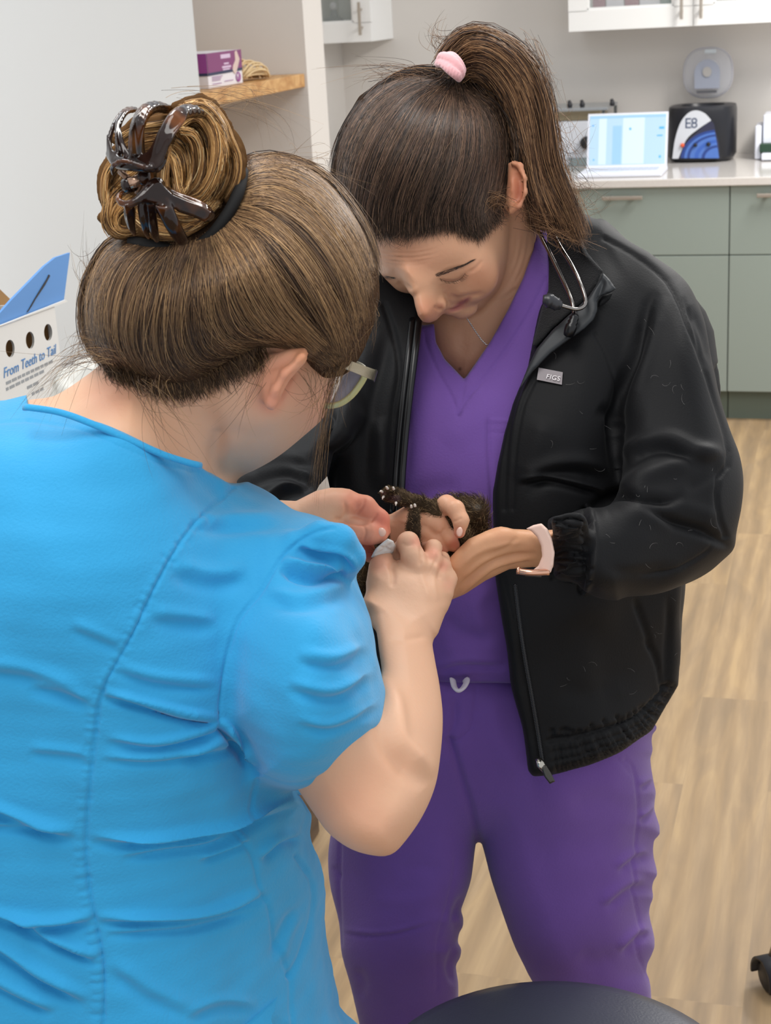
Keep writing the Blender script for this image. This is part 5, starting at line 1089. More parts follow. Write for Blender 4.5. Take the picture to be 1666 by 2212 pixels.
col = paint(W, SP, [(922, 672, 34, 30, 0, 'c67e60', .5), (1040, 600, 44, 36, 0, 'c88464', .45), (996, 656, 26, 6, -34, 'a05a58', .85), (985, 668, 22, 5, -16, 'a25c58', .8), (1115, 400, 22, 60, 0, 'c87858', .7), (1122, 415, 9, 26, 0, 'a85844', .5), (880, 560, 90, 40, 0, 'c98f72', .4), (1000, 760, 60, 60, 0, 'c08a6c', .4),
                   (835, 600, 14, 3, 10, '55382a', .8), (1029, 505, 30, 12, -30, '7a5a44', .35), (983, 607, 26, 2.5, -14, '7a5444', .5), (994, 797, 4, 4, 0, '5a3828', .7), (850, 502, 60, 12, 0, '6b4c3a', .55), (920, 500, 40, 12, -8, '6b4c3a', .5), (985, 490, 40, 12, 4, '6b4c3a', .5), (1030, 508, 26, 14, 0, '6b4c3a', .5), (1070, 480, 26, 12, -45, '6b4c3a', .45), (952, 660, 8, 6, 0, '9a5a44', .6)])
parts.append((W, Q, col))
# ---- hand and forearm coming from the cuff at the right
L = Lat(950, 1215, 1110, 1320, 1.42, 1.57, 2.5, .003)
L.infl([(1205, 1143), (1170, 1146), (1125, 1143), (1082, 1142), (1048, 1148), (1012, 1164), (985, 1190), (962, 1215), (955, 1245), (960, 1300), (975, 1296), (1004, 1284), (1050, 1254), (1100, 1230), (1150, 1225), (1205, 1226)], [(1170, 1185, 1.474), (1080, 1185, 1.460), (1010, 1215, 1.452), (975, 1270, 1.462)], .024, 40, k=.006)
L.ell((1082, 1162, 1.468), (22, 18, 14), k=.01)
W, Q = L.mesh(2); Q = fix_orient(W, Q)
W = creases(W, Q, [([(1165, 1200), (1110, 1205), (1060, 1222), (1010, 1260), (980, 1290)], 7, -2.6, 's'), ([(1150, 1210), (1100, 1222), (1050, 1240)], 5, -1.2, 'g'), ([(1140, 1170), (1080, 1178), (1030, 1195), (990, 1230)], 6, 1.2, 'g'), ([(1070, 1200), (1035, 1218), (1000, 1250)], 5, 1.2, 'g'), ([(1120, 1160), (1090, 1185), (1050, 1200)], 6, -1.2, 'g')])
parts.append((W, Q, paint(W, 'cd9974', [(1000, 1260, 50, 40, -40, 'bf805c', .4), (1085, 1160, 24, 16, 0, 'c88e6c', .4)])))
# ---- hand cradling the kitten
L = Lat(825, 1035, 1050, 1230, 1.41, 1.56, 2.0, .0025)
L.infl([(770, 1110), (820, 1115), (845, 1110), (872, 1095), (905, 1100), (925, 1115), (940, 1140), (935, 1190), (900, 1210), (850, 1210), (790, 1190)], [(850, 1150, 1.462), (880, 1110, 1.458), (920, 1150, 1.462)], .022, 32, k=.006)
L.chain([(890, 1118, 1.472, 24), (925, 1122, 1.466, 22), (947, 1133, 1.466, 21), (968, 1158, 1.47, 18), (980, 1178, 1.474, 15)], k=.004)
L.chain([(885, 1145, 1.474, 24), (915, 1145, 1.468, 20), (938, 1163, 1.47, 19), (952, 1190, 1.474, 16)], k=.003)
L.chain([(890, 1170, 1.478, 22), (918, 1172, 1.472, 19), (935, 1190, 1.476, 16)], k=.003)
L.chain([(948, 1100, 1.478, 18), (965, 1090, 1.464, 20), (984, 1100, 1.452, 19), (996, 1124, 1.448, 17), (993, 1150, 1.45, 13)], k=.004)
W, Q = L.mesh(2); Q = fix_orient(W, Q)
W = creases(W, Q, [([(960, 1140), (955, 1150), (945, 1156)], 3, -.8, 'g'), ([(942, 1170), (930, 1178)], 3, -.6, 'g'), ([(1000, 1118), (988, 1124), (978, 1128)], 3, -.8, 'g'), ([(860, 1125), (880, 1128), (905, 1140)], 4, .8, 'g')])
parts.append((W, Q, paint(W, 'd8a382', [(992, 1155, 14, 16, 0, 'c0685a', .7), (982, 1176, 14, 12, 0, 'b8604c', .7), (955, 1190, 12, 12, 0, 'b8604c', .5), (875, 1120, 40, 20, 0, 'd29a7a', .4), (948, 1133, 16, 14, 0, 'cf9474', .4)])))  # base skin colour lightened to offset the shade over this hand
V, F_, C_c = join_np(parts)
body_p = link('body', np_mesh('body', V, F_, C_c), m_skinp, pp)
nail((993, 1149, 1.4345), (7, 11, 4), 10, 0, body_p)
# eyebrows and lashes
m_brow = mat('brow_hair', '35241b', .5)
def px_hairs(rows, r0, name, par, m, k=7):
    S = np.array([spline(q, k) for q in rows]); strands(S, np.full(len(S), r0), np.tile(lin('2e1f18'), (len(S), 1)), name, m, par)
def face_d(x, y): return float(samp(DFP, LFP, np.array([x]), np.array([y]))[0])
LFP = Lat(780, 1225, 320, 860, 1.49, 1.84, 3, .0035); LFP.infl(FP, [(900, 450, 1.535), (1000, 455, 1.556), (1060, 440, 1.58), (880, 540, 1.543), (930, 595, 1.555), (840, 590, 1.562), (1000, 540, 1.552), (1060, 500, 1.578), (1040, 585, 1.567), (1080, 580, 1.59), (995, 620, 1.578), (1000, 665, 1.592), (960, 640, 1.572)], .075, 62, k=.008, n=110)
LFP.ell((1030, 605, 1.592), (32, 28, 20), rz=-30, k=.03); LFP.ell((955, 585, 1.572), (50, 14, 14), rz=-14, k=.014); LFP.ell((984, 598, 1.585), (28, 15, 16), rz=-16, k=.006); DFP = LFP.depthmap()
rows = []; rgx = random.Random(4); bl = spline([(912, 602), (930, 598), (950, 592), (975, 583), (1000, 573), (1018, 563)], 60)
for i in range(210):
    q = bl[rgx.randrange(60)]; t_ = (q[0] - 912) / 106; y0 = q[1] + rgx.uniform(-1, 1) * (5.0 * (1 - t_ * .75)); a = rgx.uniform(7, 14); rows.append([(q[0], y0 + 1.5, face_d(q[0], y0) - .0006), (q[0] + a * .5, y0 - a * .16, face_d(q[0] + a * .5, y0) - .0010), (q[0] + a, y0 - a * .36, face_d(q[0] + a, y0) - .0006)])
for i in range(26):
    x = 832 + rgx.uniform(0, 18); y0 = 597 + (x - 832) * .2 + rgx.uniform(-1.5, 1.5); rows.append([(x, y0, face_d(x, y0) - .0006), (x + 3, y0 + .5, face_d(x + 3, y0) - .001), (x + 6, y0 + 1, face_d(x + 6, y0) - .0006)])
px_hairs(rows[:210], .00013, 'eyebrow', body_p, m_brow); px_hairs(rows[210:], .00013, 'eyebrow', body_p, m_brow)
rows = []; el = spline([(950, 602), (965, 608), (984, 608), (998, 600), (1006, 589)], 50)
for i in range(60):
    q = el[rgx.randrange(50)]; f_ = (q[0] - 950) / 56; d0 = face_d(q[0], q[1]); rows.append([(q[0], q[1] - 1, d0 - .0012), (q[0] + 1 + 3 * f_, q[1] + 3, d0 - .004), (q[0] + 3 + 6 * f_, q[1] + 6 - 2 * f_, d0 - .006)])
rows += [[(a[0], a[1], face_d(a[0], a[1]) - .0012), (b_[0], b_[1], face_d(b_[0], b_[1]) - .0014), (c_[0], c_[1], face_d(c_[0], c_[1]) - .0012)] for a, b_, c_ in zip(el[:-8:2], el[4:-4:2], el[8::2]) for _ in range(2)]
px_hairs(rows, .00013, 'eyelashes', body_p, m_brow)
# necklace
ch = spline([(1008, 686, 1.650), (1025, 712, 1.6475), (1042, 736, 1.6455), (1053, 746, 1.6455)], 30)
b = MB()
for i in range(0, 29): 
    c = Vector(cs2w(ch[i:i + 1])[0]); n2 = Vector(cs2w(ch[i + 1:i + 2])[0]); b.tube([c, (c + n2) / 2 + Vector((0, 0, .0004 * (-1) ** i)), n2], [.0005, .0010, .0005], 6)
nk = b.build('necklace', mat('silver', 'd8d4d0', .25, metal=1), None, True); tag(nk, 'thin silver chain necklace in the V neck of the purple scrub top', 'necklace')

# ---- purple scrub top
m_pur = mat('scrub_purple', '6b4a94', .75, bump=.2, bscale=420, sheen=.2, var=.04, vscale=16, spec=.25)
PTP = [(900, 640), (1000, 560), (1120, 470), (1200, 450), (1240, 600), (1210, 800), (1170, 1000), (1170, 1510), (1020, 1510), (940, 1510), (880, 1480), (830, 1300), (820, 1000), (860, 700)]
PTF = [(950, 900, 1.612), (1100, 900, 1.606), (930, 720, 1.648), (1150, 620, 1.650), (1095, 760, 1.634), (1185, 500, 1.672), (1000, 1100, 1.598), (1000, 1300, 1.628), (1050, 1470, 1.658), (900, 1300, 1.65), (1150, 1200, 1.64)]
L = Lat(810, 1250, 460, 1520, 1.56, 1.86, 4, .0045)
L.infl(PTP, PTF, .085, 60)
L.cut([(938, 698), (941, 740), (960, 777), (1003, 819), (1060, 736), (1100, 662), (1130, 602), (1150, 540), (1158, 500), (1150, 400), (840, 400), (840, 690), (906, 699), (915, 702)])
L.cut([(800, 1474), (945, 1474), (1020, 1474), (1110, 1477), (1300, 1477), (1300, 1700), (800, 1700)])
W, Q = L.mesh(2); Q = fix_orient(W, Q)
W = creases(W, Q, [([(917, 715), (922, 745), (945, 800), (975, 855), (992, 898)], 3.5, -1.6, 'g', False), ([(992, 898), (1010, 862), (1060, 800), (1100, 745), (1150, 665), (1180, 600)], 3.5, -1.6, 'g', False), ([(1003, 819), (1000, 850), (992, 898)], 4, -1.2, 'g', False), ([(1003, 819), (1020, 835), (1012, 862)], 3, -.7, 'g', False),
                   ([(1055, 908), (1057, 980), (1062, 1060), (1062, 1140)], 4.5, -2.4, 'g', False), ([(1052, 908), (1100, 910)], 3.5, 1.0, 'g', False), ([(1056, 935), (1100, 936)], 2.5, -.8, 'g', False), ([(1068, 840), (1020, 900), (960, 960)], 30, 2.5, 'g'), ([(880, 1090), (930, 1060), (1000, 1055)], 24, -3, 'g'),
                   ([(960, 1330), (1000, 1370), (1060, 1370)], 20, -3, 'g'), ([(1060, 1260), (1030, 1310), (1050, 1380)], 18, 3, 'g'), ([(940, 1450), (1000, 1430), (1090, 1435)], 12, -2.6, 's'), ([(960, 1480), (1020, 1462), (1095, 1462)], 6, -1.2, 'g'), ([(950, 1400), (1020, 1410), (1090, 1395)], 22, 2.5, 'g'), ([(870, 850), (880, 950), (875, 1040)], 12, -2, 'g')])
W = W + normals(W, Q) * (vnoise(W * 10, 31) * .0012)[:, None]
top_p = sdf_obj('scrub_top', W, Q, m_pur, pp)

# ---- trousers
TR_ = [(900, 1420), (1130, 1420), (1250, 1450), (1408, 1560), (1403, 1590), (1409, 1618), (1404, 1640), (1414, 1690), (1421, 1718), (1415, 1742), (1427, 1788), (1425, 1804), (1412, 1816), (1410, 1850), (1418, 1884), (1416, 1898), (1404, 1908), (1409, 1940), (1399, 1960), (1401, 1985), (1412, 2042), (1394, 2092), (1408, 2140), (1412, 2300), (1350, 2500), (1330, 2790), (1180, 2790), (1190, 2500), (1175, 2200), (1140, 2098), (1118, 2050), (1092, 1985), (1060, 1900), (1034, 1812),
       (1021, 1900), (1003, 1955), (998, 1972), (1006, 1992), (992, 2020), (990, 2034), (1000, 2058), (985, 2090), (992, 2130), (990, 2300), (1000, 2500), (1000, 2790), (850, 2790), (820, 2500), (790, 2280), (775, 2212), (756, 2130), (738, 2060), (735, 1990), (716, 1905), (711, 1815), (730, 1700), (780, 1560), (860, 1450)]
TRF = [(1000, 1480, 1.668), (1200, 1500, 1.675), (1330, 1650, 1.70), (1200, 1700, 1.685), (1250, 2000, 1.76), (1250, 2200, 1.82), (1020, 1780, 1.74), (850, 1700, 1.70), (850, 2000, 1.77), (870, 2200, 1.83), (1250, 2790, 2.06), (930, 2790, 2.07), (1390, 1800, 1.76), (740, 1900, 1.79)]
L = Lat(690, 1450, 1400, 2800, 1.62, 2.24, 5, .007)
L.infl(TR_, TRF, [(1000, 1480, .09), (850, 2000, .075), (1250, 2000, .085), (1250, 2790, .06), (930, 2790, .06)], 95, k=.01, n=300)
L.cut([(600, 1300), (1500, 1300), (1500, 1440), (600, 1440)])
W, Q = L.mesh(2); Q = fix_orient(W, Q)
cr = [([(1028, 1480), (1026, 1530), (1018, 1570), (1000, 1590), (985, 1598)], 3.5, -1.4, 'g', False), ([(985, 1500), (982, 1560), (970, 1600), (980, 1640)], 8, -3, 'g'), ([(975, 1600), (995, 1680), (1015, 1750), (1033, 1815)], 9, -5, 'g', False), ([(1350, 1640), (1368, 1660), (1375, 1700), (1380, 1760), (1372, 1850), (1370, 1930), (1382, 2000), (1378, 2060), (1395, 2110)], 3.5, -1.8, 'g', False), ([(1325, 1638), (1345, 1650), (1370, 1680)], 4, -1.4, 'g'),
      ([(730, 1820), (732, 1900), (740, 1980), (742, 2040)], 3.5, -2.2, 'g', False), ([(720, 1870), (735, 1900)], 5, -1.6, 'g'), ([(742, 2010), (800, 2018), (860, 2012), (930, 1990)], 6, -1.6, 's'), ([(980, 1850), (975, 1900), (962, 1960), (945, 2040), (945, 2140)], 4, -1.5, 'g', False), ([(1000, 1930), (980, 1985), (1000, 2020)], 9, -3, 'g'), ([(985, 2040), (970, 2090), (985, 2130)], 8, -3, 'g'), ([(770, 2090), (785, 2120), (775, 2160)], 12, -2.5, 'g'),
      ([(1330, 1880), (1375, 1850), (1410, 1845)], 12, -3, 's'), ([(1300, 1960), (1350, 1920), (1400, 1905)], 14, -3, 's'), ([(1340, 2060), (1380, 2020), (1405, 2010)], 12, -3, 's'), ([(1380, 1770), (1400, 1760), (1425, 1740)], 9, -3, 's'), ([(1380, 1700), (1400, 1690), (1420, 1680)], 9, -2.4, 's'), ([(1230, 1740), (1300, 1730), (1360, 1750)], 30, -2, 'g'), ([(1330, 2060), (1290, 2080), (1250, 2060)], 22, -2, 'g'), ([(1180, 1850), (1260, 1870), (1330, 1850)], 40, 1.5, 'g'),
      ([(1060, 1500), (1080, 1600), (1120, 1680)], 22, 2.5, 'g'), ([(850, 1880), (900, 1870), (960, 1880)], 18, -1.6, 'g'), ([(800, 1940), (880, 1945), (950, 1925)], 18, 1.6, 'g')]
W = creases(W, Q, cr); W = W + normals(W, Q) * (vnoise(W * 8, 33) * .0022)[:, None]
tro = sdf_obj('trousers', W, Q, m_pur, pp)
MB().tube(list(cs2w(spline([(978, 1468, 1.655), (982, 1484, 1.645), (990, 1492, 1.64), (1000, 1487, 1.642), (1008, 1474, 1.65), (1006, 1468, 1.655)], 24))), .0022, 8, flat=2.0).build('drawstring', mat('cord_white', 'd6ccd6', .7), tro, True)

# ---- jacket
m_jac = mat('jacket_black', '0d0d0f', .6, bump=.12, bscale=500, sheen=.03, spec=.22, var=.06, vscale=20)
m_jin = mat('jacket_fleece', '0a0a0c', .9, bump=.6, bscale=600, sheen=.08)
JR = [(1165, 470), (1262, 462), (1300, 484), (1400, 545), (1450, 600), (1480, 700), (1500, 900), (1500, 1200), (1474, 1262), (1472, 1330), (1470, 1400), (1466, 1480), (1440, 1524), (1412, 1577), (1400, 1588), (1340, 1620), (1270, 1650), (1212, 1668), (1190, 1673), (1152, 1676), (1142, 1664), (1125, 1570), (1105, 1480), (1095, 1400), (1082, 1310), (1068, 1240), (1063, 1140), (1062, 1060), (1070, 1000), (1084, 935), (1105, 868), (1139, 793), (1152, 741), (1169, 668), (1184, 627), (1185, 565)]
JRF = [(1200, 560, 1.668), (1200, 640, 1.636), (1300, 640, 1.612), (1180, 780, 1.598), (1090, 980, 1.588), (1200, 950, 1.574), (1350, 900, 1.60), (1420, 620, 1.64), (1090, 1250, 1.600), (1250, 1300, 1.598), (1160, 1600, 1.635), (1300, 1600, 1.648), (1440, 1400, 1.70), (1440, 1520, 1.72), (1480, 1000, 1.65)]
SL = [(1290, 476), (1360, 518), (1420, 558), (1472, 602), (1500, 640), (1522, 690), (1536, 760), (1548, 810), (1557, 850), (1576, 930), (1592, 985), (1601, 1040), (1601, 1095), (1594, 1150), (1589, 1186), (1562, 1214), (1528, 1242), (1476, 1267), (1400, 1283), (1350, 1290), (1338, 1297), (1295, 1291), (1262, 1276), (1240, 1258), (1198, 1250), (1196, 1215), (1190, 1165), (1182, 1130), (1192, 1116), (1225, 1113), (1262, 1102), (1320, 1088), (1340, 1000), (1330, 850), (1310, 700), (1290, 560)]
SLF = [(1400, 600, 1.632), (1450, 760, 1.575), (1500, 950, 1.545), (1540, 1120, 1.53), (1480, 1220, 1.525), (1400, 1160, 1.488), (1300, 1190, 1.462), (1210, 1185, 1.448), (1340, 750, 1.60), (1360, 950, 1.548), (1330, 1060, 1.50)]
JL = [(815, 588), (850, 560), (900, 590), (918, 650), (909, 697), (900, 760), (884, 850), (869, 900), (861, 960), (858, 1040), (858, 1200), (900, 1400), (930, 1480), (930, 1600), (740, 1620), (730, 1400), (700, 1200), (680, 1000), (700, 900), (745, 800), (775, 700), (796, 620)]
JLF = [(830, 640, 1.64), (885, 690, 1.624), (880, 760, 1.608), (850, 900, 1.598), (740, 900, 1.60), (720, 1050, 1.60), (840, 1060, 1.592), (820, 1400, 1.64), (820, 1580, 1.67)]
SLL = [(770, 740), (720, 860), (640, 930), (560, 985), (500, 1030), (440, 1060), (430, 1120), (560, 1150), (660, 1150), (700, 1130), (712, 1090), (706, 1040), (720, 980), (790, 900)]
SLLF = [(740, 850, 1.60), (650, 960, 1.55), (560, 1020, 1.54), (600, 1090, 1.50), (680, 1100, 1.47), (700, 1000, 1.52)]
L = Lat(420, 1612, 440, 1690, 1.41, 1.93, 4, .0048)
L.infl(JR, JRF, .016, 16, k=.004)
BK = [(1150, 500), (1262, 470), (1340, 510), (1420, 570), (1460, 700), (1472, 900), (1480, 1200), (1470, 1400), (1462, 1480), (1435, 1520), (1400, 1580), (1250, 1600), (1200, 1500), (1180, 1200), (1180, 800)]
L.infl(BK, [(a, b_, c + .012) for a, b_, c in JRF], .09, 90, k=.01)
L.infl(SL, SLF, .058, 72, k=.008, n=170)
L.infl([(1192, 1122), (1210, 1114), (1240, 1110), (1262, 1118), (1276, 1150), (1280, 1200), (1272, 1250), (1255, 1266), (1235, 1258), (1205, 1251), (1197, 1240), (1196, 1215), (1192, 1170)], [(1210, 1185, 1.450), (1280, 1190, 1.458)], .036, 34, k=.008, n=60)
L.ell((1495, 800, 1.67), (56, 130, 40), rz=-12, k=.012)
L.infl(JL, JLF, .016, 16, k=.004); L.infl([(800, 640), (860, 700), (840, 900), (840, 1580), (760, 1580), (700, 1000), (740, 850), (780, 700)], [(a, b_, c + .012) for a, b_, c in JLF], .08, 60, k=.01)
L.infl(SLL, SLLF, .05, 60, k=.01)
W, Q = L.mesh(2); Q = fix_orient(W, Q)
cr = [([(1307, 514), (1340, 530), (1369, 548), (1410, 580), (1446, 616), (1470, 660), (1484, 698), (1512, 765), (1538, 829), (1558, 890), (1572, 945), (1577, 985), (1572, 1012), (1555, 1032), (1550, 1060), (1558, 1120), (1572, 1160)], 5, -3.2, 'g', False),
      ([(1425, 632), (1404, 652), (1392, 700), (1372, 765), (1346, 830), (1328, 900), (1328, 980), (1338, 1040)], 12, -11, 'g'), ([(1440, 640), (1420, 700), (1400, 770), (1375, 840), (1355, 900)], 18, 4, 'g'), ([(1285, 720), (1310, 770), (1330, 830), (1335, 900)], 4, -1.8, 'g', False),
      ([(1335, 1010), (1380, 970), (1440, 960), (1500, 985), (1560, 985)], 20, -6, 's'), ([(1330, 1060), (1390, 1030), (1450, 1010), (1520, 990), (1575, 975)], 18, 6, 'g'), ([(1270, 1105), (1330, 1072), (1400, 1078), (1445, 1084), (1478, 1072)], 11, -9, 'g'), ([(1380, 1092), (1420, 1108), (1464, 1130), (1531, 1154), (1588, 1188)], 11, -9, 'g'), ([(1480, 1060), (1530, 1030), (1570, 1010)], 14, -3, 'g'),
      ([(1260, 1130), (1330, 1115), (1400, 1110), (1460, 1140)], 22, 4, 'g'), ([(1382, 1247), (1440, 1235), (1500, 1208), (1530, 1190), (1545, 1170)], 4, -2, 'g'), ([(1300, 1225), (1380, 1240), (1460, 1225)], 16, -2, 'g'), ([(1125, 1060), (1180, 1020), (1250, 1010), (1320, 1030)], 20, -4, 's'), ([(1120, 1040), (1160, 960), (1180, 900)], 26, 3, 'g'), ([(1290, 880), (1320, 900), (1330, 940)], 14, -5, 'g'),
      ([(1420, 1080), (1500, 1100), (1560, 1120)], 16, 2.5, 'g'), ([(1490, 660), (1520, 720), (1540, 790)], 9, -4, 'g'), ([(1475, 640), (1500, 700), (1520, 770), (1535, 800)], 5, -3, 'g'),
      ([(1110, 1270), (1120, 1340), (1132, 1420), (1148, 1510), (1160, 1580), (1170, 1645)], 4, -1.6, 'g', False), ([(1150, 742), (1139, 795), (1112, 870), (1098, 940), (1092, 1010), (1090, 1100)], 5, -1.8, 'g', False), ([(1165, 800), (1132, 870), (1118, 940), (1112, 1000), (1108, 1100)], 4, -1.4, 'g', False), ([(1085, 1240), (1105, 1320), (1122, 1400), (1135, 1480)], 4, -1.0, 'g', False),
      ([(1118, 1042), (1180, 1036), (1230, 1044), (1280, 1058), (1310, 1070)], 9, -5, 's'), ([(1392, 1380), (1412, 1410), (1424, 1450), (1430, 1500)], 6, -3.5, 'g'), ([(1372, 1290), (1385, 1330), (1398, 1370), (1410, 1410)], 6, -3, 'g'), ([(1440, 1280), (1445, 1350), (1440, 1440), (1436, 1510)], 8, -3, 'g'), ([(1240, 1330), (1300, 1400), (1310, 1500)], 40, -2.5, 'g'), ([(1200, 1480), (1270, 1500), (1340, 1490)], 26, -2, 'g'),
      ([(830, 660), (850, 720), (862, 800), (850, 880), (845, 960), (846, 1060)], 6, -2.5, 'g', False), ([(796, 720), (780, 800), (745, 900), (730, 1000)], 22, 6, 'g'), ([(850, 700), (820, 800), (800, 900), (790, 1000), (790, 1080)], 18, -5, 'g'), ([(820, 900), (825, 980), (820, 1060)], 16, 3.5, 'g'), ([(720, 900), (712, 960), (706, 1040), (712, 1080)], 12, -9, 'g', False), ([(500, 1060), (560, 1030), (630, 1020), (700, 1060)], 14, -5, 's'), ([(560, 1100), (610, 1060), (670, 1050)], 11, -5, 's'), ([(520, 1020), (600, 1000), (680, 1000)], 16, -4, 's'), ([(540, 1060), (590, 1040), (640, 1035)], 12, 3, 'g')]
seam_ = spline([(1188, 1602), (1236, 1596), (1280, 1584), (1330, 1568), (1362, 1554), (1395, 1534), (1422, 1508), (1446, 1478)], 40); hem_ = spline([(1196, 1672), (1270, 1652), (1340, 1622), (1374, 1606), (1402, 1586), (1432, 1546), (1452, 1516), (1464, 1480)], 40)
for i in range(1, 39):       # gathers of the elastic hem and cuff
    a_, b_ = seam_[i], hem_[i]; j_ = rgx.uniform(-3, 3); cr.append(([tuple(a_ + (a_ - b_) * rgx.uniform(.05, .35)), ((a_[0] + b_[0]) / 2 + j_, (a_[1] + b_[1]) / 2), tuple(b_)], 3.6, -rgx.uniform(2.5, 4.5), 'g', False))
cr.append((seam_, 5, -3.5, 'g', False)); cr.append((seam_ * .62 + hem_ * .38, 3.2, -1.5, 'g', False)); cr.append((seam_ * .35 + hem_ * .65, 3.2, -1.5, 'g', False))
for i in range(14):
    y = 1124 + i * 9.6; cr.append(([(1194, y), (1212, y + rgx.uniform(-4, 4)), (1236, y + rgx.uniform(-5, 6)), (1262 + rgx.uniform(-6, 16), y + rgx.uniform(-8, 10))], 3.4, -rgx.uniform(3.5, 6.0), 'g', False))
cr.append(([(1268, 1106), (1276, 1160), (1272, 1220), (1262, 1272)], 8, -4, 's', False))
W = creases(W, Q, cr); W = W + normals(W, Q) * (vnoise(W * 9, 41) * .0022)[:, None]
jac = sdf_obj('jacket', W, Q, m_jac, pp)
def sheet(name, poly, front, T, R, m, parent, st=3.0, sd=.0025, cr=(), sm=2, n=0, pad=.03):
    po = np.array(poly, float); d = [f[2] for f in front]; L = Lat(po[:, 0].min() - 12, po[:, 0].max() + 12, po[:, 1].min() - 12, po[:, 1].max() + 12, min(d) - pad, max(d) + 2 * T + pad, st, sd); L.infl(poly, front, T, R, n=n); W, Q = L.mesh(sm); Q = fix_orient(W, Q)
    if cr: W = creases(W, Q, cr)
    return link(name, np_mesh(name, W, Q), m, parent)
# collar lining, lapel facing, collar stand
sheet('collar_lining', [(1150, 470), (1200, 480), (1252, 508), (1270, 545), (1302, 586), (1290, 615), (1268, 645), (1233, 676), (1192, 712), (1158, 750), (1150, 745), (1169, 668), (1184, 627), (1185, 565), (1160, 500)], [(1200, 540, 1.662), (1270, 560, 1.625), (1200, 640, 1.630), (1160, 720, 1.613), (1295, 590, 1.602), (1240, 660, 1.606)], .005, 8, m_jin, jac, cr=[([(1255, 520), (1262, 548), (1285, 572), (1300, 586)], 4, 1.5, 'g', False)])
m_lap2 = mat('jacket_facing', '232629', .5, sheen=.02)
sheet('lapel', [(1118, 848), (1140, 792), (1160, 752), (1194, 712), (1236, 674), (1270, 642), (1291, 612), (1303, 588), (1318, 604), (1332, 624), (1322, 632), (1300, 640), (1291, 652), (1292, 670), (1283, 692), (1262, 712), (1230, 734), (1190, 764), (1150, 805)], [(1130, 820, 1.588), (1200, 730, 1.588), (1280, 660, 1.590), (1303, 590, 1.592), (1330, 624, 1.585)], .004, 7, m_lap2, jac, cr=[([(1291, 655), (1296, 630), (1305, 600)], 6, -3, 'g')])
sheet('collar_tab', [(1292, 650), (1302, 636), (1326, 630), (1318, 648), (1304, 660), (1291, 666)], [(1305, 648, 1.598)], .004, 7, m_jac, jac)
# sleeve back fold seen beyond the upper arm
sheet('sleeve_fold', [(1470, 640), (1500, 640), (1525, 672), (1543, 715), (1552, 782), (1541, 806), (1528, 790), (1505, 720)], [(1510, 700, 1.64), (1540, 780, 1.64)], .012, 14, m_jac, jac)
# zip teeth and slider
zl = spline([(1113, 1262, 1.589), (1122, 1340, 1.592), (1134, 1420, 1.600), (1150, 1510, 1.612), (1162, 1580, 1.622), (1172, 1645, 1.632)], 110)
zd = samp(L.depthmap(), L, zl[:, 0], zl[:, 1]); b = MB(); zl[:, 2] = np.where(np.isnan(zd), zl[:, 2], zd) - .001; Zw = cs2w(zl)
b.tube([Vector(p) for p in Zw], .0013, 6); z_ = b.build('zip', mat('zip_tape', '17171a', .4), jac, True)
b = MB()
for i in range(1, 109):
    c = Vector(Zw[i]); d_ = (Vector(Zw[i + 1]) - Vector(Zw[i - 1])).normalized(); s_ = d_.cross(Vector(-R_CW[:, 2])).normalized(); b.tube([c - s_ * .0018, c + s_ * .0018], .0007, 5)
b.build('zip_teeth', mat('zip_teeth', '38383b', .35, metal=.4), z_)
m_zs = mat('zip_metal', 'b5b0a6', .2, metal=1); o_ = .0045
MB().tube(list(cs2w([(1163, 1638, 1.622), (1168, 1650, 1.621), (1178, 1664, 1.622)])), [.0035, .0055, .004], 12, flat=.7).build('zip_slider', m_zs, z_, True)
sheet('zip_pull', [(1168, 1655), (1180, 1652), (1190, 1668), (1200, 1688), (1188, 1694), (1176, 1678)], [(1184, 1672, 1.617)], .0022, 4, mat('zip_pull', '4a4844', .3, metal=.8), z_, 1.5, .001, sm=1)
# cuff on the hidden arm is covered; brand tag on the chest
tg = [(1164, 794), (1216, 804), (1214, 831), (1160, 820)]
dT = 1.5745; dmJ = L.depthmap(); dd = [float(samp(dmJ, L, np.array([x]), np.array([y]))[0]) - .0022 for x, y in tg]
MB().prism(list(cs2w([(x, y, q) for (x, y), q in zip(tg, dd)])), -R_CW[:, 2] * .0012).build('brand_tag', mat('tag_grey', '8d8587', .6), jac)
xa, xb = cs2w([(1164, 808, dd[0] - .0008), (1216, 818, dd[1] - .0008)]); ya = cs2w([(1162, 790, dd[0]), (1160, 820, dd[3])])
og = cs2w([(1179, 817.5, float(np.mean(dd)) - .0014)])[0]
text('FIGS', og, xb - xa, ya[0] - ya[1], .0072, mat('tag_letters', 'e4dede', .5), jac, spacing=1.08)

# pale hairs caught on the cloth
LJ, r_ = L, np.random.default_rng(55); S = []
for _ in range(70):
    x0, y0 = r_.uniform(1180, 1560), r_.uniform(540, 1560); a_ = r_.uniform(0, 6.28); ln = r_.uniform(6, 26); cv = r_.normal(0, .9); pts_ = [(x0 + ln * t_ * math.cos(a_ + cv * t_), y0 + ln * t_ * math.sin(a_ + cv * t_)) for t_ in np.linspace(0, 1, 7)]
    d_ = samp(dmJ, LJ, np.array([p[0] for p in pts_]), np.array([p[1] for p in pts_]))
    if np.isnan(d_).any() or np.ptp(d_) > .012: continue
    S.append([(p[0], p[1], q - .0035) for p, q in zip(pts_, d_)])
strands(np.array(S), np.full(len(S), .00009), np.tile(lin('8f8c8a'), (len(S), 1)), 'lint_hairs', mat('lint', '8f8c8a', .6), jac)['kind'] = 'stuff'
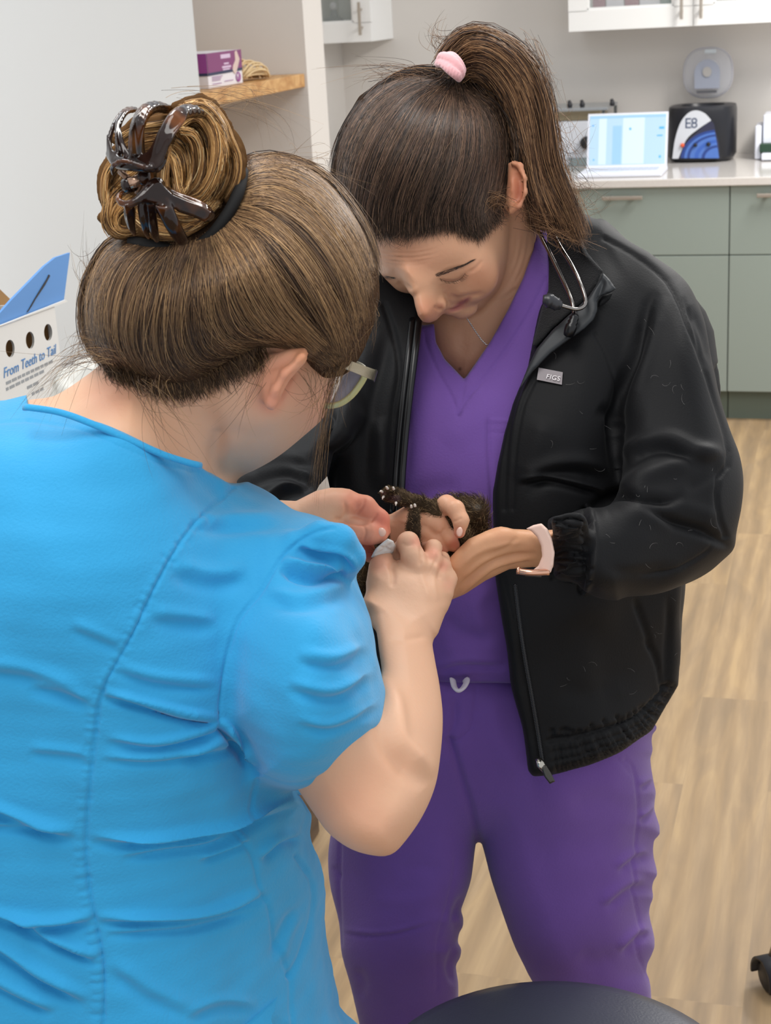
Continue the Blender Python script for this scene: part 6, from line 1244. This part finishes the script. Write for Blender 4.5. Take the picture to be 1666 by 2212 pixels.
# ---- watch
m_band = mat('watch_band', 'e3c3b4', .45); m_gold = mat('rose_gold', 'dba98f', .2, metal=.9)
wt = empty('wristwatch', P(1170, 1190, 1.47), 'watch with pale pink strap and rose gold case beside the black elastic cuff', 'watch')
sheet('strap', [(1136, 1142), (1152, 1134), (1170, 1130), (1184, 1143), (1193, 1163), (1199, 1194), (1196, 1222), (1190, 1238), (1158, 1238), (1150, 1232), (1163, 1222), (1171, 1202), (1169, 1180), (1160, 1160), (1148, 1148)], [(1145, 1140, 1.452), (1180, 1165, 1.4445), (1190, 1200, 1.444), (1170, 1234, 1.452)], .004, 6, m_band, wt, 2, .0015)
MB().tube(list(cs2w(spline([(1120, 1234, 1.452), (1150, 1237, 1.448), (1186, 1236, 1.450)], 12))), .0030, 12, flat=1.0).build('case', m_gold, wt, True)
MB().tube(list(cs2w([(1117, 1232, 1.452), (1123, 1233, 1.4515)])), [.0038, .0034], 12).build('crown_button', m_gold, wt, True)
MB().tube(list(cs2w([(1134, 1243, 1.452), (1170, 1244, 1.450)])), .0012, 8).build('crystal', mat('watch_glass', '30302e', .05), wt, True)

# ---- stethoscope
st_ = empty('stethoscope', P(1200, 600, 1.6), 'black stethoscope with metal ear tubes hung round the neck of the person in the jacket', 'stethoscope')
m_tub = mat('rubber_tube', '0d0d0f', .3); m_mt = mat('ear_tube_metal', '8f8a86', .15, metal=1)
MB().tube(list(cs2w(spline([(1150, 474, 1.655), (1165, 502, 1.640), (1187, 545, 1.628), (1216, 604, 1.608), (1235, 648, 1.588), (1242, 684, 1.580)], 40))), .0022, 10).build('ear_tube', m_mt, st_, True)
MB().tube(list(cs2w(spline([(1186, 490, 1.650), (1212, 536, 1.628), (1235, 573, 1.610), (1254, 612, 1.592), (1265, 645, 1.583), (1262, 661, 1.579), (1246, 668, 1.577), (1226, 664, 1.574), (1208, 658, 1.572)], 50))), .0021, 10).build('ear_tube', m_mt, st_, True)
MB().tube(list(cs2w(spline([(1212, 660, 1.5725), (1200, 656, 1.571), (1190, 651, 1.570), (1182, 648, 1.569), (1173, 647, 1.569)], 14))), [.0045 + .0022 * math.sin(i / 13 * 3.14) + (.001 if i in (3, 8, 9, 10) else 0) for i in range(14)], 16).build('ear_tip', mat('ear_tip', '2f2f33', .3), st_, True)
MB().tube(list(cs2w(spline([(1243, 680, 1.579), (1238, 695, 1.577), (1232, 712, 1.577), (1228, 724, 1.580)], 12))), [.0035, .004, .005, .0042, .0055, .0045, .006, .006, .006, .0058, .0055, .005], 14).build('tube_joint', m_tub, st_, True)
for dx, d_ in ((0, 1.592), (-13, 1.596)):
    MB().tube(list(cs2w(spline([(905 + dx, 690, d_ + .03), (897 + dx, 760, d_ + .004), (886 + dx, 850, d_ - .006), (877 + dx, 930, d_ - .01), (871 + dx, 1000, d_ - .014), (867 + dx, 1060, d_ - .02), (862 + dx, 1110, d_ - .02)], 40))), .0038, 12).build('rubber_tube', m_tub, st_, True)

# ---- hair of the person in the jacket
CAPP = [(716, 470), (718, 400), (722, 335), (740, 268), (776, 208), (822, 174), (880, 156), (930, 152), (975, 160), (1005, 172), (1060, 198), (1092, 245), (1110, 310), (1112, 350), (1104, 395), (1096, 440), (1074, 466), (1048, 492), (1028, 503), (1008, 492), (985, 484), (950, 482), (905, 495), (850, 502), (800, 500), (760, 500)]
L = Lat(700, 1130, 135, 525, 1.46, 1.78, 3.5, .004)
CAPX = CAPP[:14] + [(1150, 430), (1170, 600), (1060, 740), (880, 740), (750, 660), (705, 560)]
L.infl(CAPX, [(900, 330, 1.508), (760, 350, 1.53), (1050, 330, 1.545), (900, 190, 1.56), (900, 440, 1.522), (900, 490, 1.533), (850, 490, 1.535), (800, 490, 1.546), (950, 478, 1.538), (1010, 475, 1.552), (1040, 478, 1.5605), (1060, 465, 1.568), (1085, 430, 1.583), (1000, 420, 1.54)], .11, 130, k=.01)
L.cut([(700, 500), (760, 500), (800, 500), (850, 503), (905, 496), (950, 483), (985, 485), (1008, 493), (1028, 505), (1048, 493), (1074, 467), (1088, 448), (1098, 420), (1104, 395), (1112, 352), (1200, 340), (1200, 700), (700, 700)])
W, Q = L.mesh(2); Q = fix_orient(W, Q); DMP, LP_ = L.depthmap(), L
GP = [[(960, 160), (880, 162), (800, 205), (748, 278), (726, 348), (722, 430)], [(963, 165), (888, 185), (818, 250), (772, 340), (752, 430), (758, 490)], [(968, 170), (908, 210), (858, 290), (818, 380), (798, 450), (798, 500)], [(975, 175), (935, 240), (900, 320), (868, 400), (850, 460), (848, 504)],
      [(983, 178), (965, 250), (948, 330), (922, 400), (905, 460), (902, 498)], [(992, 180), (1000, 250), (995, 330), (975, 400), (955, 450), (950, 486)], [(1000, 182), (1035, 250), (1042, 330), (1025, 400), (1010, 455), (1022, 500)], [(1006, 185), (1062, 240), (1082, 310), (1075, 380), (1062, 430), (1048, 490)], [(1012, 188), (1075, 230), (1106, 300), (1110, 350), (1100, 400), (1088, 450)]]
W = groove(W, Q, GP, 40, 8, 4, 12)
m_hairp = mat('hair_dark_brown', '4a382e', .4, attr=True, spec=.35)
hp = link('hair', np_mesh('hair', W, Q, np.tile(lin('33271f'), (len(W), 1))), m_hbase, pp)
PALP = ['2f241d', '43342a', '5a4638', '74594a', '231a16', '8d7058']
S, u = comb(GP, 6500, 16, jit=7, wob=5, seed=31, dm=DMP, lat=LP_, lift=(-.0008, .004), nclump=70, clump=.7, start=.12, ends=8)
strands(S, RNG.uniform(.00028, .0006, len(S)), hair_cols(len(S), PALP, [4, 5, 4, 2, 2.5, 1.0], 32), 'hair_strands', m_hairp, hp)
S, u = comb([[(a[0] + (b_[0] - a[0]) * f, a[1] + (b_[1] - a[1]) * f) for f in (0, .5, 1)] for a, b_ in (((800, 470), (800, 512)), ((850, 475), (855, 514)), ((905, 470), (900, 508)), ((950, 455), (945, 497)), ((1000, 460), (1000, 500)), ((1030, 470), (1032, 512)), ((1050, 460), (1058, 492)), ((1080, 430), (1092, 462)))], 3200, 8, jit=10, wob=3, seed=33, dm=DMP, lat=LP_, lift=(-.002, .001), ends=12)
strands(S, RNG.uniform(.0001, .00024, len(S)), hair_cols(len(S), PALP, [3, 4, 4, 2, 2, 1], 34), 'hairline_strands', m_hairp, hp)
S, u = comb(GP, 200, 16, jit=14, wob=14, seed=37, dm=DMP, lat=LP_, lift=(.003, .009), nclump=60, clump=.2, start=.25)
strands(S, RNG.uniform(.00010, .0002, len(S)), hair_cols(len(S), PALP, [0, 1, 2, 4, 0, 4], 38), 'hair_strands', m_hairp, hp)
# ponytail
PT = [(945, 118), (972, 84), (1005, 68), (1060, 72), (1105, 97), (1148, 142), (1176, 200), (1188, 280), (1200, 345), (1222, 385), (1238, 440), (1258, 485), (1266, 518), (1235, 502), (1200, 498), (1165, 498), (1142, 466), (1138, 420), (1126, 360), (1108, 330), (1098, 275), (1065, 215), (1030, 188), (1000, 178), (985, 145)]
L = Lat(930, 1290, 50, 540, 1.52, 1.78, 3.5, .004)
L.infl(PT, [(1000, 110, 1.595), (1100, 160, 1.600), (1150, 260, 1.612), (1160, 400, 1.618), (1220, 480, 1.600), (1060, 180, 1.622)], .032, 42, k=.01)
W, Q = L.mesh(2); Q = fix_orient(W, Q); DMT, LT = L.depthmap(), L
GT = [[(955, 120), (985, 80), (1040, 66), (1100, 92), (1148, 142), (1178, 215), (1192, 300), (1206, 360), (1236, 430), (1262, 505)], [(965, 130), (1010, 92), (1060, 92), (1110, 130), (1150, 190), (1172, 270), (1182, 350), (1206, 420), (1236, 480), (1250, 515)], [(975, 140), (1020, 110), (1070, 120), (1115, 170), (1142, 240), (1158, 320), (1168, 390), (1190, 450), (1215, 508)],
      [(985, 150), (1030, 130), (1072, 150), (1110, 205), (1130, 270), (1145, 340), (1155, 400), (1170, 450), (1185, 500)], [(992, 160), (1035, 150), (1070, 178), (1100, 235), (1118, 290), (1132, 350), (1142, 410), (1152, 450), (1160, 498)], [(998, 170), (1035, 170), (1065, 200), (1092, 255), (1108, 310), (1122, 350), (1134, 400), (1140, 440), (1148, 475)]]
W = groove(W, Q, GT, 26, 8, 11, 14)
pt = link('ponytail', np_mesh('ponytail', W, Q, np.tile(lin('2a1e17'), (len(W), 1))), m_hbase, pp)
PALT = ['40291c', '5c412c', '7a5a40', '9a7452', '261811', 'b89068']
S, u = comb(GT, 3800, 20, jit=5, wob=8, seed=41, dm=DMT, lat=LT, lift=(-.001, .007), nclump=34, clump=.85, start=.1, ends=12)
strands(S, RNG.uniform(.00028, .0006, len(S)), hair_cols(len(S), PALT, [3, 4, 4, 3, 2.5, 1.2], 42), 'ponytail_strands', m_hairp, pt)
S, u = comb([[(a, b_, d - .002) for (a, b_), d in zip(g, np.linspace(1.60, 1.605, len(g)))] for g in GT[:2]], 260, 20, jit=9, wob=9, seed=43, fixed_d=.006, nclump=14, clump=.7, ends=14)
strands(S, RNG.uniform(.0002, .0004, len(S)), hair_cols(len(S), PALT, [2, 4, 4, 3, 1, 1.2], 44), 'ponytail_strands', m_hairp, pt)
fl = np.concatenate([flyaways(30, (960, 100, 1.6), (930, 80, 1.6), (945, 60, 1.6), Z3(14, 14, .004), Z3(14, 14, .006), Z3(26, 22, .008), 61), flyaways(40, (1195, 290, 1.61), (1230, 330, 1.6), (1250, 330, 1.6), Z3(10, 60, .005), Z3(20, 50, .01), Z3(34, 50, .012), 62), flyaways(40, (1225, 400, 1.61), (1265, 420, 1.6), (1290, 430, 1.6), Z3(10, 40, .005), Z3(20, 40, .01), Z3(30, 40, .012), 63),
                     flyaways(40, (1130, 440, 1.60), (1150, 470, 1.6), (1170, 480, 1.6), Z3(14, 20, .004), Z3(24, 20, .006), Z3(24, 30, .008), 64), flyaways(50, (900, 165, 1.60), (860, 140, 1.6), (820, 160, 1.6), Z3(60, 12, .006), Z3(60, 12, .01), Z3(60, 20, .01), 65), flyaways(60, (1080, 440, 1.58), (1060, 420, 1.57), (1040, 450, 1.565), Z3(20, 16, .003), Z3(24, 20, .004), Z3(30, 20, .004), 66),
                     flyaways(60, (1140, 100, 1.6), (1180, 150, 1.6), (1196, 220, 1.6), Z3(20, 20, .006), Z3(10, 30, .008), Z3(12, 50, .008), 67), flyaways(60, (1200, 490, 1.6), (1225, 510, 1.6), (1240, 530, 1.6), Z3(40, 14, .004), Z3(30, 10, .006), Z3(30, 12, .008), 68)])
strands(fl, RNG.uniform(.00010, .00024, len(fl)), hair_cols(len(fl), PALT, [3, 4, 4, 3, 1, 1], 69), 'stray_hairs', m_hairp, pt)
# scrunchie
sc_ = empty('hair_tie', P(972, 148, 1.58), 'pale pink fabric hair tie at the base of the brown ponytail', 'hair tie')
m_pk = mat('pink_fabric', 'e3a9ac', .8, bump=.4, bscale=260, sheen=.4)
L = Lat(930, 1015, 105, 190, 1.535, 1.66, 1.6, .0016)
for ch_ in ([(950, 130, 1.585, 9), (957, 122, 1.572, 10), (972, 128, 1.562, 11), (988, 145, 1.56, 11), (996, 160, 1.565, 9), (992, 168, 1.58, 7)], [(946, 138, 1.585, 8), (956, 137, 1.568, 9), (972, 150, 1.557, 10), (988, 164, 1.558, 9), (992, 172, 1.575, 6)], [(962, 124, 1.58, 9), (976, 122, 1.568, 10), (990, 136, 1.563, 10), (999, 152, 1.568, 9)]):
    L.chain([tuple(q) for q in spline(ch_, 18)], k=.0012)
W, Q = L.mesh(2); W = creases(W, fix_orient(W, Q), [([(950 + i * 6, 120 + i * 5), (944 + i * 6, 142 + i * 5)], 1.6, -.5, 'g') for i in range(9)]); sdf_obj('fabric_loop', W, Q, m_pk, sc_)

# ================================================================== KITTEN
kt = empty('kitten', P(990, 1150, 1.5), 'dark tabby kitten lying on its back in the hands, one paw stretched out', 'kitten')
m_fur = mat('fur_tabby', '3a3026', .9, attr=True, spec=.15)
L = Lat(740, 1075, 1035, 1345, 1.42, 1.62, 2.0, .0025)
L.chain([(842, 1068, 1.466, 17), (866, 1074, 1.464, 15), (905, 1088, 1.464, 16), (935, 1102, 1.466, 19), (962, 1130, 1.475, 24), (990, 1170, 1.49, 30)], k=.006)
for c, r in (((828, 1064, 1.460), 7), ((839, 1058, 1.457), 8), ((852, 1059, 1.458), 8), ((834, 1073, 1.460), 7), ((858, 1078, 1.452), 10)): L.ell(c, (r, r, r), k=.002)
for c, r, rz in (((985, 1105, 1.51), (50, 32, 34), 15), ((1020, 1125, 1.52), (34, 46, 36), 0), ((1010, 1180, 1.53), (44, 50, 40), 0), ((920, 1190, 1.53), (90, 50, 36), 0), ((835, 1230, 1.52), (70, 70, 40), 0), ((785, 1255, 1.49), (26, 70, 34), -6), ((1032, 1100, 1.50), (14, 18, 16), 20)): L.ell(c, r, rz, k=.014)
L.chain([(893, 1178, 1.455, 16), (893, 1140, 1.440, 14), (895, 1118, 1.437, 12), (895, 1106, 1.436, 10)], k=.004)
for c, r in (((888, 1100, 1.436), 5), ((896, 1098, 1.433), 6), ((903, 1104, 1.435), 5)): L.ell(c, (r, r + 2, r), k=.0015)
L.chain([(826, 1180, 1.44, 12), (830, 1166, 1.432, 9), (836, 1158, 1.428, 7)], k=.003)
W, Q = L.mesh(2); Q = fix_orient(W, Q)
n3 = vnoise(W * 60, 71); n4 = vnoise(W * 25, 72)
col = np.array(lin('413426')) * (1 + .4 * n4[:, None]) + np.array(lin('6a5640')) * np.clip(n3 * .35, 0, .5)[:, None]; C = w2cs(W)
def pad(c, r, cc, s_=1.0):
    global col
    w_ = (np.exp(-(((C[:, 0] - c[0]) / r[0]) ** 2 + ((C[:, 1] - c[1]) / r[1]) ** 2) ** 2) * s_)[:, None]; col = col * (1 - w_) + np.array(lin(cc)) * w_
pad((852, 1078), (14, 9), '4a3838'); pad((830, 1066), (5, 5), '5a4444'); pad((1030, 1096), (9, 6), '8a857c', .5); pad((775, 1230), (20, 40), '8a7558', .5); pad((895, 1140), (16, 34), '1f1a16', .7)
kb = link('body', np_mesh('body', W, Q, np.clip(col, 0, 1)), m_fur, kt)
# fur: short strands grown from the surface
DMK = L.depthmap(); r = np.random.default_rng(77); S = []; cc = []
Nn = normals(W, Q); view = CAM - W; view /= np.linalg.norm(view, axis=1)[:, None]; vis = np.nonzero((Nn * view).sum(1) > -.25)[0]
pick = r.choice(vis, 13000); flow = R_CW @ np.array([.8, -.45, 0]); 
P0 = W[pick]; N0 = Nn[pick]; Ln = r.uniform(.004, .011, len(pick))[:, None]; small = (C[pick, 0] < 912) & (C[pick, 1] < 1185); Ln[small] *= .3; mid_ = (C[pick, 0] >= 912) & (C[pick, 0] < 985) & (C[pick, 2] < 1.49); Ln[mid_] *= .6
T0 = -flow[None] + r.normal(0, .6, (len(pick), 3)); T0 -= N0 * (T0 * N0).sum(1)[:, None]; T0 /= np.linalg.norm(T0, axis=1)[:, None]
pts = np.stack([P0 - N0 * .0005, P0 + N0 * Ln * .35 + T0 * Ln * .45, P0 + N0 * Ln * .5 + T0 * Ln], 1); S = w2cs(pts.reshape(-1, 3)).reshape(-1, 3, 3)
cc = col[pick] * r.uniform(.6, 1.6, (len(pick), 1)); lt = r.random(len(pick)) < .2; cc[lt] = np.array(lin('a58c68')); strands(S, r.uniform(.00009, .00020, len(pick)), np.clip(cc, 0, 1), 'fur', m_fur, kb)
m_claw = mat('claw', 'e6dcd0', .3)
for a, b_ in (((826, 1063, 1.455), (820, 1062, 1.450)), ((829, 1073, 1.455), (826, 1079, 1.450)), ((838, 1056, 1.450), (833, 1051, 1.447)), ((851, 1057, 1.45), (848, 1052, 1.447)), ((856, 1086, 1.448), (855, 1093, 1.445)), ((889, 1096, 1.431), (888, 1091, 1.428)), ((897, 1094, 1.428), (895, 1088, 1.426)), ((833, 1156, 1.424), (829, 1153, 1.421))):
    pa, pb_ = cs2w([a, b_]); mid = (pa + pb_) / 2 + np.array([0, 0, .0008]); MB().tube([Vector(pa), Vector(mid), Vector(pb_)], [.0014, .001, .0002], 7).build('claw', m_claw, kb, True)
# ---- gauze and folded paper
m_gz = mat('gauze', 'dcdcd8', .85, bump=.4, bscale=500)
o = sheet('gauze_pad', [(801, 1205), (806, 1194), (812, 1184), (826, 1172), (838, 1163), (850, 1168), (855, 1180), (850, 1194), (838, 1202), (822, 1206)], [(825, 1190, 1.416), (845, 1175, 1.414)], .006, 9, m_gz, None, 1.6, .0015, cr=[([(810, 1200), (828, 1190), (848, 1172)], 3, -1.5, 'g'), ([(820, 1180), (835, 1186), (850, 1190)], 2.5, -1.2, 'g'), ([(806, 1204), (830, 1200), (848, 1194)], 2.5, 1.2, 'g')])
tag(o, 'small white folded gauze pad pressed on the kitten paw between the fingers', 'gauze')
b = MB().prism(list(cs2w([(680, 1068, 1.435), (690, 1048, 1.44), (707, 1029, 1.445), (714, 1060, 1.445), (700, 1075, 1.44)])), -R_CW[:, 2] * -.0006); o = b.build('paper_sheet', mat('paper', 'c9c9c0', .7)); tag(o, 'corner of a pale paper sheet sticking up behind the far wrist', 'paper')
